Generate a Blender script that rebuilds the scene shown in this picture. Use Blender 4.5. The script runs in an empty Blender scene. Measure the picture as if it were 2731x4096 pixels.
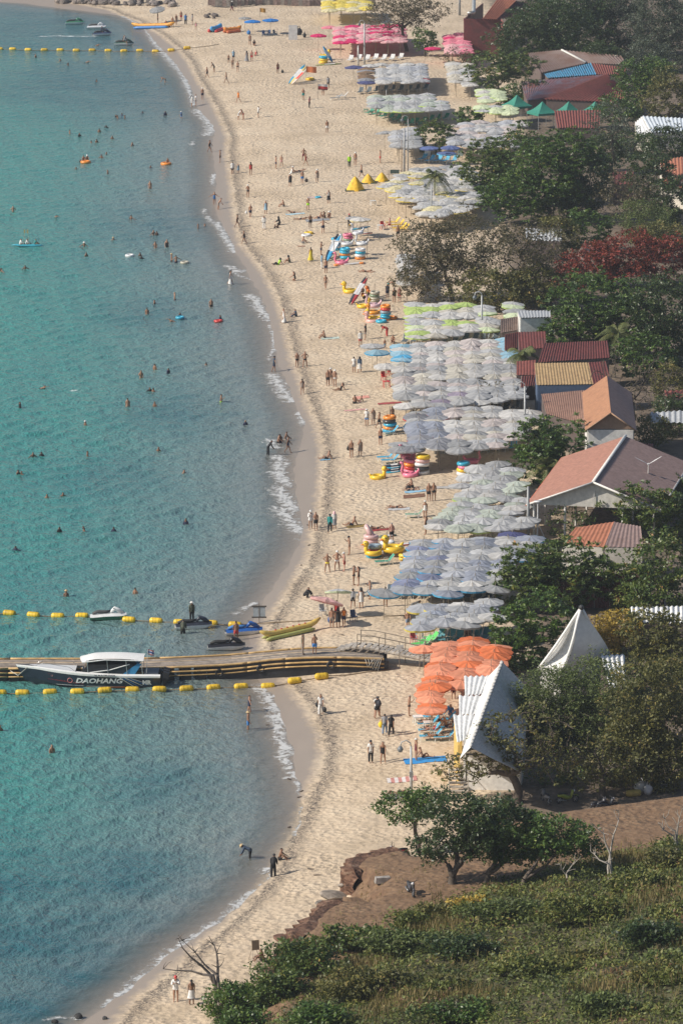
import bpy, bmesh, math, random
import numpy as np
from mathutils import Vector, Matrix
R = math.radians
random.seed(7); RNG = np.random.default_rng(7)
SC = bpy.context.scene
COL = SC.collection
# ------------------------------------------------------------------ camera, sky, sun, exposure
CAM_H = 100.0; FPX = 19300.0; W0, H0 = 2731.0, 4096.0
PITCH = math.atan2(H0/2 + 2355.0, FPX)                 # the horizon lies 2355 px above the frame
cam = bpy.data.cameras.new('camera'); camo = bpy.data.objects.new('camera', cam); COL.objects.link(camo)
cam.sensor_fit = 'VERTICAL'; cam.sensor_height = 36.0; cam.lens = 36.0*FPX/H0
cam.clip_start = 1.0; cam.clip_end = 20000
camo.location = (0, 0, CAM_H); camo.rotation_euler = (math.pi/2 - PITCH, 0, 0)
SC.camera = camo
SUN_EL, SUN_AZ = R(36), R(14)                          # the sun stands left of the view and a little behind the camera
SDIR = Vector((-math.cos(SUN_AZ)*math.cos(SUN_EL), -math.sin(SUN_AZ)*math.cos(SUN_EL), math.sin(SUN_EL)))
world = bpy.data.worlds.new('World'); SC.world = world; world.use_nodes = True
wn = world.node_tree.nodes; wl = world.node_tree.links
sky = wn.new('ShaderNodeTexSky'); sky.sky_type = 'NISHITA'; sky.sun_disc = False
sky.sun_elevation = SUN_EL; sky.sun_rotation = math.atan2(SDIR.x, SDIR.y); sky.altitude = 50
sky.air_density = 1.0; sky.dust_density = 1.2; sky.ozone_density = 1.0
wl.new(sky.outputs[0], wn['Background'].inputs[0]); wn['Background'].inputs[1].default_value = 0.085
sl = bpy.data.lights.new('sun', 'SUN'); so = bpy.data.objects.new('sun', sl); COL.objects.link(so)
sl.energy = 4.6; sl.angle = R(0.53); sl.color = (1.0, 0.92, 0.81)
so.rotation_euler = SDIR.to_track_quat('Z', 'Y').to_euler(); so.location = (-200, 200, 250)
SC.view_settings.view_transform = 'Standard'; SC.view_settings.look = 'None'
SC.view_settings.exposure = 0.12; SC.view_settings.gamma = 1.0
SC.render.engine = 'CYCLES'
SC.cycles.use_denoising = True
SC.cycles.max_bounces = 8; SC.cycles.transparent_max_bounces = 12
SC.cycles.volume_bounces = 0; SC.cycles.caustics_reflective = False; SC.cycles.caustics_refractive = False
SC.cycles.sample_clamp_indirect = 4.0

# ------------------------------------------------------------------ pixels to places
_cp, _sp = math.cos(PITCH), math.sin(PITCH)
def ray(px, py):
    a = (px - W0/2)/FPX; b = (py - H0/2)/FPX
    return a, _cp - b*_sp, -_sp - b*_cp                # direction, y forward
def P(px, py, z=0.0):
    dx, dy, dz = ray(px, py); t = (z - CAM_H)/dz
    return dx*t, dy*t
def PV(px, py, z=0.0):
    x, y = P(px, py, z); return Vector((x, y, z))
def ppm(x, y, z=0.0):                                  # photograph pixels per metre at a place
    return FPX/(y*_cp + (CAM_H - z)*_sp)
def pxline(s, z=0.0):
    v = [float(a) for a in s.replace(',', ' ').split()]
    return np.array([P(v[i], v[i+1], z) for i in range(0, len(v), 2)])
def dist_line(X, Y, L):
    d = np.full(np.shape(X), 1e9)
    for (ax, ay), (bx, by) in zip(L[:-1], L[1:]):
        ux, uy = bx-ax, by-ay; q = ux*ux+uy*uy+1e-12
        t = np.clip(((X-ax)*ux+(Y-ay)*uy)/q, 0, 1)
        d = np.minimum(d, np.hypot(X-ax-t*ux, Y-ay-t*uy))
    return d
def inside(X, Y, L):
    r = np.zeros(np.shape(X), bool); n = len(L)
    for i in range(n):
        (ax, ay), (bx, by) = L[i], L[(i+1) % n]
        if ay == by: continue
        c = (ay > Y) != (by > Y)
        r ^= c & (X < (bx-ax)*(Y-ay)/(by-ay)+ax)
    return r
def sstep(a, b, v):
    t = np.clip((v-a)/(b-a), 0, 1); return t*t*(3-2*t)
_ph = RNG.uniform(0, 6.28, (3, 8)); _dr = RNG.uniform(0, 6.28, (3, 8))
def wob(X, Y, lam, k=0):                               # smooth bumps of wavelength lam, about -1..1
    s = 0
    for i in range(8):
        w = 6.283/(lam*(0.6+0.14*i)); a = _dr[k][i]
        s = s + np.sin((X*math.cos(a)+Y*math.sin(a))*w+_ph[k][i])
    return s/4.0

# ------------------------------------------------------------------ plan lines, traced on the photograph
SHORE = pxline('''-900 -60 -300 -10 100 12 230 30 380 48 488 62 560 92 605 140 632 180 672 218 722 279 752 322 772 366 785 418 812 453 850 497
862 525 852 560 855 620 862 690 868 740 858 800 866 850 892 900 925 950 945 1010 985 1070 1010 1120 1045 1180 1080 1270 1095 1330 1105 1400 1120 1470 1150 1530
1180 1610 1222 1690 1215 1760 1188 1820 1180 1890 1188 1960 1200 2030 1214 2100 1205 2170 1160 2250 1115 2320 1065 2390 1020 2460 1005 2520 995 2600 1010 2680
1055 2740 1100 2790 1130 2880 1145 2940 1172 3010 1182 3080 1202 3150 1216 3220 1210 3290 1180 3360 1125 3430 1085 3500 1020 3570 910 3665 800 3740 700 3800 600 3890
490 3975 420 4030 330 4096 200 4200 -200 4500 -1500 5200''')
DRY = pxline('''300 20 450 45 560 85 660 148 720 200 766 253 800 322 836 375 870 436 905 505 925 557 918 610 926 662 940 760 950 870 975 975 1030 1045 1080 1115 1123 1202 1150 1290
1167 1376 1193 1463 1219 1533 1245 1620 1285 1707 1300 1794 1306 1881 1300 1968 1289 2055 1263 2160 1245 2247 1202 2316 1150 2404 1097 2490 1070 2570 1080 2650 1150 2715
1200 2780 1255 2856 1297 2943 1315 3030 1280 3118 1240 3205 1206 3292 1160 3375 1125 3470 1065 3550 985 3640 890 3735 805 3800 705 3900 625 3960 560 4020 500 4096 380 4200 0 4500''')
SEA_POLY = np.vstack([SHORE, [[-3000, SHORE[-1][1]], [-3000, 6000], [SHORE[0][0]-200, 6000]]])
WET_POLY = np.vstack([DRY, [[-3000, DRY[-1][1]], [-3000, 6000], [DRY[0][0]-30, 6000]]])
TERR = pxline('''1800 3285 1640 3345 1545 3362 1415 3388 1388 3415 1378 3460 1342 3512 1320 3560 1268 3588 1215 3640 1222 3672 1095 3735 1010 3830 950 3960 860 4200 300 5200
4200 5200 3600 2950 2731 3110 2300 3150 1980 3200''', 3.2)
BLUFF = pxline('1435 3415 1240 3680', 2.2)          # where the terrace breaks off steeply
FOOT = pxline('800 4420 900 4260 1000 4110 1150 3960 1300 3850 1450 3745 1600 3655 1750 3580 2050 3480 2400 3400 2731 3340 3600 3200', 3.3)
HILL_POLY = np.vstack([FOOT, [[400, FOOT[-1][1]], [400, -400], [-150, -400], [FOOT[0][0], 150]]])
SOIL = pxline('''1850 -200 1960 150 2080 420 2020 560 1960 800 1960 1150 2080 1300 2120 1500 2200 1700 2160 1980 2160 2200 2010 2450 2040 2700 2060 2900 1930 3100 1800 3285
3000 3285 6000 2900 6000 -400''', 1.5)
def shore_d(X, Y):
    d = dist_line(X, Y, SHORE); return np.where(inside(X, Y, SEA_POLY), -d, d)
def hill_d(X, Y):
    d = dist_line(X, Y, FOOT); return np.where(inside(X, Y, HILL_POLY), d, -d)
def terr_m(X, Y):
    d = dist_line(X, Y, TERR); d = np.where(inside(X, Y, TERR), d, -d)
    bl = np.minimum(np.hypot(X-BLUFF[0][0], (Y-BLUFF[0][1])*.6), np.hypot(X-BLUFF[1][0], (Y-BLUFF[1][1])*.6))
    w = np.where(X > 6.5, 5.0, 0.75 + 3.2*sstep(2.4, 5.0, bl))
    return sstep(0, w, d + (0.3 + .25*(w > 1.5))*wob(X, Y, 2.2, 1)*(w < 4.5))
def height(X, Y):
    X = np.asarray(X, float); Y = np.asarray(Y, float)
    d = shore_d(X, Y)
    z = np.where(d > 0, 1.5*(1-np.exp(-np.maximum(d, 0)/12.0)), np.maximum(d*0.07, -3.0))
    z = z + 0.035*wob(X, Y, 3.0, 0)*sstep(-2, 2, d) + 0.05*wob(X, Y, 9.0, 2)*sstep(3, 9, d)
    z = z + 1.85*terr_m(X, Y)
    h = np.maximum(hill_d(X, Y), 0)
    z = z + 0.155*h*sstep(0, 6, h) + (0.5*wob(X, Y, 14, 0)+0.25*wob(X, Y, 6, 1))*sstep(2, 14, h)
    return z
def gz(x, y): return float(height(np.array([x]), np.array([y]))[0])
def G(px, py, z0=1.4):                                 # where the ray through a pixel meets the ground (or the sea)
    z = z0
    for _ in range(7):
        x, y = P(px, py, z); z = 0.5*z + 0.5*max(gz(x, y), 0.0)
    return Vector((x, y, max(gz(x, y), 0.0)))

# ------------------------------------------------------------------ materials
MATS = {}
def nodes_of(m):
    m.use_nodes = True; return m.node_tree.nodes, m.node_tree.links
def N(n, t, **k):
    o = n.new('ShaderNode'+t)
    for a, v in k.items():
        if a.startswith('i_'): o.inputs[a[2:].replace('_', ' ')].default_value = v
        else: setattr(o, a, v)
    return o
def ramp(n, stops, interp='LINEAR'):
    r = n.new('ShaderNodeValToRGB'); r.color_ramp.interpolation = interp
    e = r.color_ramp.elements
    while len(e) < len(stops): e.new(0.5)
    for x, (p, c) in zip(e, stops):
        x.position = p; x.color = (*c, 1) if len(c) == 3 else c
    return r
def mix(n, l, fac, a, b, mode='MIX'):
    o = n.new('ShaderNodeMix'); o.data_type = 'RGBA'; o.blend_type = mode
    for s, v in ((o.inputs[0], fac), (o.inputs[6], a), (o.inputs[7], b)):
        if hasattr(v, 'links'): l.new(v, s)
        elif isinstance(v, (int, float)): s.default_value = v
        else: s.default_value = (*v, 1)
    return o.outputs[2]
def mth(n, l, op, a, b=None, c=None, clamp=False):
    o = n.new('ShaderNodeMath'); o.operation = op; o.use_clamp = clamp
    for s, v in zip(o.inputs, (a, b, c)):
        if v is None: continue
        if hasattr(v, 'links'): l.new(v, s)
        else: s.default_value = v
    return o.outputs[0]
def M(c, rough=0.6, var=0.12, scale=3.0, metal=0.0, name=None, trans=0.0, spec=0.5):
    """a plain surface with a little uneven wear"""
    c = tuple(round(float(v), 3) for v in c); key = (c, rough, var, scale, metal, trans, spec)
    if key in MATS: return MATS[key]
    m = bpy.data.materials.new(name or 'surface'); n, l = nodes_of(m); b = n['Principled BSDF']
    b.inputs['Roughness'].default_value = rough; b.inputs['Metallic'].default_value = metal
    b.inputs['Specular IOR Level'].default_value = spec
    tc = N(n, 'TexCoord'); oi = N(n, 'ObjectInfo')
    ad = n.new('ShaderNodeVectorMath'); ad.operation = 'ADD'; l.new(tc.outputs['Object'], ad.inputs[0]); l.new(oi.outputs['Location'], ad.inputs[1])
    no = N(n, 'TexNoise'); no.inputs['Scale'].default_value = scale; no.inputs['Detail'].default_value = 4
    l.new(ad.outputs[0], no.inputs['Vector'])
    r = ramp(n, [(0.3, tuple(v*(1-var*1.4) for v in c)), (0.7, tuple(min(1, v*(1+var)) for v in c))])
    l.new(no.outputs['Fac'], r.inputs[0])
    hs = N(n, 'HueSaturation'); l.new(r.outputs[0], hs.inputs['Color'])
    l.new(mth(n, l, 'MULTIPLY_ADD', oi.outputs['Random'], 2*var, 1-var), hs.inputs['Value'])
    l.new(hs.outputs[0], b.inputs['Base Color'])
    if trans:
        tr = N(n, 'BsdfTranslucent'); l.new(hs.outputs[0], tr.inputs['Color'])
        mx = N(n, 'MixShader'); mx.inputs[0].default_value = trans
        l.new(b.outputs[0], mx.inputs[1]); l.new(tr.outputs[0], mx.inputs[2]); l.new(mx.outputs[0], n['Material Output'].inputs[0])
    MATS[key] = m
    return m

# ------------------------------------------------------------------ meshes and objects
class MB:
    """collects shapes that become ONE mesh"""
    def __init__(s): s.v = []; s.f = []; s.m = []; s.cm = 0
    def add(s, vs, fs):
        o = len(s.v); s.v += [tuple(p) for p in vs]; s.f += [tuple(i+o for i in f) for f in fs]; s.m += [s.cm]*len(fs); return s
    def box(s, c, d, rz=0, ry=0, rx=0, taper=1.0):
        hx, hy, hz = d[0]/2, d[1]/2, d[2]/2
        mt = Matrix.Rotation(rz, 3, 'Z') @ Matrix.Rotation(ry, 3, 'Y') @ Matrix.Rotation(rx, 3, 'X')
        vs = []
        for z in (-1, 1):
            k = taper if z > 0 else 1
            for x, y in ((-1, -1), (1, -1), (1, 1), (-1, 1)):
                vs.append(mt @ Vector((x*hx*k, y*hy*k, z*hz)) + Vector(c))
        return s.add(vs, [(3, 2, 1, 0), (4, 5, 6, 7), (0, 1, 5, 4), (1, 2, 6, 5), (2, 3, 7, 6), (3, 0, 4, 7)])
    def tube(s, pts, r, n=6, cap=True, flat=1.0):
        pts = [Vector(p) for p in pts]; k = len(pts)
        rr = r if hasattr(r, '__len__') else [r]*k
        vs = []; up = None
        for i, p in enumerate(pts):
            t = (pts[min(i+1, k-1)] - pts[max(i-1, 0)]).normalized()
            if up is None:
                up = Vector((0, 0, 1)) if abs(t.z) < 0.9 else Vector((1, 0, 0))
            u = t.cross(up).normalized(); w = u.cross(t).normalized(); up = w
            for j in range(n):
                a = 2*math.pi*j/n; vs.append(p + (u*math.cos(a) + w*math.sin(a)*flat)*rr[i])
        fs = [(i*n+j, i*n+(j+1) % n, (i+1)*n+(j+1) % n, (i+1)*n+j) for i in range(k-1) for j in range(n)]
        if cap: fs += [tuple(range(n-1, -1, -1)), tuple((k-1)*n+j for j in range(n))]
        return s.add(vs, fs)
    def lathe(s, prof, c=(0, 0, 0), n=10, axis='Z', close=True):
        vs = []; k = len(prof)
        for r, h in prof:
            for j in range(n):
                a = 2*math.pi*j/n; p = (r*math.cos(a), r*math.sin(a), h)
                if axis == 'X': p = (h, p[0], p[1])
                if axis == 'Y': p = (p[0], h, p[1])
                vs.append(Vector(p)+Vector(c))
        fs = [(i*n+j, i*n+(j+1) % n, (i+1)*n+(j+1) % n, (i+1)*n+j) for i in range(k-1) for j in range(n)]
        if close: fs += [tuple(range(n-1, -1, -1)), tuple((k-1)*n+j for j in range(n))]
        return s.add(vs, fs)
    def ring(s, c, R0, r0, n=16, m=6, mt=None, flat=1.0):
        vs = []
        for i in range(n):
            a = 2*math.pi*i/n
            for j in range(m):
                b = 2*math.pi*j/m; p = Vector(((R0+r0*math.cos(b))*math.cos(a), (R0+r0*math.cos(b))*math.sin(a), r0*math.sin(b)*flat))
                if mt: p = mt @ p
                vs.append(p+Vector(c))
        return s.add(vs, [(i*m+j, ((i+1) % n)*m+j, ((i+1) % n)*m+(j+1) % m, i*m+(j+1) % m) for i in range(n) for j in range(m)])
    def ball(s, c, r, n=10, m=7, mt=None):
        r = r if hasattr(r, '__len__') else (r, r, r); vs = []
        for i in range(m+1):
            t = math.pi*i/m
            for j in range(n):
                a = 2*math.pi*j/n; p = Vector((math.sin(t)*math.cos(a)*r[0], math.sin(t)*math.sin(a)*r[1], math.cos(t)*r[2]))
                if mt: p = mt @ p
                vs.append(p+Vector(c))
        return s.add(vs, [(i*n+j, (i+1)*n+j, (i+1)*n+(j+1) % n, i*n+(j+1) % n) for i in range(m) for j in range(n)])
    def grid(s, fn, nu, nv):
        vs = [fn(i/nu, j/nv) for j in range(nv+1) for i in range(nu+1)]
        w = nu+1
        return s.add(vs, [(j*w+i, j*w+i+1, (j+1)*w+i+1, (j+1)*w+i) for j in range(nv) for i in range(nu)])
    def mesh(s, name, smooth=False):
        me = bpy.data.meshes.new(name); me.from_pydata(s.v, [], s.f); me.update()
        if smooth: me.polygons.foreach_set('use_smooth', [True]*len(me.polygons))
        if any(s.m): me.polygons.foreach_set('material_index', s.m)
        return me
    def build(s, name, mats, parent=None, smooth=False, **k):
        return put(name, s.mesh(name, smooth), mats, parent, **k)
def put(name, me, mats, parent=None, loc=None, rz=None, scale=None, rot=None):
    """links a mesh as an object; the material sits on the object so that meshes can be shared"""
    o = bpy.data.objects.new(name, me); COL.objects.link(o)
    mats = mats if isinstance(mats, (list, tuple)) else [mats]
    while len(me.materials) < len(mats): me.materials.append(None)
    for i, m in enumerate(mats):
        o.material_slots[i].link = 'OBJECT'; o.material_slots[i].material = m
    if parent: o.parent = parent
    if loc is not None: o.location = loc
    if rot is not None: o.rotation_euler = rot
    elif rz is not None: o.rotation_euler = (0, 0, rz)
    if scale is not None: o.scale = scale if hasattr(scale, '__len__') else (scale,)*3
    return o
def tag(o, label=None, cat=None, group=None, kind=None):
    if label: o['label'] = label
    if cat: o['category'] = cat
    if group: o['group'] = group
    if kind: o['kind'] = kind
    return o
def thing(name, label, cat, loc=(0, 0, 0), rz=0, group=None, scale=None):
    o = bpy.data.objects.new(name, None); COL.objects.link(o); o.location = loc; o.rotation_euler = (0, 0, rz)
    o.empty_display_size = 0.1
    if scale: o.scale = (scale,)*3
    return tag(o, label, cat, group)
def copy_tree(o, parent=None, **k):
    c = o.copy(); COL.objects.link(c); c.parent = parent
    for ch in o.children: copy_tree(ch, c)
    if parent is None:
        if 'loc' in k: c.location = k['loc']
        if 'rz' in k: c.rotation_euler = (0, 0, k['rz'])
        if k.get('scale'): c.scale = (k['scale'],)*3
        tag(c, k.get('label'), k.get('cat'), k.get('group'))
    return c
def fast_mesh(name, V, F, attrs=None, smooth=False):
    """V (n,3), F (m,k) numpy arrays"""
    me = bpy.data.meshes.new(name); V = np.ascontiguousarray(V, np.float32); F = np.ascontiguousarray(F, np.int32); k = F.shape[1]
    me.vertices.add(len(V)); me.vertices.foreach_set('co', V.ravel())
    me.loops.add(F.size); me.loops.foreach_set('vertex_index', F.ravel())
    me.polygons.add(len(F)); me.polygons.foreach_set('loop_start', np.arange(0, F.size, k, dtype=np.int32))
    me.polygons.foreach_set('use_smooth', np.full(len(F), smooth))
    for a, v in (attrs or {}).items():
        at = me.attributes.new(a, 'FLOAT', 'POINT'); at.data.foreach_set('value', np.ascontiguousarray(v, np.float32))
    me.update(calc_edges=True); me.validate()
    return me
# ================================================================== THE SETTING
def axis(parts):
    out = []
    for a, b, st in parts: out += list(np.arange(a, b, st))
    return np.array(out + [parts[-1][1]])
def rect_grid(xs, ys):
    X, Y = np.meshgrid(xs, ys); nx, ny = len(xs), len(ys)
    i = np.arange(nx-1)[None, :]; j = np.arange(ny-1)[:, None]
    a = (j*nx+i).ravel(); return X.ravel(), Y.ravel(), np.stack([a, a+1, a+nx+1, a+nx], 1)
# ---- ground: sand, wet sand, red dirt terrace, soil and the hillside in one sheet
xs = axis([(-4000, -400, 600), (-400, -80, 40), (-80, -45, 5), (-45, 36, 0.55), (36, 70, 2.0), (70, 400, 40), (400, 4000, 600)])
ys = axis([(-3000, 0, 600), (0, 200, 25), (200, 270, 3), (270, 365, 0.6), (365, 560, 1.2), (560, 860, 2.0), (860, 1200, 20), (1200, 8000, 800)])
X, Y, F = rect_grid(xs, ys)
Z = height(X, Y)
dS = shore_d(X, Y)
dd = dist_line(X, Y, DRY); wet = np.where(inside(X, Y, WET_POLY), dd, -dd)
tm = terr_m(X, Y); sd = dist_line(X, Y, SOIL); soil = np.where(inside(X, Y, SOIL), sd, -sd)
hd = hill_d(X, Y)
gme = fast_mesh('ground', np.stack([X, Y, Z], 1), F, {'wet': np.clip(wet, -20, 20), 'terr': tm, 'soil': np.clip(soil, -20, 20), 'hill': np.clip(hd, -20, 20)}, True)
def ground_mat():
    m = bpy.data.materials.new('sand_and_soil'); n, l = nodes_of(m); b = n['Principled BSDF']
    geo = N(n, 'NewGeometry'); pos = geo.outputs['Position']
    def at(a): x = N(n, 'Attribute', attribute_name=a); return x.outputs['Fac']
    def noise(sc, det=3, rough=0.55, stretch=None):
        t = N(n, 'TexNoise'); t.inputs['Scale'].default_value = sc; t.inputs['Detail'].default_value = det; t.inputs['Roughness'].default_value = rough
        if stretch:
            mp = N(n, 'Mapping'); mp.inputs['Scale'].default_value = stretch; l.new(pos, mp.inputs['Vector']); l.new(mp.outputs[0], t.inputs['Vector'])
        else: l.new(pos, t.inputs['Vector'])
        return t.outputs['Fac']
    big = noise(0.12, 3); mid = noise(0.9, 4); fine = noise(3.0, 3, 0.6); speck = noise(7.0, 2, 0.7)
    r = ramp(n, [(0.28, (0.47, 0.37, 0.255)), (0.5, (0.57, 0.455, 0.325)), (0.75, (0.635, 0.525, 0.385))])
    l.new(mth(n, l, 'MULTIPLY_ADD', mid, 0.5, mth(n, l, 'MULTIPLY_ADD', big, 0.9, -0.2)), r.inputs[0])
    sand = r.outputs[0]
    # seaweed crumbs thrown up along the edge of the wet sand
    wv = mth(n, l, 'ADD', at('wet'), mth(n, l, 'MULTIPLY_ADD', mid, 1.6, -0.8))
    band = mth(n, l, 'MULTIPLY', mth(n, l, 'SMOOTH_MIN', mth(n, l, 'MULTIPLY_ADD', wv, 0.9, 1.3, True), mth(n, l, 'MULTIPLY_ADD', wv, -2.0, 0.6, True), 0.1), mth(n, l, 'MULTIPLY_ADD', speck, 6.0, -2.35, True))
    sand = mix(n, l, mth(n, l, 'MULTIPLY', band, 1.1, clamp=True), sand, (0.13, 0.105, 0.085))
    # litter specks on dry sand
    deb = mth(n, l, 'MULTIPLY_ADD', noise(2.2, 1, 0.3), 30, -21.5, True)
    sand = mix(n, l, mth(n, l, 'MULTIPLY', deb, 0.5), sand, (0.12, 0.09, 0.07))
    wetf = mth(n, l, 'MULTIPLY_ADD', wv, 1.1, -0.25, True)
    sand = mix(n, l, wetf, sand, (0.345, 0.285, 0.23))
    # soil inland
    sf = mth(n, l, 'MULTIPLY_ADD', mth(n, l, 'ADD', at('soil'), mth(n, l, 'MULTIPLY_ADD', mid, 6, -3.5)), 0.4, 0.0, True)
    rs = ramp(n, [(0.3, (0.10, 0.075, 0.055)), (0.7, (0.21, 0.16, 0.115))]); l.new(mid, rs.inputs[0])
    c = mix(n, l, sf, sand, rs.outputs[0])
    # red dirt
    rd = ramp(n, [(0.25, (0.11, 0.062, 0.034)), (0.5, (0.205, 0.125, 0.07)), (0.8, (0.30, 0.20, 0.12))])
    l.new(mth(n, l, 'MULTIPLY_ADD', fine, 0.5, mth(n, l, 'MULTIPLY', mid, 0.5)), rd.inputs[0])
    c = mix(n, l, mth(n, l, 'MULTIPLY_ADD', at('terr'), 5, -0.6, True), c, rd.outputs[0])
    # steep bank: dark broken earth
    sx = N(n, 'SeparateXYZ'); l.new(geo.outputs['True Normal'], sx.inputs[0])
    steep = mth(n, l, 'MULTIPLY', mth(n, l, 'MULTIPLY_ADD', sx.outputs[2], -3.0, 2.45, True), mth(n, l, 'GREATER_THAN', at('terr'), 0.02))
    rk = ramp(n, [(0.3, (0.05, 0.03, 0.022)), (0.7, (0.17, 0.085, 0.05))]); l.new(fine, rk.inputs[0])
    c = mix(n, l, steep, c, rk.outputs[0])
    hf = mth(n, l, 'MULTIPLY_ADD', mth(n, l, 'ADD', at('hill'), mth(n, l, 'MULTIPLY_ADD', mid, 4, -2)), 0.5, 0, True)
    rh = ramp(n, [(0.3, (0.05, 0.055, 0.02)), (0.7, (0.11, 0.095, 0.045))]); l.new(fine, rh.inputs[0])
    c = mix(n, l, hf, c, rh.outputs[0])
    l.new(c, b.inputs['Base Color'])
    l.new(mth(n, l, 'MULTIPLY_ADD', wetf, -0.5, 0.92), b.inputs['Roughness'])
    # footprints: pits half a metre across; smooth where the sea washes
    vo = N(n, 'TexVoronoi'); vo.inputs['Scale'].default_value = 2.1; vo.feature = 'SMOOTH_F1'; vo.inputs['Smoothness'].default_value = 0.5; l.new(pos, vo.inputs['Vector'])
    hgt = mth(n, l, 'ADD', mth(n, l, 'MULTIPLY', vo.outputs['Distance'], 0.16), mth(n, l, 'ADD', mth(n, l, 'MULTIPLY', mid, 0.22), mth(n, l, 'MULTIPLY', fine, 0.12)))
    bp = N(n, 'Bump'); bp.inputs['Distance'].default_value = 1.0
    l.new(mth(n, l, 'MULTIPLY', mth(n, l, 'MULTIPLY_ADD', wetf, -0.95, 1.0, True), mth(n, l, 'MULTIPLY_ADD', noise(0.22, 3), 1.9, -0.25, True)), bp.inputs['Strength']); l.new(hgt, bp.inputs['Height']); l.new(bp.outputs[0], b.inputs['Normal'])
    return m
ground = tag(put('ground', gme, ground_mat()), 'pale sand beach running into red dirt and a green hillside', kind='structure')

# ---- sea: real waves in the visible bay, flat far out
xs = axis([(-4000, -400, 600), (-400, -90, 20), (-90, -50, 3), (-50, 14, 0.36), (14, 30, 4)])
ys = axis([(-600, 120, 120), (120, 250, 10), (250, 400, 0.36), (400, 560, 0.55), (560, 860, 0.9), (860, 1200, 20), (1200, 8000, 800)])
X, Y, F = rect_grid(xs, ys)
dS = shore_d(X, Y)
wr = np.random.default_rng(3); Zs = np.zeros_like(X)
for i in range(34):
    lam = wr.choice([1.15, 1.4, 1.7, 2.1, 2.6, 3.4])*wr.uniform(.88, 1.12); an = R(-38)+wr.normal()*.42; kx, ky = math.cos(an)*6.283/lam, math.sin(an)*6.283/lam
    q = kx*X+ky*Y+wr.uniform(0, 6.28)+.35*wob(X, Y, 21, i % 3); fade = 1-sstep(lam*150, lam*260, Y-100)
    Zs += .0062*lam*(np.sin(q)+.25*np.sin(2*q+.6))*fade
Zs *= sstep(0.3, 9, -dS)*(np.abs(X) < 89)*(Y > 205)*(Y < 900)*(0.85+.2*wob(X, Y, 40, 1))
FOAM = '''460 50 520 75 590 120 612 160 640 195;4|640 195 690 250 735 300 755 350;5|745 330 765 390 775 425;3|790 440 830 480 848 520 830 540;7|770 565 768 580;1.2|852 700 850 740 862 690;1.5
|815 835 822 855;1.5|828 865 845 885;2.0|862 890 880 905 905 950 925 985 940 1010;4.5|925 1065 950 1090 990 1078;3|905 1060 960 1105 1000 1118;1.2|1000 1180 1020 1200 1035 1230 1062 1262 1080 1280;5
|1085 1300 1098 1340 1100 1400;2|1090 1400 1075 1440;1|1090 1500 1110 1530 1140 1575 1170 1605;6|1195 1650 1210 1675 1222 1700;3|1085 1760 1100 1790;3|1105 1822 1125 1840 1142 1862;4
|1105 1885 1125 1915 1150 1940;4.5|1112 1850 1120 1890 1140 1925;4|1115 1950 1135 1985 1165 2025 1180 2035;6|1125 2030 1150 2065 1180 2105 1205 2130;6|1178 2155 1190 2158;1.5
|948 2455 985 2430 1020 2410;1.5|1035 2745 1075 2790 1105 2850 1125 2905;4|1085 2860 1115 2910 1130 2935;3|1115 2945 1140 2985 1168 3010;4|1120 3000 1150 3060 1175 3090;3|1145 3110 1150 3115;1.2|1172 3090 1195 3140 1212 3200;0.9|1214 3230 1208 3285 1185 3345;0.8
|1050 3490 1070 3475;2|1060 3535 1090 3500;1|1015 3575 1060 3545;2|910 3660 960 3610 1010 3575;2.6|800 3735 850 3700 910 3662;2.4|700 3800 760 3760 810 3730;2.8|600 3890 650 3840 705 3795;3|500 3970 550 3930 600 3888;3|420 4030 455 4000 500 3968;1.3|165 145 230 143 380 146;2.6|290 1562 300 1560;0.8|200 4075 240 4070 330 4075;0.7'''
foam = np.zeros_like(X)
near = (X > -60) & (X < 14) & (Y > 240) & (Y < 880)
for part in FOAM.replace('\n', '').split('|'):
    s, wd = part.split(';'); L = pxline(s, 0.0); wd = float(wd)
    dx = dist_line(X[near], Y[near], L)
    # a patch is as deep as it is wide on the screen: foreshortening is undone by measuring across the view
    foam[near] = np.maximum(foam[near], np.clip(1 - dx/(0.37*wd + 0.45), 0, 1))
reef = np.zeros_like(X)
for px, py, rad in ((120, 3750, 22), (300, 3950, 14), (-50, 3600, 20), (500, 3500, 10), (100, 4080, 14), (100, 120, 60), (500, 330, 45), (350, 330, 40), (700, 900, 22), (450, 1900, 10), (700, 1650, 14), (650, 3150, 10), (600, 1250, 14)):
    cx, cy = P(px, py); k = 0.62 if py > 3400 else 0.65 if py < 400 else 0.4
    reef = np.maximum(reef, k*np.exp(-(((X-cx)/(rad*0.55))**2 + ((Y-cy)/rad)**2)))
sme = fast_mesh('sea', np.stack([X, Y, Zs], 1), F, {'off': np.clip(-dS, -8, 60), 'foam': foam, 'reef': reef}, True)
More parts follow.
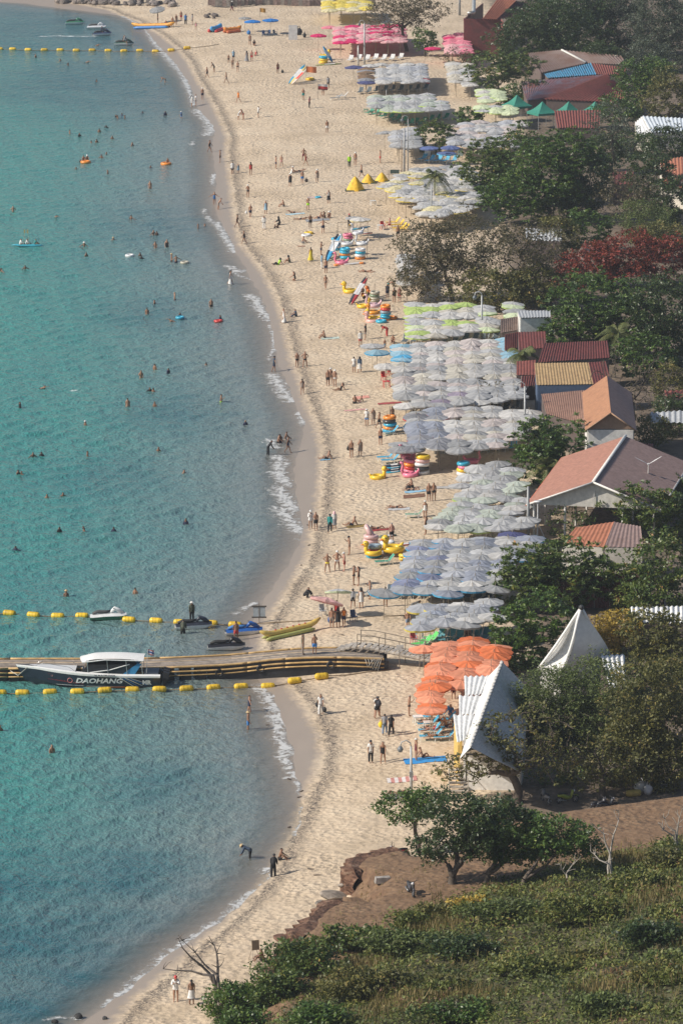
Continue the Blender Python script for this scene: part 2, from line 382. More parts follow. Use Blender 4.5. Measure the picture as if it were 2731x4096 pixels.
def sea_mat():
    m = bpy.data.materials.new('sea_water'); n, l = nodes_of(m); b = n['Principled BSDF']
    geo = N(n, 'NewGeometry'); pos = geo.outputs['Position']
    def at(a): x = N(n, 'Attribute', attribute_name=a); return x.outputs['Fac']
    def noise(sc, st=(1, 1, 1), rz=0, det=3, rough=0.5):
        mp = N(n, 'Mapping'); mp.inputs['Scale'].default_value = st; mp.inputs['Rotation'].default_value = (0, 0, rz); l.new(pos, mp.inputs['Vector'])
        t = N(n, 'TexNoise'); t.inputs['Scale'].default_value = sc; t.inputs['Detail'].default_value = det; t.inputs['Roughness'].default_value = rough; l.new(mp.outputs[0], t.inputs['Vector'])
        return t.outputs['Fac']
    patch = noise(0.035, (1, 0.45, 1), 0.2, 3); swell = noise(0.16, (0.55, 1.2, 1), 0.25, 3); chop = noise(0.95, (1.25, 0.75, 1), 0.5, 3, 0.6); rip = noise(2.4, (1.3, 0.7, 1), 0.35, 2, 0.6)
    dpt = mth(n, l, 'ADD', at('off'), mth(n, l, 'MULTIPLY_ADD', swell, 5.0, -2.5))
    r = ramp(n, [(0.0, (0.27, 0.245, 0.21)), (0.10, (0.225, 0.255, 0.24)), (0.28, (0.15, 0.255, 0.245)), (0.52, (0.07, 0.28, 0.248)), (0.85, (0.05, 0.315, 0.262)), (1.0, (0.048, 0.29, 0.248))])
    l.new(mth(n, l, 'MULTIPLY', dpt, 1/40.0, clamp=True), r.inputs[0])
    pf = mth(n, l, 'MULTIPLY', mth(n, l, 'MULTIPLY_ADD', patch, 5.0, -2.55, True), mth(n, l, 'MULTIPLY_ADD', at('off'), 0.06, -0.2, True))
    c = mix(n, l, mth(n, l, 'MULTIPLY', pf, 0.6), r.outputs[0], (0.032, 0.19, 0.20))
    rf = mth(n, l, 'MULTIPLY_ADD', mth(n, l, 'MULTIPLY', at('reef'), mth(n, l, 'MULTIPLY_ADD', swell, 1.6, 0.2)), 1.35, -0.12, True)
    c = mix(n, l, rf, c, (0.024, 0.115, 0.14))
    # light and dark of the chop painted into the colour: turquoise crests, darker troughs
    c = mix(n, l, mth(n, l, 'MULTIPLY_ADD', mth(n, l, 'MULTIPLY_ADD', rip, 0.5, mth(n, l, 'MULTIPLY', chop, 0.5)), 3.4, -1.2, True), mix(n, l, 0.38, c, (0.01, 0.09, 0.11)), c)
    # foam: broken white lace
    mpf = N(n, 'Mapping'); mpf.inputs['Scale'].default_value = (1.0, 0.8, 1); l.new(pos, mpf.inputs['Vector'])
    fn1 = N(n, 'TexNoise'); fn1.inputs['Scale'].default_value = 1.5; fn1.inputs['Detail'].default_value = 7; fn1.inputs['Roughness'].default_value = 0.75; fn1.inputs['Distortion'].default_value = 0.6; l.new(mpf.outputs[0], fn1.inputs['Vector'])
    lace = mth(n, l, 'MULTIPLY_ADD', fn1.outputs['Fac'], 2.6, -0.8)
    ff = mth(n, l, 'MULTIPLY', mth(n, l, 'SUBTRACT', lace, mth(n, l, 'SUBTRACT', 1.02, at('foam'))), 2.4, clamp=True)
    ff = mth(n, l, 'MULTIPLY', mth(n, l, 'MULTIPLY', ff, mth(n, l, 'GREATER_THAN', at('foam'), 0.001)), 0.82)
    c = mix(n, l, ff, c, (0.86, 0.87, 0.86))
    l.new(c, b.inputs['Base Color']); b.inputs['IOR'].default_value = 1.33
    l.new(mth(n, l, 'MULTIPLY_ADD', ff, 0.5, 0.12), b.inputs['Roughness'])
    h = mth(n, l, 'ADD', mth(n, l, 'MULTIPLY', chop, 0.42), mth(n, l, 'MULTIPLY', rip, 0.16))
    calm = mth(n, l, 'MULTIPLY_ADD', at('off'), 0.12, 0.12, True)
    h = mth(n, l, 'MULTIPLY', h, calm)
    h = mth(n, l, 'MULTIPLY_ADD', ff, 0.06, h)
    bp = N(n, 'Bump'); bp.inputs['Strength'].default_value = 0.85; bp.inputs['Distance'].default_value = 1.0; l.new(h, bp.inputs['Height']); l.new(bp.outputs[0], b.inputs['Normal'])
    # the thin edge of the water lets the wet sand show
    tr = N(n, 'BsdfTransparent'); mx = N(n, 'MixShader')
    al = mth(n, l, 'MULTIPLY_ADD', mth(n, l, 'ADD', at('off'), mth(n, l, 'MULTIPLY_ADD', chop, 1.5, -0.75)), 0.22, 0.12, True)
    al = mth(n, l, 'MAXIMUM', al, ff)
    l.new(al, mx.inputs[0]); l.new(tr.outputs[0], mx.inputs[1]); l.new(b.outputs[0], mx.inputs[2]); l.new(mx.outputs[0], n['Material Output'].inputs[0])
    return m
sea = tag(put('sea', sme, sea_mat()), 'turquoise sea with small waves breaking in white foam', kind='structure')

# ---- eroded bank of red earth between terrace and sand
def bank(i0, i1, label):
    L = [Vector((x, y, 0)) for x, y in TERR[i0:i1]]; pts = []
    for a, b in zip(L[:-1], L[1:]):
        n = max(1, int((b-a).length/.22)); pts += [a.lerp(b, i/n) for i in range(n)]
    pts.append(L[-1]); n = len(pts); rows = 9; vs = []
    sm = [sum((pts[max(0, min(n-1, i+k))] for k in range(-3, 4)), Vector())/7 for i in range(n)]
    for i, p in enumerate(sm):
        t = (sm[min(n-1, i+2)]-sm[max(0, i-2)]).normalized(); o = Vector((t.y, -t.x, 0)); ins = inside(np.array([p.x+o.x]), np.array([p.y+o.y]), TERR)[0]; o = -o if ins else o
        zb = gz(p.x+o.x*1.6, p.y+o.y*1.6)-.15; zt = gz(p.x-o.x*1.5, p.y-o.y*1.5)+.03
        for r in range(rows):
            v = r/(rows-1); c1 = float(wob(np.array([p.x*3+v*4]), np.array([p.y*3-v*3]), 4.0, 1)[0]); c2 = float(wob(np.array([p.x+v]), np.array([p.y]), 3.2, 2)[0]); c3 = random.uniform(-.12, .12)
            e = math.sin(math.pi*min(1, max(0, (i+.5)/n)))**.5; prof = [1.05, .6, .38, .30, .20, .28, .36, -.25, -1.0][r]*(.4+.6*e)-(1-e)*.9
            q = p+o*(prof+(.36*c1+.42*c2)*(.2 if r >= rows-2 else 1)+(c3 if r < rows-2 else 0)); z = zb+(zt-zb)*[0, .12, .28, .46, .64, .82, .96, 1.03, 1.0][r]
            vs.append((q.x, q.y, z if r < rows-1 else gz(q.x, q.y)-.02))
    fs = [(i*rows+r, (i+1)*rows+r, (i+1)*rows+r+1, i*rows+r+1) for i in range(n-1) for r in range(rows-1)]
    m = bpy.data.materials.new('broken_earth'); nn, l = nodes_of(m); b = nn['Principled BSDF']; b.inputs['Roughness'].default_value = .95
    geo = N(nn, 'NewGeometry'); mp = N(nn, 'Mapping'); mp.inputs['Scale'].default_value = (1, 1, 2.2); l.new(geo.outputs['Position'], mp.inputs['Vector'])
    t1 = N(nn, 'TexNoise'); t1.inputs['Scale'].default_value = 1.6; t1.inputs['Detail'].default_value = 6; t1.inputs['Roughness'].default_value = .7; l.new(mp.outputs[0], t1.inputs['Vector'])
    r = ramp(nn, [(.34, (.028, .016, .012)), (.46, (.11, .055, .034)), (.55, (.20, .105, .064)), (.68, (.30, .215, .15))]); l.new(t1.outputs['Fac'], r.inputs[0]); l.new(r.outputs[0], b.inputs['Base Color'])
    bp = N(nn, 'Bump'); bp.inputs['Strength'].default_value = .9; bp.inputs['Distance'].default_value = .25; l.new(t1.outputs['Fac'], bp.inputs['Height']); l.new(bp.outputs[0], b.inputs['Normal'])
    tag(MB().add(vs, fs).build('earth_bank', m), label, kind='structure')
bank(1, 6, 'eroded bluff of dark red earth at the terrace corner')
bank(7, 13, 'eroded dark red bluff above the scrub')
# ================================================================== TREES AND SCRUB
K = 2731/1568.0                                        # the tables below are in the units of the photograph seen 1568 wide
LEAF = {}
def leaf_mat(kind):
    if kind in LEAF: return LEAF[kind]
    pal = {'dark': [(0, (0.019, 0.037, 0.016)), (.5, (0.041, 0.073, 0.022)), (.88, (0.077, 0.113, 0.033)), (1, (0.153, 0.169, 0.057))],
           'green': [(0, (0.031, 0.062, 0.016)), (.5, (0.065, 0.124, 0.025)), (.85, (0.131, 0.199, 0.038)), (1, (0.231, 0.278, 0.063))],
           'gloss': [(0, (0.034, 0.062, 0.018)), (.45, (0.077, 0.124, 0.028)), (.8, (0.153, 0.190, 0.045)), (.93, (0.262, 0.250, 0.063)), (1, (0.369, 0.190, 0.063))],
           'olive': [(0, (0.055, 0.058, 0.018)), (.5, (0.116, 0.118, 0.032)), (.8, (0.185, 0.169, 0.045)), (1, (0.308, 0.213, 0.063))],
           'brown': [(0, (0.046, 0.041, 0.025)), (.5, (0.092, 0.081, 0.041)), (.8, (0.153, 0.124, 0.063)), (1, (0.277, 0.190, 0.096))],
           'red': [(0, (0.073, 0.017, 0.013)), (.4, (0.169, 0.028, 0.019)), (.8, (0.321, 0.057, 0.040)), (1, (0.362, 0.123, 0.066))],
           'yellow': [(0, (0.153, 0.132, 0.025)), (.4, (0.338, 0.242, 0.038)), (.8, (0.584, 0.396, 0.063)), (1, (0.692, 0.528, 0.151))],
           'acacia': [(0, (0.055, 0.077, 0.025)), (.5, (0.101, 0.135, 0.038)), (.85, (0.153, 0.199, 0.054)), (1, (0.216, 0.234, 0.076))],
           'silver': [(0, (0.039, 0.055, 0.038)), (.5, (0.077, 0.099, 0.069)), (.85, (0.153, 0.176, 0.126)), (1, (0.308, 0.322, 0.252))],
           'scrub': [(0, (0.045, 0.064, 0.017)), (.4, (0.108, 0.136, 0.029)), (.7, (0.178, 0.195, 0.042)), (.9, (0.25, 0.215, 0.056)), (1, (0.16, 0.072, 0.043))],
           'straw': [(0, (0.125, 0.10, 0.036)), (.5, (0.195, 0.155, 0.06)), (1, (0.28, 0.205, 0.09))],
           'palm': [(0, (0.055, 0.073, 0.022)), (.6, (0.131, 0.154, 0.045)), (.9, (0.231, 0.220, 0.076)), (1, (0.369, 0.263, 0.113))]}[kind]
    m = bpy.data.materials.new(kind+'_leaves'); n, l = nodes_of(m); b = n['Principled BSDF']
    a = N(n, 'Attribute', attribute_name='rnd'); r = ramp(n, pal); l.new(a.outputs['Fac'], r.inputs[0])
    l.new(r.outputs[0], b.inputs['Base Color']); b.inputs['Roughness'].default_value = 0.42 if kind in ('gloss', 'dark', 'green') else 0.6
    b.inputs['Specular IOR Level'].default_value = 0.5
    tr = N(n, 'BsdfTranslucent'); l.new(mix(n, l, 0.5, r.outputs[0], (.16, .20, .03), 'ADD'), tr.inputs['Color'])
    mx = N(n, 'MixShader'); mx.inputs[0].default_value = 0.2
    l.new(b.outputs[0], mx.inputs[1]); l.new(tr.outputs[0], mx.inputs[2]); l.new(mx.outputs[0], n['Material Output'].inputs[0])
    LEAF[kind] = m; return m
def unit(v): return v/(np.linalg.norm(v, axis=1, keepdims=True)+1e-9)
def leaf_quads(C, size, rnd, aspect=0.5, up=0.5, along=None):
    """diamond leaves at points C"""
    n = len(C); t = RNG.normal(size=(n, 3)) if along is None else along + 0.5*RNG.normal(size=(n, 3))
    t = unit(t); nn = RNG.normal(size=(n, 3)); nn[:, 2] = np.abs(nn[:, 2])+up; nn = unit(nn)
    w = unit(np.cross(t, nn)); s = (size*RNG.uniform(0.65, 1.35, n))[:, None]
    V = np.stack([C-t*s*0.5, C+w*s*aspect*0.5+t*s*0.05, C+t*s*0.5, C-w*s*aspect*0.5+t*s*0.05], 1).reshape(-1, 3)
    return V, np.arange(4*n).reshape(n, 4), np.repeat(rnd, 4)
BARK = lambda: M((.115, .09, .07), .85, .3, 6)
BARKP = lambda: M((.42, .38, .33), .8, .2, 6)
SPEC = {  # leaf size, leaves per tip, tip radius, tips per m2 of shell, aspect
    'broad': (.34, 15, .42, 1.25, .5), 'rosette': (.40, 16, .36, 1.1, .42), 'fine': (.20, 26, .5, 1.6, .45), 'sparse': (.30, 7, .40, 1.0, .5), 'bare': (.26, 2.0, .35, .7, .5), 'mid': (.26, 20, .45, 1.5, .5)}
def limb(mb, a, b, r0, r1, sag=0.12, n=5):
    a = Vector(a); b = Vector(b); L = (b-a).length; k = max(3, min(7, int(L/1.2)+2))
    off = Vector(RNG.normal(size=3))*L*sag; off.z = abs(off.z)*0.6
    pts = [a.lerp(b, i/k) + off*math.sin(math.pi*i/k)*0.6 + (Vector(RNG.normal(size=3))*0.03*L if 0 < i < k else Vector()) for i in range(k+1)]
    mb.tube(pts, [r0+(r1-r0)*i/k for i in range(k+1)], n, cap=False); return pts
def tree(bx, by, lobes, leaf, spec, label, name='broadleaf_tree', limbs=9, bark=None, trunk_r=None, lift=0, dens=1.0, cat='tree', group=None, fork=False):
    base = G(bx*K, by*K); y0 = base.y
    ls, per, tr_, dn, asp = SPEC[spec]
    t = thing(name, label, cat, base - Vector((0, 0, .15)), group=group)
    VV = []; FF = []; RR = []; off = 0; mb = MB(); tips_all = []
    htop = 0
    for li, (cx, cy, rx, ry) in enumerate(lobes):
        dx, dy, dz = ray(cx*K, cy*K); yy = y0 + (0 if li == 0 else random.uniform(-.5, .5)*rx*K/ppm(0, y0))
        q = yy/dy; s = ppm(0, yy)
        c = np.array([dx*q-base.x, yy-base.y, CAM_H+dz*q-base.z]); r = np.array([rx*K/s, 0.8*min(rx, ry*1.6)*K/s, ry*K/s])*1.2
        c[2] = max(c[2], r[2]*0.8)
        area = 4*math.pi*((r[0]*r[1])**1.6/3+(r[0]*r[2])**1.6/3+(r[1]*r[2])**1.6/3)**(1/1.6)
        nt = max(10, int(area*dn*dens*(1.0 if spec == 'bare' else 2.3))); d = unit(RNG.normal(size=(nt, 3)))
        lump = 1 + .22*np.sin(d[:, 0]*4.3+li)*np.cos(d[:, 2]*5+li*2)+.15*np.sin(d[:, 1]*7+d[:, 0]*6)
        rad = (RNG.uniform(.45, 1.05, nt)**.55)*lump
        T = c + d*r*rad[:, None]; T[:, 2] = np.maximum(T[:, 2], .5)
        tips_all.append((c, T, r)); htop = max(htop, c[2])
        tv = RNG.uniform(0, 1, nt)
        cnt = RNG.poisson(per, nt); idx = np.repeat(np.arange(nt), cnt); n = len(idx)
        if n:
            o = RNG.normal(size=(n, 3)); o = unit(o)*(tr_*RNG.uniform(.3, 1.15, n)**.6)[:, None]; o[:, 2] *= .6
            if spec == 'rosette': o[:, 2] *= .6
            C = T[idx]+o; rn = np.clip(.55*tv[idx]+.45*RNG.uniform(0, 1, n)+RNG.normal(size=n)*.06, 0, 1)
            v, f, rr = leaf_quads(C, ls, rn, asp, .6, unit(o)); VV.append(v); FF.append(f+off); RR.append(rr); off += len(v)
    tr0 = trunk_r or max(.12, .035*htop)
    c0 = tips_all[0][0]; hub = Vector((c0[0]*.35, c0[1]*.3, max(.8, (c0[2]-tips_all[0][2][2]*.75)*(.9))))
    if fork: hub = Vector((.1, 0, .7))
    limb(mb, (0, 0, -.2), hub, tr0*1.25, tr0*.8, .06, 7)
    for c, T, r in tips_all:
        j = hub.lerp(Vector(c), .4); limb(mb, hub, j, tr0*.75, tr0*.5, .12, 6)
        nodes = [(j, tr0*.5)]; sel = [Vector(T[i]) for i in RNG.choice(len(T), min(limbs, len(T)), replace=False)]; sel.sort(key=lambda q: (q-j).length)
        for e in sel:
            p, pr = min(nodes, key=lambda q: (q[0]-e).length+.25*(q[0]-j).length); ln = (e-p).length
            if ln < .15: continue
            r0 = max(.026 if limbs < 25 else .042, min(pr*.75, .03+ln*.035)); path = limb(mb, p, e, r0, max(.016 if limbs < 25 else .024, r0*.5), .16, 5 if r0 > .05 else 4)
            nodes += [(path[len(path)//2], r0*.75), (path[-1], r0*.5)]
    mb.build('trunk', bark or BARK(), t, True)
    if VV: put('crown', fast_mesh('crown', np.vstack(VV), np.vstack(FF), {'rnd': np.concatenate(RR)}), leaf_mat(leaf), t)
    return t
def palm(bx, by, tx, ty, label, nf=17, L=2.6):
    base = G(bx*K, by*K); dx, dy, dz = ray(tx*K, ty*K); q = base.y/dy
    top = Vector((dx*q, base.y, CAM_H+dz*q)) - base
    t = thing('coconut_palm', label, 'palm tree', base - Vector((0, 0, .1)))
    mb = MB(); k = 9; bend = Vector((random.uniform(-.5, .5), random.uniform(-.3, .3), 0))
    mb.tube([top*(i/k)+bend*math.sin(i/k*2.6) for i in range(k+1)], [.17-.07*i/k for i in range(k+1)], 8)
    mb.build('trunk', BARKP(), t, True); top = top+bend*math.sin(2.6)
    nb = MB()
    for a in range(5): nb.ball(top+Vector((math.cos(a*1.26)*.2, math.sin(a*1.26)*.2, -.22)), .13, 6, 5)
    nb.build('coconut', M((.2, .19, .07), .6), t, True)
    for i in range(nf):
        a = 2.4*i+random.uniform(-.2, .2); el = random.uniform(-.35, 1.15); LL = L*random.uniform(.8, 1.1); fv = []; ff = []; pts = []
        for j in range(9):
            u = j/8; h = math.sin(el)*u*LL-(.55+.35*math.cos(el))*u*u*LL*.75; hr = math.cos(el)*u*LL*(1-.12*u)
            pts.append(np.array([math.cos(a)*hr, math.sin(a)*hr, h])+np.array(top))
        sd = np.array([-math.sin(a), math.cos(a), 0]); V = []; rn = []; bv = random.random()
        for j in range(26):
            u = (j+1.5)/27; x = u*8; i0 = min(7, int(x)); p = pts[i0]*(1-(x-i0))+pts[i0+1]*(x-i0); tg = pts[i0+1]-pts[i0]; tg = tg/np.linalg.norm(tg)
            ln = .75*math.sin(math.pi*min(.97, .12+u*.82))**.7
            for s_ in (-1, 1):
                d = sd*s_*.8+tg*.55+np.array([0, 0, -.45-.3*random.random()]); d = d/np.linalg.norm(d)
                V += [p-tg*.035, p+tg*.035, p+d*ln+tg*.02, p+d*ln-tg*.02]; rn += [min(1, max(0, bv*.7+random.random()*.3))]*4
        V = np.array(V); put('frond', fast_mesh('frond', V, np.arange(len(V)).reshape(-1, 4), {'rnd': np.array(rn)}), leaf_mat('palm'), t)
    return t
TREES = [  # base x, base y, lobes, leaves, habit, label, options
 (935, 118, [(900, 30, 60, 32), (965, 28, 55, 30), (930, 8, 60, 26)], 'brown', 'sparse', 'thin dark-leaved tree behind the yellow and pink umbrellas', dict(limbs=16)),
 (975, 130, [(976, 88, 25, 22)], 'green', 'broad', 'small round green tree between the two pink umbrella patches', {}),
 (1235, 165, [(1215, 90, 72, 48), (1265, 55, 80, 50)], 'dark', 'broad', 'dark green tree leaning over the tall red corrugated building', {}),
 (1330, 140, [(1330, 75, 75, 55), (1300, 20, 80, 40)], 'dark', 'broad', 'dense dark tree behind the ridge of the rusty roof', {}),
 (1430, 130, [(1420, 60, 65, 65), (1400, 10, 60, 30)], 'silver', 'mid', 'tall grey-green tree above the parked bikes and sheds', {}),
 (1515, 165, [(1510, 50, 55, 75), (1550, 90, 45, 70)], 'silver', 'mid', 'tall silvery gum tree with a pale bare pole beside it', {}),
 (1150, 225, [(1130, 158, 52, 36), (1190, 150, 42, 28)], 'gloss', 'rosette', 'broad-leaved almond tree in front of the rusty roof', {}),
 (1060, 160, [(1055, 132, 38, 18)], 'brown', 'sparse', 'thin brown-leaved bushy tree beside the pink umbrellas', {}),
 (1178, 245, [(1176, 215, 32, 22)], 'green', 'broad', 'small dark tree between pale green umbrellas and green tents', {}),
 (1475, 270, [(1465, 185, 48, 42), (1500, 165, 38, 32)], 'green', 'broad', 'round green tree at the end of the long red roof', {}),
 (1535, 310, [(1535, 225, 48, 55)], 'olive', 'broad', 'olive-green tree above the white-blue metal roof', {}),
 (1425, 300, [(1420, 250, 48, 28)], 'green', 'broad', 'dark green tree behind the small red tiled roof', {}),
 (1080, 290, [(1078, 265, 30, 17)], 'green', 'rosette', 'low round bush-like tree beside the pale green umbrellas', {}),
 (1000, 352, [(998, 310, 40, 30)], 'gloss', 'rosette', 'round glossy tree standing among grey umbrellas', {}),
 (1180, 470, [(1120, 385, 58, 50), (1190, 360, 70, 55), (1140, 420, 45, 40)], 'gloss', 'rosette', 'large almond tree overhanging the yellow-white umbrellas', {}),
 (1260, 510, [(1250, 400, 80, 70), (1190, 450, 75, 45), (1300, 345, 60, 45)], 'green', 'rosette', 'huge spreading dark green tree behind the yellow-white umbrellas', {}),
 (1350, 500, [(1345, 400, 60, 55), (1330, 460, 50, 40)], 'dark', 'broad', 'dark tree beside the dull red shed roof', {}),
 (1405, 400, [(1400, 275, 42, 40), (1420, 320, 45, 40)], 'silver', 'sparse', 'tall thin grey-green tree in front of the white-blue metal roof', dict(limbs=16)),
 (1385, 395, [(1390, 345, 40, 35)], 'green', 'broad', 'dense green tree under the thin grey-green tree', {}),
 (1485, 470, [(1490, 395, 50, 42)], 'dark', 'broad', 'dark tree in front of the terracotta roof', {}),
 (1535, 380, [(1535, 330, 45, 40)], 'dark', 'broad', 'dark tree between metal roof and terracotta roof', {}),
 (1440, 520, [(1430, 440, 48, 45), (1480, 460, 40, 30)], 'brown', 'sparse', 'half-bare grey tree with slender forked trunk', dict(limbs=18)),
 (1040, 690, [(985, 560, 72, 48), (1060, 560, 80, 62), (1010, 620, 80, 50), (950, 640, 45, 30)], 'brown', 'sparse', 'wide half-bare brown tree spreading over the beach edge', dict(limbs=40, dens=1.5)),
 (1195, 700, [(1170, 590, 85, 60), (1230, 560, 70, 45)], 'brown', 'sparse', 'half-bare dark tree in front of the grey corrugated roof', dict(limbs=30, dens=1.2)),
 (1185, 715, [(1140, 665, 75, 40), (1225, 655, 65, 38)], 'olive', 'broad', 'yellow-brown leafed tree behind the lime umbrellas', {}),
 (1345, 580, [(1345, 525, 50, 42)], 'green', 'rosette', 'rounded green tree beside the grey corrugated roof', {}),
 (1425, 660, [(1360, 610, 60, 40), (1440, 585, 75, 45), (1520, 590, 60, 45), (1310, 640, 35, 25)], 'red', 'broad', 'almond tree with deep red leaves', dict(limbs=16)),
 (1530, 600, [(1520, 545, 60, 30)], 'olive', 'mid', 'pale olive tree behind the red-leaved tree', {}),
 (1400, 830, [(1370, 690, 90, 60), (1330, 740, 65, 48), (1440, 740, 80, 60), (1275, 780, 48, 35)], 'green', 'rosette', 'great bright green tree overhanging the dark red roofs', {}),
 (1530, 850, [(1520, 700, 70, 60), (1525, 780, 60, 55)], 'dark', 'broad', 'dark green tree beside the great bright green tree', {}),
 (1455, 965, [(1440, 870, 60, 45), (1500, 860, 50, 40), (1445, 920, 45, 32)], 'brown', 'bare', 'bare grey tree with a few yellow leaves beside the orange gable roof', dict(limbs=70, dens=1.8)),
 (1540, 940, [(1540, 880, 40, 45)], 'olive', 'mid', 'olive tree behind the bare grey tree', {}),
 (1260, 1110, [(1240, 1010, 52, 45), (1300, 1030, 68, 55), (1225, 1065, 50, 42)], 'green', 'rosette', 'round dark glossy tree in front of the long pink-brown roof', {}),
 (1140, 945, [(1135, 905, 42, 24)], 'brown', 'sparse', 'small brown-leaved tree poking through white umbrellas', dict(limbs=14)),
 (1500, 1250, [(1480, 1160, 65, 42), (1530, 1190, 55, 55)], 'gloss', 'rosette', 'green almond tree below the white gable of the long roof', {}),
 (1310, 1245, [(1310, 1200, 50, 35)], 'gloss', 'sparse', 'thin bushy tree in front of the open pavilion', dict(limbs=14)),
 (1265, 1400, [(1210, 1300, 60, 42), (1300, 1278, 78, 40), (1200, 1350, 55, 45), (1290, 1350, 60, 45), (1370, 1310, 45, 35)], 'gloss', 'rosette', 'wide almond tree beside the blue-grey umbrellas', {}),
 (1520, 1420, [(1520, 1290, 62, 60), (1500, 1370, 65, 50)], 'gloss', 'broad', 'tall leafy tree in front of the dark red fence', {}),
 (1210, 1530, [(1175, 1440, 50, 48), (1240, 1420, 62, 55), (1200, 1500, 52, 40)], 'green', 'rosette', 'bright glossy tree beside the orange umbrellas', {}),
 (1430, 1500, [(1415, 1440, 50, 35), (1390, 1480, 45, 28)], 'yellow', 'mid', 'yellow-leaved tree behind the white peaked tent roof', {}),
 (1510, 1560, [(1500, 1450, 60, 45), (1530, 1510, 60, 55)], 'olive', 'broad', 'dull green tree over the white corrugated shed', {}),
 (1330, 1720, [(1280, 1595, 80, 58), (1350, 1580, 85, 62), (1310, 1660, 95, 50), (1385, 1650, 70, 60), (1228, 1615, 50, 40), (1240, 1680, 50, 34)], 'acacia', 'fine', 'feathery green acacia behind the white pavilion', {}),
 (1500, 1800, [(1480, 1600, 75, 75), (1530, 1690, 70, 75), (1460, 1700, 70, 60)], 'olive', 'mid', 'dark shady tree behind the brown dirt yard', dict(limbs=22)),
 (1195, 1843, [(1130, 1730, 70, 42), (1200, 1680, 85, 60), (1265, 1730, 60, 50), (1050, 1765, 55, 24)], 'olive', 'sparse', 'bare branching tree in front of the white pavilion', dict(limbs=150, dens=.8, trunk_r=.32)),
 (1380, 1832, [(1390, 1740, 75, 55), (1450, 1750, 55, 45), (1340, 1760, 50, 40)], 'olive', 'sparse', 'leaning tree with yellow-green leaves beside parked motorbikes', dict(limbs=30, trunk_r=.28)),
 (1300, 1800, [(1290, 1770, 60, 30)], 'gloss', 'sparse', 'low leafy undergrowth tree in the shade of the acacia', {}),
 (962, 1962, [(930, 1852, 54, 30), (985, 1838, 46, 28)], 'green', 'mid', 'small leaning tree with flat dark crown on the dirt bank', dict(limbs=8, trunk_r=.16)),
 (1035, 2030, [(1060, 1866, 74, 42), (1010, 1940, 55, 28), (1135, 1880, 76, 46), (1095, 1932, 60, 28)], 'dark', 'mid', 'dense dark tree with twisted trunks on the dirt bank', dict(limbs=12, trunk_r=.3, fork=True)),
 (1115, 2025, [(1210, 1935, 88, 36), (1165, 1950, 58, 26), (1190, 1890, 62, 34)], 'green', 'mid', 'dark spreading tree with a long slanting limb over scrub', dict(limbs=12, trunk_r=.24, fork=True)),
 (1200, 2040, [(1275, 1912, 78, 36), (1325, 1940, 46, 24)], 'green', 'mid', 'dark flat-crowned tree above the brown scrub', dict(limbs=10, trunk_r=.2, fork=True)),
]
for bx, by, lobes, lf, sp, lab, op in TREES: tree(bx, by, lobes, lf, sp, lab, **op)
for bx, by, lobes, lf, sp, lab in [
  (1455, 360, [(1455, 330, 40, 30)], 'green', 'mid', 'rounded tree next to the metal roof house'),
 (1290, 590, [(1280, 540, 45, 40)], 'olive', 'broad', 'olive tree behind the grey corrugated shed'), (1480, 540, [(1480, 500, 55, 35)], 'acacia', 'fine', 'feathery tree inland of the red-leaved tree'), (1550, 520, [(1545, 460, 45, 45)], 'dark', 'broad', 'dark tree inland of the terracotta house'), (1260, 700, [(1270, 650, 55, 40)], 'brown', 'sparse', 'brown twiggy tree beside the red-leaved tree'),
 (1480, 880, [(1480, 810, 60, 45)], 'green', 'rosette', 'green tree behind the bare grey tree'), (1560, 1000, [(1550, 950, 45, 40)], 'dark', 'mid', 'dark tree inland of the bare grey tree'), (1390, 1300, [(1390, 1270, 55, 38)], 'olive', 'broad', 'olive tree beside the terracotta hipped roof'), (1445, 1400, [(1440, 1340, 55, 50)], 'gloss', 'rosette', 'almond tree in front of the red fence end'),
 (1560, 1180, [(1550, 1140, 45, 45)], 'dark', 'broad', 'dark tree at the end of the pink-brown roof'), (1440, 1620, [(1430, 1560, 55, 50)], 'acacia', 'fine', 'feathery tree inland of the white corrugated shelter'), (1560, 1640, [(1550, 1560, 50, 60)], 'olive', 'mid', 'olive tree behind the shady yard tree'), (1430, 1800, [(1430, 1760, 60, 40)], 'olive', 'mid', 'low shady tree at the back of the dirt yard'), (1550, 1815, [(1540, 1760, 50, 50)], 'olive', 'mid', 'dark undergrowth tree at the yard corner'),
 (1380, 180, [(1380, 135, 50, 35)], 'dark', 'mid', 'dark tree behind the long ridge of rusty sheets'), (1490, 200, [(1485, 130, 45, 40)], 'silver', 'mid', 'grey-green tree in front of the silvery gum'), (1225, 245, [(1225, 200, 25, 18)], 'dark', 'broad', 'little dark tree at the rusty roof corner'), (1310, 470, [(1300, 450, 45, 30)], 'green', 'rosette', 'low green tree under the huge spreading tree'),
 (1500, 1030, [(1500, 985, 40, 28)], 'olive', 'mid', 'olive tree behind the open shelter'), (1130, 1560, [(1150, 1530, 35, 30)], 'green', 'rosette', 'young almond tree at the orange umbrellas')]: tree(bx, by, lobes, lf, sp, lab)
palm(992, 492, 998, 402, 'coconut palm beside a tall lamp post in the yellow-white umbrellas')
palm(1195, 885, 1198, 812, 'coconut palm leaning over the white umbrellas and dark red roof')
palm(1440, 860, 1425, 765, 'coconut palm in front of the great bright green tree', L=3.4)
palm(1340, 990, 1335, 925, 'coconut palm before the orange gable roof')
palm(1255, 1120, 1255, 1065, 'low young coconut palm beside the round dark glossy tree')
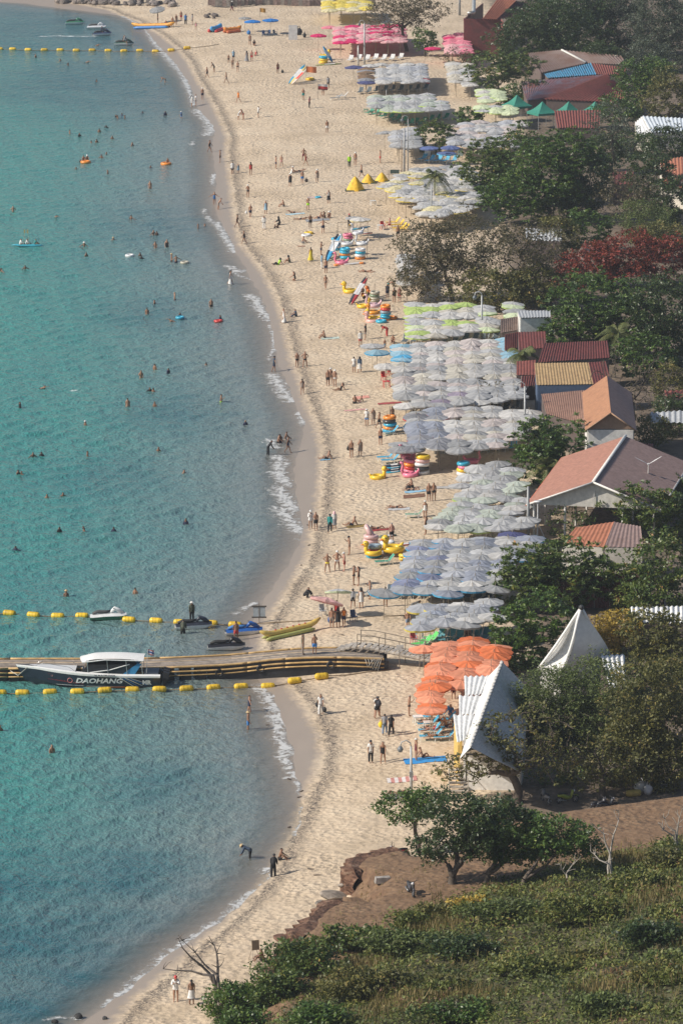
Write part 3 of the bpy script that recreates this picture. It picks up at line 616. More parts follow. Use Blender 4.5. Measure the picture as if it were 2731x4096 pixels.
def dead_tree(x, y, ends, label, r=.09, name='dead_tree', mat=None):
    b = G(x*K, y*K); t = thing(name, label, 'dead tree', b); mb = MB()
    for path in ends:
        pts = [Vector((0, 0, -.2))]
        for ex, ey in path:
            dx, dy, dz = ray(ex*K, ey*K); q = (b.y+random.uniform(-.5, .5))/dy; pts.append(Vector((dx*q, q*dy, CAM_H+dz*q))-b)
        fine = []
        for a, c in zip(pts[:-1], pts[1:]): fine += [a, a.lerp(c, .5)+Vector(RNG.normal(size=3))*.06*(c-a).length]
        fine.append(pts[-1]); m = len(fine)
        mb.tube(fine, [r*(1-.88*i/(m-1)) for i in range(m)], 5, False)
        for _ in range(7):
            p = fine[random.randrange(m//2, m)]; e = p+Vector((random.uniform(-.6, .6), random.uniform(-.4, .4), random.uniform(-.05, .7)))
            limb(mb, p, e, r*.25, .012, .15, 4)
    mb.build('branches', mat or BARKP(), t, True); return t
dead_tree(508, 2310, [[(500, 2240), (470, 2215), (420, 2160)], [(500, 2250), (498, 2190), (480, 2150)], [(490, 2240), (440, 2230), (375, 2225)], [(480, 2235), (440, 2200), (410, 2155)]], 'leafless grey tree standing on the sand by the scrub', .15, mat=M((.20, .17, .15), .85, .2, 6))
dead_tree(1305, 2040, [[(1300, 2010), (1285, 1985)], [(1300, 2005), (1320, 1975)]], 'small white dead sapling in the scrub')
dead_tree(1400, 2035, [[(1400, 1960), (1385, 1915), (1355, 1895)], [(1402, 1950), (1415, 1900), (1420, 1865)], [(1398, 1985), (1375, 1975), (1355, 1955)]], 'bleached white dead tree standing in the scrub', .10)
dead_tree(1560, 1975, [[(1550, 1910), (1525, 1880)], [(1555, 1900), (1565, 1860)], [(1545, 1920), (1510, 1890)]], 'pale leafless tree at the upper edge of the scrub', .1)

# ---- scrub over the hillside: too many stems to count
def in_frame(x, y, z, m=120):
    dx, dy, dz = x, y*_cp-(z-CAM_H)*_sp, y*_sp+(z-CAM_H)*_cp
    px = W0/2+FPX*dx/dy; py = H0/2-FPX*dz/dy
    return (px > -m) & (px < W0+m) & (py < H0+2.5*m) & (py > -m)
n = 380000
x = RNG.uniform(-26, 36, n); y = RNG.uniform(215, 350, n); z = height(x, y); hd = hill_d(x, y)
k = (hd > RNG.uniform(-1.2, 2.0, n)) & in_frame(x, y, z, 450); x, y, z, hd = x[k], y[k], z[k], hd[k]; n = len(x)
mound = .55+.6*wob(x, y, 6, 0)+.4*wob(x, y, 2.4, 2); mound = np.clip(mound, .08, 1.9)*sstep(-1, 5, hd)
dry = sstep(.2, 1.15, wob(x, y, 11, 1)+.3*RNG.normal(size=n)); col = np.clip(.45+.3*wob(x, y, 7, 2)+.22*wob(x, y, 2.0, 1)+.2*RNG.normal(size=n), 0, 1)
C = np.stack([x, y, z+mound*RNG.uniform(.15, 1, n)], 1)
gl = dry < .55
v, f, r = leaf_quads(C[gl], .25, col[gl], .5, .8)
put_ = put('hillside_scrub', fast_mesh('hillside_scrub', v, f, {'rnd': r}), leaf_mat('scrub')); tag(put_, 'low green and brown scrub covering the hillside', 'scrub', kind='stuff')
g = ~gl; C = C[g]; C[:, 2] = z[g]+mound[g]*.45+.2; v, f, r = leaf_quads(C, .75, col[g], .09, .1, np.tile([0, 0, 2.2], (len(C), 1)))
tag(put('dry_grass', fast_mesh('dry_grass', v, f, {'rnd': r}), leaf_mat('straw')), 'dry straw-coloured grass among the hillside scrub', 'grass', kind='stuff')
n = 16000; x = RNG.uniform(-12, 14, n); y = RNG.uniform(285, 350, n); z = height(x, y); k = (terr_m(x, y) > .3) & (hill_d(x, y) < 1) & (wob(x, y, 3.0, 0)+.5*wob(x, y, 1.2, 2) > .45); x, y, z = x[k], y[k], z[k]
v, f, r = leaf_quads(np.stack([x, y, z+.10], 1), .32, RNG.uniform(0, 1, len(x)), .14, .1, np.tile([0, 0, 1.6], (len(x), 1)))
tag(put('dry_tufts', fast_mesh('dry_tufts', v, f, {'rnd': r}), leaf_mat('straw')), 'thin dry tufts on the red dirt terrace', 'grass', kind='stuff')
# bushes that stand out from it
def bush(px, py, w, h, leaf, label, group=None, spec='mid', dens=1.0):
    b = G(px*K, py*K); s = ppm(b.x, b.y, b.z); hm = h*K/s
    return tree(px, py, [(px-w*.35, py-h*.45, w*.6, h*.5), (px+w*.35, py-h*.4, w*.6, h*.45), (px, py-h*.6, w*.55, h*.42)], leaf, spec, label, 'bush', 5, trunk_r=.05, cat='bush', group=group, dens=dens)
for a in ((560, 2330, 90, 75, 'green', 'leafy bush at the foot of the leafless grey tree'), (690, 2240, 90, 80, 'gloss', 'tall bush in front of the broken dirt bank'),
          (640, 2300, 70, 70, 'gloss', 'green bush between the leafless tree and the dirt bank'), (830, 2180, 100, 55, 'gloss', 'wide bush on top of the broken dirt bank'),
          (1000, 2110, 50, 35, 'olive', 'yellow-green bush under the twisted dark tree'), (560, 2380, 70, 60, 'green', 'bright leafy bush below the leafless grey tree'),
          (850, 2290, 120, 70, 'olive', 'broad olive bush on the lower hillside'), (740, 2370, 80, 60, 'green', 'bright green bush at the hill foot'),
          (1060, 2200, 80, 45, 'dark', 'dark green bush alone amid the dry grass'), (1085, 2345, 120, 45, 'green', 'round bright green bush in dry grass'),
          (1500, 2180, 80, 60, 'dark', 'dark hollow bush high on the hillside'), (1400, 2330, 90, 50, 'acacia', 'pale green feathery bush on the hillside'),
          (1350, 2120, 110, 60, 'scrub', 'brownish mixed bush below the bleached dead tree'), (1180, 2120, 110, 50, 'acacia', 'light green bush below the flat-crowned tree'),
          (1480, 2060, 90, 55, 'scrub', 'brown-green bush below the dirt yard'), (1545, 2010, 60, 50, 'olive', 'olive bush around the pale leafless tree'), (960, 2190, 120, 50, 'acacia', 'spreading light green bush beside the dirt bank'), (1240, 2250, 110, 45, 'scrub', 'low brown bush in the middle of the slope'), (1080, 2095, 50, 30, 'yellow', 'small yellow-leaved bush beneath the twisted trunks'), (1530, 2260, 80, 50, 'olive', 'olive bush high on the slope')):
    bush(*a)

rb = random.Random(21)
for i in range(14):
    x = rb.uniform(930, 1560); y = rb.uniform(2110, 2345)-(x-930)*.03
    if hill_d(*[np.array([v]) for v in P(x*K, y*K, 6)])[0] < 4: continue
    bush(x, y, rb.uniform(30, 75), rb.uniform(22, 42), rb.choice(('scrub', 'olive', 'acacia', 'scrub', 'brown')), 'low mixed green and brown bush on the open slope', 'bushes on the open slope', dens=.8)
# ================================================================== BEACH UMBRELLAS AND LOUNGERS
def canopy_mesh(n=10, rim=1.22, rise=.46, seed=0, sag=.05):
    rd = random.Random(seed); mb = MB(); rings = [(.0, 1.0), (.18, .93), (.45, .66), (.75, .32), (1.0, .0)]; m = n*2; vs = []
    wv = [rd.uniform(-.025, .025) for _ in range(n)]
    for u, h in rings[1:]:
        for j in range(m):
            a = 2*math.pi*j/m; rib = j % 2 == 0; k = 1.0 if rib else .968-.012*u
            z = h*rise - (0 if rib else sag*(.3+u)) + wv[(j//2) % n]*u
            vs.append((math.cos(a)*rim*u*k, math.sin(a)*rim*u*k, z))
    vs.append((0, 0, rise*1.04)); top = len(vs)-1; fs = []
    for i in range(3):
        for j in range(m): fs.append((i*m+j, (i+1)*m+j, (i+1)*m+(j+1) % m, i*m+(j+1) % m))
    fs += [(top, j, (j+1) % m) for j in range(m)]
    return MB().add(vs, fs).mesh('canopy')
def valance_mesh(n=10, rim=1.22, seed=0):
    rd = random.Random(seed); m = n*2; vs = []; wv = [rd.uniform(-.025, .025) for _ in range(n)]
    for lv, dz in ((0, .004), (1, -.15)):
        for j in range(m):
            a = 2*math.pi*j/m; rib = j % 2 == 0; k = (1.0 if rib else .956)*(1.006 - .02*lv)
            vs.append((math.cos(a)*rim*k, math.sin(a)*rim*k, (0 if rib else -.04)+wv[(j//2) % n]+dz*(1 if rib else .8)))
    return MB().add(vs, [(j, m+j, m+(j+1) % m, (j+1) % m) for j in range(m)]).mesh('valance')
CAN = [canopy_mesh(seed=i, sag=.022+.012*(i % 3), rise=.20+.04*(i % 3)) for i in range(6)]; VAL = [valance_mesh(seed=i) for i in range(6)]
_p = MB(); _p.tube([(0, 0, -2.5), (0, 0, .5)], .026, 6); _p.lathe([(.012, .5), (.035, .53), (.0, .6)], n=6); POLE = _p.mesh('pole')
UC = dict(white=(.57, .565, .55), cream=(.55, .525, .46), grey=(.38, .39, .40), lgrey=(.48, .49, .50), dgrey=(.30, .31, .34), violet=(.32, .35, .42), navy=(.10, .11, .24), lav=(.44, .46, .50),
          lime=(.45, .58, .20), plime=(.60, .68, .46), yellow=(.72, .60, .14), pyel=(.68, .63, .40), blue=(.10, .38, .62), pblue=(.32, .52, .64), dblue=(.14, .19, .40), orange=(.78, .22, .09), porange=(.80, .33, .20), red=(.55, .06, .06),
          pink=(.74, .25, .33), ppink=(.72, .42, .44), mag=(.66, .045, .17), rose=(.57, .515, .50), brown=(.25, .17, .11), purple=(.36, .31, .40), cgreen=(.46, .51, .45), royal=(.04, .22, .62), blush=(.78, .47, .45), slateb=(.26, .29, .42))
def umat(c): return M(UC[c], .85, .15, 1.6, trans=.22, spec=.2)
CW = dict(white='white', cream='cream', grey='grey', lgrey='light grey', dgrey='slate', violet='violet-grey', navy='navy', lav='lavender-grey', lime='bright lime', plime='pale lime', yellow='yellow', pyel='pale yellow', blue='bright blue', pblue='light blue', dblue='dark blue', orange='deep orange', porange='pale orange', red='red',
          pink='pink', ppink='pale pink', mag='magenta', rose='pinkish white', brown='brown', purple='purple-grey', cgreen='greenish grey', royal='royal blue', blush='blush pink', slateb='slate-blue')
UMB = []   # (x, y, ground z, height, colour, trim, tilt x, tilt y, size, label, group)
def block(poly, dx, dy, pick, where, group, ang=0.0, shear=0.0, h=2.35, size=1.0, jit=.14, drop=0.025):
    L = pxline(poly, h+1.3); rd = random.Random(len(UMB)+3)
    c = L.mean(0); ca, sa = math.cos(ang), math.sin(ang); Q = L-c
    U = Q[:, 0]*ca+Q[:, 1]*sa; V = -Q[:, 0]*sa+Q[:, 1]*ca; U = U-shear*V
    u0, u1, v0, v1 = U.min(), U.max(), V.min(), V.max(); nu = int((u1-u0)/dx)+1; nv = int((v1-v0)/dy)+1
    tmp = []
    for i in range(nu+1):
        cj = rd.uniform(-.2, .2)
        for j in range(nv+1):
            v = v0+j*dy+rd.uniform(-jit, jit)+cj+(.35*dy if i % 2 else 0); u = u0+i*dx+rd.uniform(-jit, jit)
            uu = u+shear*v; x = c[0]+uu*ca-v*sa; y = c[1]+uu*sa+v*ca
            if not inside(np.array([x]), np.array([y]), L)[0]: continue
            if rd.random() < drop: continue
            col, trim = pick(rd, (u-u0)/(u1-u0+1e-6), (v-v0)/(v1-v0+1e-6))
            tmp.append((i, x, y, gz(x, y), h+rd.uniform(-.12, .12), col, trim, rd.uniform(-.09, .09), rd.uniform(-.09, .09), size*rd.uniform(1.04, 1.16)))
    files = sorted({q[0] for q in tmp}); od = 'first second third fourth fifth sixth seventh eighth ninth tenth eleventh twelfth thirteenth fourteenth fifteenth'.split()
    for i, x, y, z, hh, col, trim, tx, ty, sz in tmp:
        UMB.append((x, y, z, hh, col, trim, tx, ty, sz, (CW[trim].split()[-1]+'-trimmed ' if trim and trim != col else '')+CW[col]+' umbrella, '+od[min(14, files.index(i))]+' file from sea, in '+where, group))
def one(px, py, col, trim, label, h=2.3, tx=0, ty=0, size=1.1, gpx=None):
    x, y = P(px, py, h+gz(*P(px, py, 3.3))); UMB.append((x, y, gz(x, y), h, col, trim, tx, ty, size, label, None))
def W(*o):                                             # weighted choice
    def f(rd, u, v): return rd.choice(o)
    return f
N_ = None
def k_lime(rd, u, v):
    if u < .30: return rd.choice([('plime', 'lime'), ('lime', 'lime'), ('white', 'lime'), ('lgrey', 'lime')])
    return rd.choice([('white', N_), ('cream', N_), ('lgrey', N_), ('white', N_), ('cream', N_), ('plime', 'lime')] if rd.random() < .9 else [('lime', 'lime')])
def k_big(rd, u, v):
    if v > .66 and u < .22: return rd.choice([('blue', 'blue'), ('pblue', 'blue'), ('white', 'blue'), ('pblue', 'pblue')])
    if u > .9 and v > .7: return ('pblue', 'blue')
    if v < .18: return rd.choice([('purple', N_), ('lgrey', N_), ('grey', N_), ('lav', N_), ('white', N_)])
    return rd.choice([('white', N_), ('white', N_), ('cream', N_), ('lgrey', N_), ('rose', N_), ('grey', N_)])
def k_mid(rd, u, v):
    if u < .26: return rd.choice([('dgrey', 'red'), ('grey', N_), ('violet', 'white'), ('dgrey', 'white'), ('violet', N_)])
    return rd.choice([('white', N_), ('cream', N_), ('white', N_), ('lgrey', N_), ('rose', N_), ('grey', N_)])
def k_green(rd, u, v): return rd.choice([('lgrey', 'cgreen'), ('cgreen', 'lime'), ('grey', N_), ('white', N_), ('lgrey', N_), ('cgreen', N_), ('lgrey', N_)])
def k_blue(rd, u, v):
    if u < .42: return rd.choice([('violet', 'blue'), ('lav', 'blue'), ('slateb', 'blue'), ('grey', 'blue'), ('lgrey', N_), ('violet', 'blue')])
    return rd.choice([('white', N_), ('lgrey', 'blue'), ('lav', N_), ('grey', N_), ('white', N_), ('lgrey', N_), ('violet', 'blue')])
def k_six(rd, u, v): return rd.choice([('lav', 'yellow'), ('violet', 'yellow'), ('grey', N_)] if u < .4 else [('lgrey', N_), ('grey', N_), ('white', N_), ('lav', N_)])
def k_yel(rd, u, v): return rd.choice([('lgrey', N_), ('white', 'yellow'), ('grey', N_), ('pyel', 'yellow'), ('white', N_), ('cream', 'yellow'), ('lgrey', 'yellow'), ('lgrey', N_)])
def k_pink(rd, u, v): return rd.choice([('pink', N_), ('ppink', N_), ('ppink', N_), ('pink', N_), ('ppink', N_), ('mag', N_)])
def k_d(rd, u, v): return rd.choice([('lav', N_), ('lgrey', N_), ('white', N_), ('lgrey', N_)])
def k_f(rd, u, v): return rd.choice([('cgreen', N_), ('lgrey', N_), ('grey', N_), ('cgreen', 'lime'), ('lgrey', N_)])
block('1690 2585 1700 2560 1975 2545 2010 2600 2000 2690 1900 2700 1800 2745 1670 2745 1665 2690', 1.95, 1.5, W(('orange', N_), ('porange', N_), ('porange', N_)), 'the packed orange patch', 'orange umbrellas beside the gangway', shear=.1)
for _x, _y, _c, _l in ((1719, 2742, 'porange', 'first orange umbrella in the file beside the white pavilion'), (1726, 2758, 'orange', 'second orange umbrella in the file beside the white pavilion'), (1715, 2776, 'porange', 'third orange umbrella in the file beside the white pavilion'), (1723, 2799, 'porange', 'fourth orange umbrella in the file beside the white pavilion'), (1728, 2826, 'orange', 'next to last orange umbrella in the file'), (1721, 2838, 'porange', 'last pale orange umbrella of the file over blue loungers')): one(_x, _y, _c, N_, _l, size=.97)
block('1690 2413 1960 2405 1975 2470 1935 2495 1770 2500 1650 2500 1660 2460', 1.8, 1.4, k_six, 'the small patch next to the gangway', 'small grey-violet umbrella patch', shear=.3)
block('1690 2140 2120 2140 2130 2200 2050 2262 2020 2362 1700 2372 1530 2358 1620 2250', 1.85, 1.65, k_blue, 'the patch beside the wide almond tree', 'blue-grey umbrella patch', shear=.1)
block('1935 1842 2045 1845 2100 1960 2110 2090 2020 2112 1760 2122 1705 2105 1770 2010 1850 1920', 1.85, 1.8, k_green, 'the patch before the long pink-brown roof', 'green-grey umbrella patch', shear=.25)
block('1640 1628 1930 1622 2180 1648 2170 1682 2095 1692 2065 1765 1920 1792 1740 1788 1600 1778 1612 1700', 1.85, 1.75, k_mid, 'the patch before the orange gable roof', 'white and slate umbrella patch')
block('1550 1385 1660 1362 2025 1358 2075 1540 2060 1592 1830 1612 1630 1618 1590 1500 1540 1462', 1.85, 1.85, k_big, 'the big patch before the tan roof', 'big white umbrella patch')
block('1598 1212 1990 1216 1990 1312 1920 1328 1598 1348', 1.9, 2.1, k_lime, 'the straight rows before the zinc roof', 'lime and white umbrella rows', jit=.07)
block('1985 1208 2060 1208 2080 1285 1990 1300', 2.1, 2.4, W(('plime', 'lime'), ('grey', N_), ('lgrey', 'lime')), 'the few against the zinc roof', 'umbrellas against the zinc roof')
block('1560 1022 1640 1010 1660 1120 1595 1128', 1.9, 2.0, W(('white', N_), ('rose', N_), ('white', 'ppink'), ('lgrey', N_)), 'the strip under the half-bare brown tree', 'pinkish umbrellas under the brown tree')
block('1505 735 1570 712 1700 668 1850 662 1900 700 1915 800 1850 850 1720 868 1620 800', 1.85, 1.95, k_yel, 'the patch around the beach palm', 'white and yellow umbrella patch', shear=.3)
block('1535 528 1640 512 1665 590 1560 590', 1.85, 2.0, W(('lgrey', N_), ('lav', N_), ('grey', N_)), 'the patch by the round glossy tree', 'grey umbrellas by the round glossy tree')
block('1760 510 1850 490 2090 490 2050 590 1830 590', 1.85, 2.0, W(('lgrey', N_), ('white', N_), ('rose', N_), ('lav', N_), ('grey', N_)), 'the patch behind the round glossy tree', 'grey-white umbrellas inland')
block('1450 386 1715 378 1785 428 1770 440 1600 452 1520 440', 1.85, 1.8, k_f, 'the patch over green tables', 'green-grey umbrellas over green tables')
block('1480 262 1685 257 1722 328 1495 330', 1.85, 1.95, k_d, 'the square patch behind the striped flag', 'bluish white umbrella square', jit=.07)
block('1412 268 1465 268 1478 330 1425 330', 1.9, 1.9, W(('dgrey', N_), ('navy', N_), ('brown', N_)), 'the dark file', 'dark umbrella file', jit=.06)
block('1760 250 1880 262 1895 345 1840 345 1790 300', 1.9, 2.0, W(('white', N_), ('lgrey', N_), ('cream', N_)), 'the inland patch', 'white umbrellas inland')
block('1880 358 1985 360 2000 412 1910 412', 1.9, 2.0, W(('plime', N_), ('plime', 'lime'), ('white', 'lime')), 'the patch beside green tents', 'pale lime umbrellas')
block('1870 420 2075 430 2080 458 1940 455', 1.9, 2.1, W(('plime', 'lime'), ('lgrey', 'lime'), ('plime', N_)), 'the patch before green tents', 'pale lime umbrellas')
block('1316 108 1612 106 1620 172 1322 172', 1.85, 1.8, k_pink, 'the pink patch', 'pink umbrella patch', jit=.07)
block('1750 138 1850 140 1870 215 1790 218', 1.9, 1.9, k_pink, 'the patch by the red building', 'pink umbrellas by the red building')
block('1270 4 1450 0 1495 42 1318 46', 2.0, 2.2, W(('yellow', N_), ('pyel', N_), ('yellow', N_)), 'the yellow patch', 'yellow umbrella patch', size=1.08)
one(1273, 143, 'mag', N_, 'magenta umbrella standing alone beside the pink patch'); one(1730, 193, 'mag', N_, 'bright magenta umbrella beside the small green tree')
one(1307, 2402, 'blush', N_, 'tilted pale pink umbrella over grey plastic chairs', tx=-.34, ty=-.12, size=1.2); one(1352, 2366, 'lgrey', 'plime', 'grey umbrella tilted behind the pale pink one', tx=-.2, ty=.2, size=.95)
one(1507, 1408, 'pblue', 'blue', 'light blue umbrella standing alone on the sand', h=2.7, size=1.1); one(1489, 1383, 'lgrey', N_, 'pale grey umbrella standing beside the light blue one', h=2.5)
one(1441, 878, 'white', 'pyel', 'white umbrella over the pile of swim rings'); one(1415, 872, 'lgrey', N_, 'grey umbrella beside the pile of swim rings', size=.9)
one(1010, 85, 'royal', N_, 'bright blue umbrella of the lone stall on open sand'); one(1082, 80, 'royal', N_, 'second bright blue umbrella by the white board'); one(980, 72, 'grey', N_, 'grey umbrella behind the bright blue ones', size=.9)
one(629, 40, 'grey', N_, 'grey umbrella tilted over bathers near the rocks', tx=.2, ty=-.25, size=1.1)
one(1645, 1797, 'dgrey', N_, 'dark slate umbrella over the inflatables'); one(2048, 2140, 'navy', N_, 'navy umbrella between the pale green and blue-grey patches')
one(1715, 592, 'dblue', N_, 'dark blue umbrella beside a white menu board'); one(1785, 612, 'dblue', 'blue', 'dark blue umbrella with light blue trim'); one(1800, 590, 'dblue', N_, 'dark blue umbrella behind the trimmed one')
UMB.sort(key=lambda u: u[1])
NI = 310
far = []
for i, (x, y, z, h, col, trim, tx, ty, sz, lab, grp) in enumerate(UMB):
    lone = grp is None
    if i < NI or lone:
        t = thing('beach_umbrella', lab, 'umbrella', (x, y, z), random.uniform(0, .6), grp or None)
        k = random.randrange(6); ma = umat(col)
        c = put('canopy', CAN[k], ma, t, (0, 0, h), scale=sz, rot=(tx, ty, random.uniform(0, 6.28)))
        put('valance', VAL[k], umat(trim) if trim else ma, c)
        put('pole', POLE, M((.32, .27, .20), .6), t, (0, 0, h-.02), rot=(tx*.5, ty*.5, 0))
    else: far.append((x, y, z, h, col, trim, tx, ty, sz))
if far:   # beyond some three hundred the farthest ones are one mass
    fm = MB(); cols = []
    def slot(c):
        if c not in cols: cols.append(c)
        return cols.index(c)
    cv = [[tuple(v.co) for v in m.vertices] for m in CAN]; cf = [[tuple(p.vertices) for p in m.polygons] for m in CAN]
    vv = [[tuple(v.co) for v in m.vertices] for m in VAL]; vf = [[tuple(p.vertices) for p in m.polygons] for m in VAL]
    for x, y, z, h, col, trim, tx, ty, sz in far:
        k = random.randrange(6); mt = Matrix.Translation((x, y, z+h)) @ Matrix.Rotation(tx, 4, 'X') @ Matrix.Rotation(ty, 4, 'Y') @ Matrix.Rotation(random.uniform(0, 6.28), 4, 'Z') @ Matrix.Scale(sz, 4)
        fm.cm = slot(col); fm.add([mt @ Vector(v) for v in cv[k]], cf[k])
        fm.cm = slot(trim or col); fm.add([mt @ Vector(v) for v in vv[k]], vf[k])
        fm.cm = slot('pole'); fm.tube([(x, y, z-.1), (x, y, z+h+.4)], .03, 5)
    tag(fm.build('far_umbrellas', [M((.32, .27, .20), .6) if c == 'pole' else umat(c) for c in cols]), 'mass of far white, grey, pink and yellow beach umbrellas', 'umbrellas', kind='stuff')
print('UMBRELLAS', len(UMB), len(far))
# ---- loungers
def lounger_tree(col, fr):
    t = thing('sun_lounger', 'x', 'sun lounger'); W_ = .62
    b = MB()
    for i in range(7): b.box((-.85+i*.17, 0, .34), (.15, W_, .03))
    b.build('seat', col, t)
    b = MB()
    for i in range(5): b.box((.31+.15*i*math.cos(.85)+.05, 0, .36+(.15*i+.07)*math.sin(.85)), (.14, W_, .03), ry=-.85)
    b.build('backrest', col, t)
    b = MB()
    for s in (-1, 1):
        b.tube([(-.95, s*.32, .33), (.3, s*.32, .33), (.78, s*.32, .90)], .022, 5); b.tube([(.35, s*.32, .02), (.62, s*.32, .68)], .018, 5)
        b.tube([(-.1, s*.36, .33), (0, s*.36, .56), (.35, s*.36, .58)], .018, 5)
    b.build('frame', fr, t)
    for sx in (-.8, .3):
        for s in (-1, 1): MB().tube([(sx, s*.32, .33), (sx-.06, s*.34, -.03)], .022, 5).build('leg', fr, t)
    return t
_first = {}
def lounger(px, py, rz, col, label, group=None, fr=(.7, .7, .68)):
    g = G(px, py); key = (col, fr)
    if key not in _first:
        t = _first[key] = lounger_tree(M(col, .6), M(fr, .5)); t.location = g; t.rotation_euler = (0, 0, rz); tag(t, label, None, group)
    else: t = copy_tree(_first[key], loc=g, rz=rz, label=label, group=group)
    return t
BL, YL, GL, WH, DG = (.06, .38, .58), (.78, .52, .05), (.05, .30, .20), (.72, .72, .70), (.10, .13, .15)
rd = random.Random(5)
def row(x0, y0, x1, y1, n, rz, col, label, group, fr=(.7, .7, .68)):
    for i in range(n): lounger(x0+(x1-x0)*i/max(1, n-1), y0+(y1-y0)*i/max(1, n-1)+rd.uniform(-3, 3), rz+rd.uniform(-.08, .08), col, label, group, fr)
row(1560, 1738, 1600, 1722, 2, .1, BL, 'blue lounger beside the stack of orange and blue rings', 'blue loungers by the ring stack')
lounger(1545, 1840, .15, BL, 'blue lounger with raised back on open sand above the yellow duck'); lounger(1562, 1852, .12, BL, 'second blue lounger with raised back on open sand')
for i, (x, y) in enumerate(((1573, 898), (1590, 908), (1600, 920), (1612, 925))): lounger(x, y, .25, YL, 'yellow plastic lounger out in the sun beside the half-bare brown tree', 'yellow loungers in the sun', YL)
lounger(1540, 2258, .2, GL, 'green lounger beside the pile of swim rings'); lounger(1660, 2070, .0, (.2, .36, .24), 'pale green lounger at the edge of the green-grey umbrellas'); lounger(1450, 2385, .0, DG, 'dark lounger on the sand behind the blue-grey umbrellas')
row(1700, 2880, 1755, 2875, 2, .15, BL, 'blue lounger at the end of the orange umbrella file', 'blue loungers by the white pavilion'); row(1715, 2905, 1780, 2890, 2, .12, BL, 'blue lounger holding sunbathers beside the white pavilion', 'blue loungers by the white pavilion')
row(1720, 2935, 1790, 2925, 2, .12, BL, 'blue lounger holding sunbathers beside the white pavilion', 'blue loungers by the white pavilion'); row(1725, 2962, 1780, 2962, 2, .1, BL, 'blue lounger holding sunbathers beside the white pavilion', 'blue loungers by the white pavilion')
row(1690, 2585, 1740, 2560, 3, .5, (.10, .52, .12), 'bright green lounger stacked near the gangway', 'bright green loungers by the gangway', (.6, .66, .6))
row(1760, 2570, 1940, 2560, 6, 1.2, (.08, .28, .34), 'teal lounger in the shade behind the orange umbrellas', 'teal loungers in the shade')
row(1560, 2385, 1990, 2400, 12, 1.35, DG, 'dark lounger in shade under the blue-grey umbrellas', 'loungers under blue-grey umbrellas'); row(1760, 1812, 2050, 1800, 9, 1.3, BL, 'blue lounger in the shade under the white and slate umbrellas', 'blue loungers under umbrellas')
row(1640, 1640, 2060, 1640, 12, 1.3, DG, 'dark lounger in the gap between the two big white patches', 'loungers between the white patches'); row(1620, 1372, 1980, 1362, 10, 1.3, DG, 'dark lounger in the gap below the lime rows', 'loungers below the lime rows')
row(1440, 372, 1700, 362, 9, 1.2, DG, 'dark lounger in front of the bluish white umbrella square', 'loungers before the umbrella square'); row(1480, 455, 1640, 500, 7, .9, GL, 'green lounger below the green-grey umbrellas', 'green loungers over the green tables'); row(1660, 500, 1780, 480, 5, 1.0, GL, 'green lounger below the green-grey umbrellas', 'green loungers over the green tables')
row(1400, 245, 1600, 238, 7, 1.2, WH, 'white lounger in front of the pink umbrellas', 'white loungers by the pink patch'); lounger(1370, 392, .0, WH, 'white lounger out on the sand behind the striped flag'); lounger(1345, 400, .1, DG, 'dark lounger next to the white one behind the striped flag')
row(1690, 645, 1810, 650, 5, .9, BL, 'blue lounger under the dark blue umbrellas', 'loungers under dark blue umbrellas')
def table(px, py, rz, col, label, group=None, s=1.0):
    t = thing('plastic_table', label, 'table', G(px, py), rz, group, s); m = M(col, .5)
    MB().box((0, 0, .62), (.7, .7, .04)).build('table_top', m, t)
    for a in (-1, 1):
        for b in (-1, 1): MB().tube([(a*.28, b*.28, .61), (a*.33, b*.33, -.02)], .035, 5).build('leg', m, t)
def chair(px, py, rz, col, label, group=None):
    t = thing('plastic_chair', label, 'chair', G(px, py), rz, group); m = M(col, .45)
    MB().box((0, 0, .43), (.46, .46, .04)).build('seat', m, t); MB().box((0, .25, .70), (.46, .04, .52), rx=-.2).build('backrest', m, t)
    for a in (-1, 1):
        MB().tube([(a*.24, -.18, .43), (a*.25, -.15, .64), (a*.24, .24, .66)], .03, 5).build('armrest', m, t)
        for b in (-1, 1): MB().tube([(a*.2, b*.2, .43), (a*.24, b*.24, -.02)], .03, 5).build('leg', m, t)
RED, WHT, GRN = (.6, .05, .05), (.75, .75, .73), (.06, .26, .16)
for x, y, c, lb in ((1535, 1522, RED, 'red plastic chair beside the big white umbrella patch'), (1560, 1500, RED, 'red plastic chair pushed under the white umbrellas'), (1530, 916, RED, 'red plastic chair beside yellow loungers'), (1291, 2462, (.42, .42, .42), 'grey plastic chair under the tilted pink umbrella'), (1415, 2485, (.05, .07, .14), 'dark blue draped chair beside the tilted pink umbrella'), (1655, 2575, (.5, .08, .1), 'dark red chair at the head of the gangway')): chair(x, y, .4, c, lb)
for x, y, c, lb in ((1545, 1548, RED, 'red plastic table on the sand by the white umbrellas'), (1672, 2895, WHT, 'white plastic table by the orange umbrella file'), (1712, 2918, WHT, 'white plastic table between blue loungers'), (1492, 822, WHT, 'low white table on the sand by the yellow-white umbrellas'), (1520, 920, WHT, 'white table beside the red chair'), (1675, 2555, (.1, .35, .5), 'blue table at the head of the gangway')): table(x, y, .2, c, lb)
for i in range(14): table(1462+i*17+rd.uniform(-3, 3), 452+i*4.2+rd.uniform(-5, 5), rd.uniform(0, .4), GRN, 'dark green plastic table under the green-grey umbrellas', 'green plastic tables', .85)
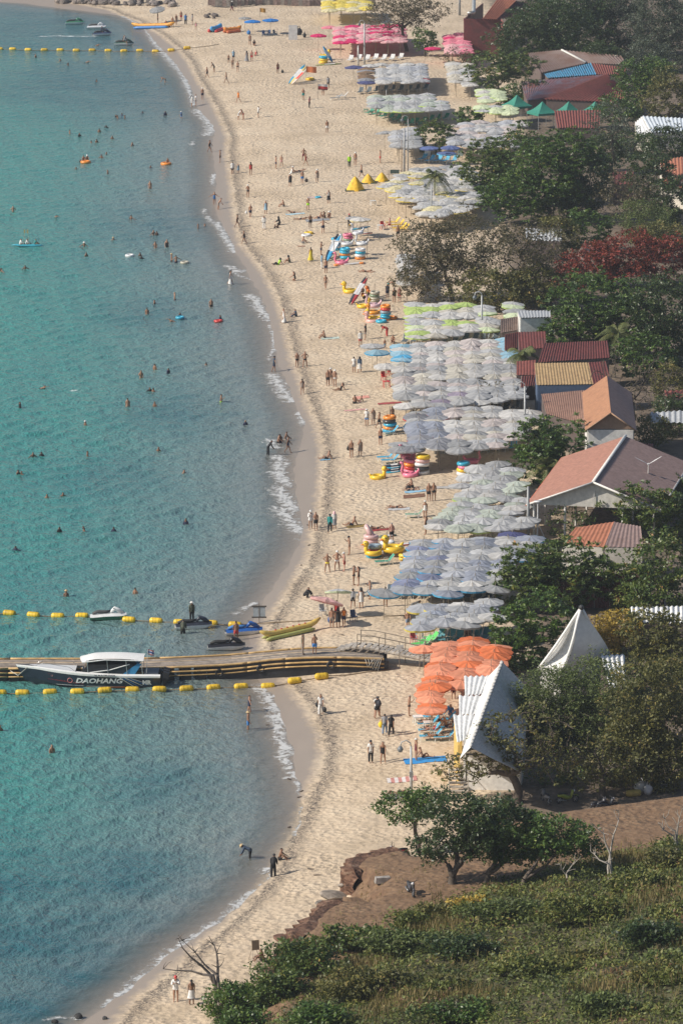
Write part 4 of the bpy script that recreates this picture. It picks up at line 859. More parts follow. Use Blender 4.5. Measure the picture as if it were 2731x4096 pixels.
# ================================================================== BUILDINGS
def q4(s, k=1.0):
    v = [float(a) for a in s.split()]; return [PV(v[i]*k, v[i+1]*k, v[i+2]) for i in range(0, len(v), 3)]
def sheet(a, b, c, d, pitch=.3, amp=.04, th=.02):
    """corrugated sheet: eave a-b, ridge c-d (a under d, b under c); waves run from eave to ridge"""
    w = max((b-a).length, (c-d).length); n = max(4, int(w/pitch*4)); nv = max(2, int((d-a).length/1.2))
    nn = (b-a).cross(d-a).normalized(); nn = nn if nn.z > 0 else -nn; mb = MB()
    def fn(u, v): return a.lerp(b, u).lerp(d.lerp(c, u), v)+nn*(amp*math.sin(u*n*math.pi/2)+.008*math.sin(v*9+u*7))
    mb.grid(fn, n, nv); return mb
def metal(c, rust=(.16, .07, .04), amt=.35, sc=.8, rough=.55):
    key = ('metal', c, rust, amt, sc)
    if key in MATS: return MATS[key]
    m = bpy.data.materials.new('roof_metal'); n, l = nodes_of(m); b = n['Principled BSDF']; b.inputs['Roughness'].default_value = rough
    geo = N(n, 'NewGeometry'); t = N(n, 'TexNoise'); t.inputs['Scale'].default_value = sc; t.inputs['Detail'].default_value = 6; t.inputs['Roughness'].default_value = .65; l.new(geo.outputs['Position'], t.inputs['Vector'])
    f = mth(n, l, 'MULTIPLY_ADD', t.outputs['Fac'], 5, -2.9+amt, True)
    t2 = N(n, 'TexNoise'); t2.inputs['Scale'].default_value = 3.0; t2.inputs['Detail'].default_value = 3; l.new(geo.outputs['Position'], t2.inputs['Vector'])
    r = ramp(n, [(.3, tuple(v*.8 for v in c)), (.7, tuple(min(1, v*1.12) for v in c))]); l.new(t2.outputs['Fac'], r.inputs[0])
    l.new(mix(n, l, mth(n, l, 'MULTIPLY', f, .75), r.outputs[0], rust), b.inputs['Base Color']); MATS[key] = m; return m
def wall_under(t, a, b, top, col, name='wall', inset=None):
    za = gz(a.x, a.y)-.2; zb = gz(b.x, b.y)-.2; c = (a+b)/2; n = (b-a).cross(Vector((0, 0, 1))).normalized()*.08; mb = MB()
    vs = [Vector((a.x, a.y, za)), Vector((b.x, b.y, zb)), Vector((b.x, b.y, b.z-.1)), Vector((a.x, a.y, a.z-.1))]
    vs = [v-n for v in vs]+[v+n for v in vs]
    mb.add(vs, [(3, 2, 1, 0), (4, 5, 6, 7), (0, 1, 5, 4), (1, 2, 6, 5), (2, 3, 7, 6), (3, 0, 4, 7)]); return mb.build(name, col, t)
def rel(o):   # parts are built at world places under an Empty at the origin
    return o
WC = lambda: M((.34, .30, .26), .85)
def house(name, label, planes, walls=None, cat='building', posts=False, inset=.35):
    """planes: (corners 'px py z' x4 eave-left eave-right ridge-right ridge-left, colour, pitch)"""
    t = thing(name, label, cat); allp = []
    for spec, m, *o in planes:
        v = [float(q) for q in spec.split()]
        for e, g in ((0, 9), (3, 6)):                  # a ridge rises over its eave as a pitch of about 20 degrees would look from here
            dpx = v[e+1]-v[g+1]
            if v[e+2] > 2.5 and dpx > 15: v[g+2] = v[e+2]+min(v[g+2]-v[e+2], .70*dpx/ppm(0, PV(v[e], v[e+1], v[e+2]).y, v[e+2]))
        a, b, c, d = q4(' '.join(str(q) for q in v)); sheet(a, b, c, d, *(o[:2] or [.3])).build('roof_sheet', m, t, True); allp += [a, b, c, d]
        if walls:
            mid = (a+b+c+d)/4
            A, B, C, D = [p.lerp(mid, .06) for p in (a, b, c, d)]
            wall_under(t, A, B, None, walls); wall_under(t, B, C, None, walls); wall_under(t, D, A, None, walls); wall_under(t, C, D, None, walls)
        if posts:
            for p in (a, b, c, d): MB().tube([(p.x, p.y, gz(p.x, p.y)-.1), (p.x, p.y, p.z)], .06, 6).build('post', WC(), t)
    return t
def strip(t, pts, w, h, m, name):
    MB().tube(pts, w, 6, flat=h).build(name, m, t, True)
RED_ = metal((.235, .075, .06), (.13, .06, .045)); DRED = metal((.17, .05, .045), (.09, .045, .04), .5); RUST = metal((.20, .15, .135), (.13, .065, .045), .9, .5)
TAN = metal((.42, .29, .15), (.2, .1, .06), .2); ZINC = metal((.45, .47, .49), (.30, .26, .24), .1); WMET = metal((.72, .73, .73), (.45, .42, .38), -.2); BLUEM = metal((.07, .27, .45), (.12, .10, .12), .5, 1.2)
ORB = metal((.40, .20, .11), (.25, .11, .06), .2); PINKR = metal((.40, .20, .145), (.30, .17, .13), .1); MAUVE_SHADE = metal((.27, .19, .175), (.2, .13, .11), .2); TERR_ = metal((.42, .17, .10), (.25, .10, .06), .2); BRN = metal((.24, .17, .14), (.15, .09, .06), .4); WBLUE = metal((.58, .64, .70), (.4, .42, .44), -.2)  # mauve: shade of the right-hand slopes put into their roof colour
CRM = M((.62, .58, .50), .8); WHW = M((.74, .72, .68), .7); DKW = M((.12, .09, .08), .85)
# long pink-brown gable roof with white gable
t = thing('beach_restaurant', 'open restaurant with long pink-brown gable roof and white gable', 'building')
N1, F1 = PV(2371, 1930, 7.0), PV(2500, 1745, 7.0); ax = (F1-N1).normalized(); pr = Vector((ax.y, -ax.x, 0)).normalized()
for s, m in ((-1, PINKR), (1, MAUVE_SHADE)):
    ea, eb = N1+pr*s*6.0+Vector((0, 0, -2.3)), F1+pr*s*6.0+Vector((0, 0, -2.3))
    (sheet(ea, eb, F1, N1, .45, .05) if s > 0 else sheet(eb, ea, N1, F1, .45, .05)).build('roof_sheet', m, t, True)
    strip(t, [ea+Vector((0, 0, -.06)), eb+Vector((0, 0, -.06))], .09, 1, M((.6, .16, .08), .5) if s < 0 else WHW, 'fascia')
    strip(t, [ea, N1+Vector((0, 0, .02))], .09, 1, WHW, 'barge_board')
strip(t, [N1+Vector((0, 0, .09)), F1+Vector((0, 0, .09))], .16, .5, WHW, 'ridge_cap')
gi = N1+ax*.5
MB().add([gi+pr*-5.6+Vector((0, 0, -2.35)), gi+pr*5.6+Vector((0, 0, -2.35)), gi+Vector((0, 0, -.12))], [(0, 1, 2)]).build('gable', M((.66, .63, .57), .8), t)
MB().box(gi+Vector((0, -.12, -1.6)), (.08, .06, 1.6)).build('gable_batten', WHW, t)
for u in (0.03, .35, .68, .97):
    for s in (-5.4, -2.6, 2.6, 5.4):
        p = N1.lerp(F1, u)+pr*s; MB().tube([(p.x, p.y, 1.2), (p.x, p.y, 4.8)], .12, 6).build('post', WHW, t)
p = N1.lerp(F1, .97); wall_under(t, p+pr*-5.4+Vector((0, 0, -2.4)), p+pr*5.4+Vector((0, 0, -2.4)), None, DKW, 'back_wall')
house('kitchen_shed', 'low red roof behind the long pink-brown gable roof', [('2378 1795 4.2 2610 1805 4.2 2610 1775 5 2376 1768 5', RED_)], CRM)
# orange gable house and its lean-to
t = thing('gabled_house', 'steep orange gable roof house with brown lean-to roof', 'building')
N2, F2 = PV(2442, 1652, 8.2), PV(2426, 1503, 8.2); ax = (F2-N2).normalized(); pr = Vector((ax.y, -ax.x, 0)).normalized()
for s, m in ((-1, ORB), (1, MAUVE_SHADE)):
    ea, eb = N2+pr*s*2.4+Vector((0, 0, -1.7)), F2+pr*s*2.4+Vector((0, 0, -1.7))
    (sheet(ea, eb, F2, N2, .3) if s > 0 else sheet(eb, ea, N2, F2, .3)).build('roof_sheet', m, t, True)
    strip(t, [ea, N2], .07, 1, M((.35, .22, .14), .7), 'barge_board')
gi = N2+ax*.4; w_ = pr*2.1
MB().add([gi-w_+Vector((0, 0, -1.6)), gi+w_+Vector((0, 0, -1.6)), gi+Vector((0, 0, -.1))], [(0, 1, 2)]).build('gable', M((.30, .20, .14), .8), t)
for a, b in ((gi-w_, gi+w_), (gi+w_, F2+w_), (F2-w_, gi-w_)): wall_under(t, a+Vector((0, 0, -1.6)), b+Vector((0, 0, -1.6)), None, WHW, 'wall')
a, b, c, d = q4('2183 1655 4.6 2352 1702 4.4 2340 1560 5.3 2163 1576 5.2'); sheet(a, b, c, d, .3).build('lean_to_roof', metal((.30, .17, .12), (.2, .1, .07), .3), t, True)
for p, q in ((a, b), (b, c), (d, a)): wall_under(t, p.lerp((c+a)/2, .05), q.lerp((c+a)/2, .05), None, DKW, 'wall')
a, b, c, d = q4('2350 1715 4.0 2530 1710 4.0 2525 1690 4.3 2345 1695 4.3'); sheet(a, b, c, d, .3).build('awning', WBLUE, t, True)
# the dark red row and the tan roof
house('tan_roof_house', 'house with tan corrugated roof beside the big white umbrella patch', [('2144 1540 4.4 2371 1536 4.4 2352 1450 6.2 2136 1452 6.2', TAN, .3), ('2371 1536 4.4 2440 1530 4.4 2420 1445 6.1 2352 1449 6.1', DRED, .3)], M((.08, .12, .2), .8))
house('red_roof_house', 'long dark red corrugated roof under the great green tree', [('2151 1450 4.6 2440 1430 4.6 2430 1362 6.2 2175 1372 6.2', DRED, .3), ('2075 1400 4.2 2185 1390 4.4 2180 1325 5.6 2070 1328 5.6', DRED, .3)], DKW)
house('red_kiosk', 'small red roofed kiosk beside the leaning palm', [('2018 1401 3.8 2077 1388 3.8 2077 1327 5.0 2018 1338 5.0', RED_)], DKW)
house('red_porch', 'little red porch roof beside a tall lamp post', [('2081 1550 3.8 2150 1538 3.8 2163 1500 4.6 2085 1505 4.6', RED_)], None, posts=True)
house('red_hut', 'small dull red hut behind the leaning palm', [('2065 1500 3.9 2140 1500 3.9 2140 1440 5.0 2065 1445 5.0', RED_)], DKW)
house('zinc_shed', 'shed with shiny zinc roof beside the lime umbrella rows', [('2089 1342 4.0 2216 1338 4.0 2200 1269 6.0 2077 1272 6.0', ZINC, .35), ('2067 1243 5.0 2199 1241 5.0 2200 1268 6.05 2077 1271 6.05', ZINC, .35)], WHW)
house('brown_shed', 'small brown boarded shed roof beside the zinc roof', [('2002 1332 3.9 2067 1320 3.9 2069 1266 5 2002 1276 5', BRN)], DKW)
# lower right houses
house('hipped_house', 'house with terracotta hipped roof behind the wide almond tree', [('2242 2180 4.3 2414 2188 4.3 2454 2087 6.3 2300 2110 6.0', TERR_, .4), ('2414 2188 4.3 2570 2190 4.3 2560 2105 6.0 2454 2087 6.3', MAUVE_SHADE, .4)], CRM)
t = thing('corrugated_fence', 'tall dark red corrugated fence behind the almond tree', 'fence')
for i in range(6):
    x0 = 2190+i*61; a, b = G(x0, 2432), G(x0+60, 2432); hh = Vector((0, 0, 3.1+random.uniform(-.1, .1)))
    sheet(a, b, b+hh, a+hh, .18, .045).build('panel', DRED, t, True)
    MB().tube([a+Vector((.05, .06, -.1)), a+Vector((.05, .06, 3.3))], .06, 5).build('post', WC(), t)
# tent-like white roof
t = thing('white_peaked_roof', 'steep white peaked roof beside the yellow-leaved tree', 'building')
ap = PV(2323, 2430, 9.6); cs = [PV(2150, 2678, 4.4), PV(2238, 2700, 4.2), PV(2455, 2650, 4.4), PV(2330, 2600, 4.5)]
wm = M((.80, .79, .76), .75, .06)
for i in range(4):
    a, b = cs[i], cs[(i+1) % 4]; nn = (b-a).cross(ap-a).normalized(); nn = nn if nn.z > 0 else -nn
    MB().grid(lambda u, v: a.lerp(b, u).lerp(ap, v*.985)-nn*.55*math.sin(math.pi*min(1, v*1.15))*(1-.3*v), 10, 12).build('roof_panel', wm, t, True)
    strip(t, [a.lerp(ap, v)-nn*.25*math.sin(math.pi*min(1, v*1.15)) for v in (0, .2, .4, .6, .8, 1)], .13, 1, wm, 'hip_cap')
    wall_under(t, a.lerp(ap, .08), b.lerp(ap, .08), None, WHW, 'wall')
MB().ball(ap, .22, 8, 6).build('finial', M((.05, .05, .05), .5), t)
house('corrugated_shelter', 'white corrugated shelter roof under the acacia', [('2441 2762 3.9 2507 2754 3.9 2497 2618 5.6 2400 2622 5.6', WMET, .4, .09)], DKW)
house('white_shed', 'white corrugated shed roof behind dull green leaves', [('2525 2490 3.9 2740 2492 3.9 2740 2425 5 2521 2428 5', WMET, .4, .09)], DKW)
# white pavilion with stepped awnings
t = thing('white_pavilion', 'white beach pavilion with three stepped corrugated awnings and long ridge', 'building')
N3, F3 = PV(1880, 2990, 7.0), PV(2008, 2647, 7.0)
le0, le1 = PV(1838, 3035, 5.0), PV(1950, 2706, 5.0); re0, re1 = PV(2070, 3085, 3.7), PV(2130, 2775, 3.7)
MB().grid(lambda u, v: le0.lerp(le1, u).lerp(N3.lerp(F3, u), v)+Vector((0, 0, .05*math.sin(u*60))), 90, 4).build('roof_slope', M((.78, .77, .74), .7, .08), t, True)
sheet(re0, re1, F3, N3, .4, .06).build('roof_sheet', metal((.66, .67, .68), (.5, .48, .45), -.2), t, True)
for u in range(26):
    p = N3.lerp(F3, (u+.5)/26)+Vector((0, 0, .06)); MB().ball(p, (.17, .42, .12), 6, 4).build('ridge_tile', M((.55, .54, .52), .8), t, True)
for s, z0, z1 in (('1859 2782 4.3 1942 2776 4.5 1984 2703 5.0 1855 2705 4.9', 0, 0), ('1836 2860 4.3 1930 2856 4.5 1978 2782 5.0 1834 2782 4.9', 0, 0), ('1827 2970 4.2 1900 2946 4.5 1954 2859 5.0 1811 2859 4.9', 0, 0)):
    a, b, c, d = q4(s); sheet(a, b, c, d, .42, .075).build('awning', WMET, t, True)
    wall_under(t, a+Vector((.15, .15, -.1)), d+Vector((.15, -.15, -.1)), None, M((.62, .42, .12), .7), 'side_panel')
fl, fr = G(1868, 3160), G(2078, 3160); fl.z = fr.z = 3.7
wall_under(t, fl, fr, None, WHW, 'front_wall'); wall_under(t, fr, Vector((re1.x-.3, re1.y, 4.1)), None, WHW, 'side_wall'); wall_under(t, Vector((le0.x+.5, fl.y, 4.8)), Vector((le1.x+.4, le1.y, 4.8)), None, WHW, 'side_wall')
MB().add([fl+Vector((-.3, .12, 0)), fr+Vector((.1, .12, 0)), N3+Vector((.2, .3, -.25))], [(0, 1, 2)]).build('gable', WHW, t)
gstep = G(1838, 3165)
for i in range(6): MB().box(gstep+Vector((-.1, 1.2-i*.3, 1.3-i*.24)), (1.3, .3, .12)).build('step', M((.5, .45, .38), .8), t)
for dx in (-.8, .6):
    MB().tube([gstep+Vector((dx, -.4, 0)), gstep+Vector((dx, -.4, 1.1)), gstep+Vector((dx, 1.4, 2.4)), gstep+Vector((dx, 1.4, 1.2))], .04, 5).build('handrail', M((.6, .55, .48), .7), t)
# far buildings
t = house('red_corrugated_building', 'tall red corrugated building beside the pink umbrellas', [('1862 204 1.6 2050 210 1.6 2040 142 4.2 1860 142 4.2', RED_, .5, .1), ('1858 142 4.4 2042 142 4.4 2002 74 7.6 1852 74 7.6', RED_, .5, .1), ('1928 76 7.4 1985 78 7.4 2066 3 10 2000 -20 10', TERR_, .5, .1), ('1985 78 7.4 2130 60 7.4 2110 10 9 2064 4 10', DRED, .5, .1)], None)
a, b, c, d = q4('1856 74 7.5 2002 74 7.5 2040 20 7.5 1930 10 7.5'); wall_under(t, a+Vector((0, .5, 0)), b+Vector((0, .5, 0)), None, DRED, 'wall'); wall_under(t, a+Vector((0, .5, 0)), d, None, DRED, 'wall')
MB().tube([PV(1875, 60, 7.6), PV(1875, 52, 8.4), PV(1893, 50, 8.4), PV(1894, 2, 9.5)], .3, 8).build('vent_pipe', M((.6, .6, .58), .4, metal=.4), t, True)
t = house('rusty_roof_hall', 'wide patched rusty roof with white ridge cap and blue sheet', [('2160 292 4.2 2345 252 4.6 2245 200 6.4 2110 212 5.4', RUST, .55, .09), ('2345 252 4.6 2505 258 4.4 2480 222 5.6 2245 200 6.4', RUST, .55, .09), ('2190 312 3.9 2382 298 4.1 2360 252 4.9 2175 296 4.3', BLUEM, .5, .1), ('2385 298 4.1 2500 302 4.0 2502 272 4.8 2362 252 4.9', RED_, .5, .1)], DKW)
_z = 4.2+min(2.2, .70*92/ppm(0, PV(2160, 292, 4.2).y)); strip(t, [PV(2245, 199, 4.6+.70*52/ppm(0, PV(2345, 252, 4.6).y)+.1), PV(2342, 249, 4.72)], .22, .6, WHW, 'ridge_cap')
house('long_red_roof_hall', 'large faded red corrugated roof behind the green tents', [('2105 402 3.7 2172 396 3.8 2420 298 6.0 2080 326 4.8', metal((.24, .10, .09), (.20, .21, .26), .5, .5, .1), .55, .08), ('2172 397 3.8 2505 410 3.6 2480 345 5.2 2425 297 6.0', RED_, .5, .1)], DKW)
house('red_tiled_house', 'small red tiled roof in front of the green tents', [('2228 512 3.9 2395 512 3.9 2400 440 5.6 2215 442 5.6', RED_, .4, .08)], DKW)
house('metal_roof_house', 'house with pale blue-white metal roof at the tree edge', [('2605 530 4.0 2760 526 4.0 2760 474 5.4 2568 464 5.4', WBLUE, .55, .09), ('2545 545 3.4 2605 531 4.0 2568 464 5.4 2538 490 4.4', WMET, .55, .09)], CRM)
house('terracotta_house', 'terracotta roofed house half hidden by dark trees', [('2655 745 4.0 2760 765 4.0 2760 622 6.4 2636 642 6.0', TERR_, .55, .09)], CRM)
house('dull_red_shed', 'dull red shed roof among trees', [('2450 738 3.8 2528 738 3.8 2532 682 5 2448 690 5', DRED, .55, .09)], DKW)
house('grey_corrugated_shed', 'grey corrugated shed roof behind half-bare trees', [('2102 960 3.9 2246 964 3.9 2246 915 5.2 2100 914 5.2', ZINC, .45, .09)], DKW)
house('brown_tent', 'brown peaked tent beside the red-leaved tree', [('2285 1035 3.4 2330 1040 3.4 2338 975 5.2 2336 974 5.2', BRN), ('2330 1040 3.4 2372 1000 3.6 2340 974 5.2 2338 975 5.2', M((.45, .34, .26), .8))], None, posts=True)
house('open_shelter', 'open shelter with grey roof and blue posts', [('2600 1690 4.0 2760 1690 4.0 2760 1640 4.8 2600 1650 4.8', ZINC, .55, .09)], None, posts=True)
house('pink_shed_roof', 'faded pink metal roof strip beside the bare grey tree', [('2660 1590 4 2760 1590 4 2760 1560 4.8 2655 1562 4.8', RED_, .55, .09)], DKW)
def tent(px, py, w, label, col, group=None, hz=5.3):
    x, y = P(px, py, hz+.0); z = gz(x, y); t = thing('canopy_tent', label, 'tent', (x, y, z), .5, group); h = w/2; top = Vector((0, 0, hz-z)); e = 2.3
    cs = [Vector((-h, -h, e)), Vector((h, -h, e)), Vector((h, h, e)), Vector((-h, h, e))]
    for i in range(4):
        a, b = cs[i], cs[(i+1) % 4]; MB().grid(lambda u, v: a.lerp(b, u).lerp(top, v)-Vector((0, 0, .22*math.sin(math.pi*v))), 6, 5).build('roof_panel', col, t, True)
        MB().add([a, b, b-Vector((0, 0, .3)), a-Vector((0, 0, .3))], [(0, 1, 2, 3)]).build('valance', col, t)
        MB().tube([a*.98, (a.x*.98, a.y*.98, -.1)], .04, 5).build('post', M((.5, .5, .5), .4, metal=.5), t)
GT = M((.03, .22, .16), .7, .1)
for x, y, lb in ((2067, 378, 'green tent behind the small dark tree'), (2168, 405, 'green tent beside the small dark tree, first in front of the red roof'), (2273, 405, 'green tent between two others in front of the red roof'), (2379, 405, 'last green tent, close to the small red tiled roof')): tent(x, y, 3.2, lb, GT, 'green tents')
# stone wall and rocks at the far end
t = thing('stone_wall', 'low grey stone wall at the far end of the beach', 'wall')
for i in range(46):
    x = 840+i*14.5; p = PV(x, 16+3*math.sin(i*.3), 1.6); MB().box((p.x, p.y, 1.9+random.uniform(-.05, .05)), (.66, .5, 1.1+random.uniform(-.1, .1)), rz=random.uniform(-.05, .05)).build('stone', M((.24+random.choice((0, .05)), .215, .19), .9, .3), t)
def rock_mesh(seed, nn=3):
    bm = bmesh.new(); bmesh.ops.create_icosphere(bm, subdivisions=2, radius=1); rd = random.Random(seed)
    ds = [Vector((rd.gauss(0, 1), rd.gauss(0, 1), rd.gauss(0, 1))).normalized() for _ in range(9)]
    for v in bm.verts:
        k = 1
        for d in ds:
            q = v.co.dot(d)
            if q > .72: k -= (q-.72)*.75
        v.co *= k*rd.uniform(.95, 1.05); v.co.z *= .75
    me = bpy.data.meshes.new('boulder'); bm.to_mesh(me); bm.free(); return me
ROCK = [rock_mesh(i) for i in range(5)]
def rock(px, py, s, label, col=(.20, .17, .15), group=None, name='boulder', sz=None):
    p = G(px, py); return tag(put(name, random.choice(ROCK), M(col, .9, .35, 2), None, p+Vector((0, 0, s*.25)), rot=(random.uniform(-.4, .4), random.uniform(-.4, .4), random.uniform(0, 6)), scale=sz or s), label, 'rock', group)
rd = random.Random(11)
for i in range(70):
    x = rd.uniform(235, 690); y = rd.uniform(2, 16)+max(0, (x-330)*.03) if x > 330 else rd.uniform(-5, 14)
    rock(x, y, rd.uniform(.35, 1.0), 'grey-brown boulder in the rock pile at the far end of the bay', rd.choice(((.20, .17, .15), (.14, .12, .11), (.27, .23, .2))), 'boulders at the far end of the bay')
for i in range(9): rock(820+rd.uniform(0, 45), 58+rd.uniform(0, 16), rd.uniform(.3, .55), 'dark stone in the small heap on the sand', (.12, .10, .09), 'heap of stones on the sand')
# broken bank: slabs of red earth and rock fallen from the terrace
for x, y, s, c, lb in ((1338, 3592, .75, (.26, .22, .18), 'grey flat slab lying along the bank edge'), (1388, 3560, .6, (.30, .26, .22), 'pale grey slab beside the flat one on the bank'), (1232, 3755, .5, (.28, .24, .2), 'pale rock under the overhang'), (1140, 3765, .6, (.15, .085, .06), 'red-brown rock lying at the sand edge'), (1178, 3750, .5, (.17, .11, .08), 'brown rock beside the one at the sand edge'), (1110, 3785, .3, (.15, .1, .08), 'small brown rock at the sand edge'), (1280, 3618, .4, (.3, .26, .22), 'pale stone on the corner of the bank'), (1402, 3480, .35, (.15, .09, .06), 'brown clod fallen on the sand'), (1420, 3470, .25, (.13, .08, .06), 'small clod beside the fallen one')):
    rock(x, y, s, lb, c, sz=(s*1.5, s, s*.45))
for x, y, s, lb in ((315, 4070, .3, 'dark rock breaking the water in the foam'), (220, 4090, .25, 'dark rock awash near the foam edge'), (420, 4075, .2, 'small rock awash at the shore')): rock(x, y, s, lb, (.06, .06, .06))
# ================================================================== PEOPLE
def V3(*a): return Vector(a)
def dirv(pitch, yaw=0.0):                              # pitch 0 = straight down, 90 = forward (-Y), 180 = up; yaw turns outward
    p, y = R(pitch), R(yaw); return V3(math.sin(p)*math.sin(y), -math.sin(p)*math.cos(y), -math.cos(p))
def skeleton(lean=0, arms=((8, 6, 0, 0), (8, 6, 0, 0)), legs=((0, 0), (0, 0)), pelvis=.93, head=0, twist=0, spread=.0, lift=0, kneeyaw=4, roll=None):
    """arms: (upper pitch, upper yaw-out, fore pitch, fore yaw); legs: (thigh pitch, shin pitch)"""
    J = {}; E = []
    up = lambda a: V3(0, -math.sin(R(a)), math.cos(R(a)))
    pv = V3(0, 0, pelvis); J['pelvis'] = pv; u = up(lean)
    J['belly'] = pv+u*.17; J['chest'] = pv+u*.37; J['neckb'] = pv+u*.53; uh = up(lean*.6+head)
    J['jaw'] = J['neckb']+uh*.11+V3(0, -.012, 0); J['skull'] = J['neckb']+uh*.19; J['top'] = J['neckb']+uh*.265
    ch = [('pelvis', 'belly'), ('belly', 'chest'), ('chest', 'neckb'), ('neckb', 'jaw'), ('jaw', 'skull'), ('skull', 'top')]
    fw = V3(0, -math.cos(R(lean)), -math.sin(R(lean)))
    for s, S, a, l in ((-1, 'R', arms[0], legs[0]), (1, 'L', arms[1], legs[1])):
        sh = J['neckb']-u*.05+V3(s*.175, 0, 0); J['sh'+S] = sh
        d1 = dirv(a[0], 0); d1 = (d1+V3(s*math.tan(R(a[1]))*.9, 0, 0)).normalized(); d2 = dirv(a[2], 0); d2 = (d2+V3(s*math.tan(R(max(-80, min(80, a[3])))), 0, 0)).normalized()
        J['el'+S] = sh+d1*.28; J['wr'+S] = J['el'+S]+d2*.24; J['ha'+S] = J['wr'+S]+d2*.10; J['fi'+S] = J['ha'+S]+d2*.075+V3(-s*.01, -.02, 0)
        hp = pv+V3(s*.095, 0, -.03); J['hip'+S] = hp
        t1 = (dirv(l[0])+V3(s*(.05+spread), 0, 0)).normalized(); t2 = (dirv(l[1])+V3(s*spread*.6, 0, 0)).normalized()
        J['kn'+S] = hp+t1*.42; J['an'+S] = J['kn'+S]+t2*.41; ft = dirv(l[1]+88); J['to'+S] = J['an'+S]+ft*.17-t2*-.03
        ch += [('neckb', 'sh'+S), ('sh'+S, 'el'+S), ('el'+S, 'wr'+S), ('wr'+S, 'ha'+S), ('ha'+S, 'fi'+S), ('pelvis', 'hip'+S), ('hip'+S, 'kn'+S), ('kn'+S, 'an'+S), ('an'+S, 'to'+S)]
    return J, ch
RAD0 = dict(pelvis=(.145, .105), belly=(.125, .09), chest=(.15, .105), neckb=(.07, .06), jaw=(.072, .078), skull=(.088, .10), top=(.05, .055), sh=(.062, .062), el=(.043, .043), wr=(.029, .029), ha=(.036, .024), fi=(.022, .014), hip=(.092, .095), kn=(.057, .06), an=(.038, .042), to=(.036, .026))
RAD = {k: tuple(1.1*x for x in v) for k, v in RAD0.items()}
POSE = {
 'st': skeleton(), 'st2': skeleton(legs=((4, 2), (-6, -10)), arms=((12, 10, 30, 0), (-4, 10, 8, 0))),
 'wk': skeleton(3, ((-22, 7, -8, 0), (24, 7, 42, 0)), ((26, 12), (-16, -38)), .91), 'wk2': skeleton(4, ((20, 8, 40, 0), (-18, 8, -6, 0)), ((-14, -36), (24, 10)), .91),
 'hp': skeleton(-3, ((-18, 48, 30, -45), (-18, 48, 30, -45)), ((3, 0), (3, 0)), spread=.14), 'ph': skeleton(2, ((35, 12, 140, -20), (5, 8, 10, 0)), head=8),
 'both': skeleton(2, ((40, 14, 125, -30), (40, 14, 125, -30)), head=12), 'out': skeleton(3, ((30, 60, 30, 60), (10, 50, 30, 60)), ((14, 4), (-12, -22)), .91),
 'bend': skeleton(72, ((12, 4, 20, 0), (22, 6, 30, 0)), ((8, -4), (4, -2)), .88, head=10), 'stoop': skeleton(35, ((25, 6, 40, 0), (15, 6, 30, 0)), ((12, -4), (-6, -10)), .9),
 'sit': skeleton(14, ((50, 10, 62, -12), (50, 10, 62, -12)), ((128, 42), (124, 40)), .13, head=5), 'sitl': skeleton(-22, ((-35, 14, -28, 0), (-35, 14, -28, 0)), ((96, 78), (128, 30)), .13),
 'kneel': skeleton(18, ((40, 8, 60, -8), (40, 8, 60, -8)), ((62, -84), (62, -84)), .33), 'crouch': skeleton(40, ((60, 8, 40, 0), (60, 8, 30, 0)), ((118, -18), (118, -18)), .3, head=-10),
 'chair': skeleton(4, ((28, 12, 75, 0), (28, 12, 75, 0)), ((84, 4), (84, 4)), .5), 'ride': skeleton(16, ((50, 10, 78, 0), (50, 10, 78, 0)), ((62, 8), (62, 8)), .62, spread=.32),
 'lie': skeleton(-88, ((-86, 14, -84, 0), (-60, 30, -120, 0)), ((92, 88), (125, 42)), .12), 'prone': skeleton(86, ((120, 30, 100, -40), (120, 30, 100, -40)), ((-92, -90), (-90, -92)), .12),
 'swim': skeleton(70, ((120, 20, 95, 0), (60, 40, 80, 10)), ((-70, -80), (-60, -75)), .9)}
BODY = {}
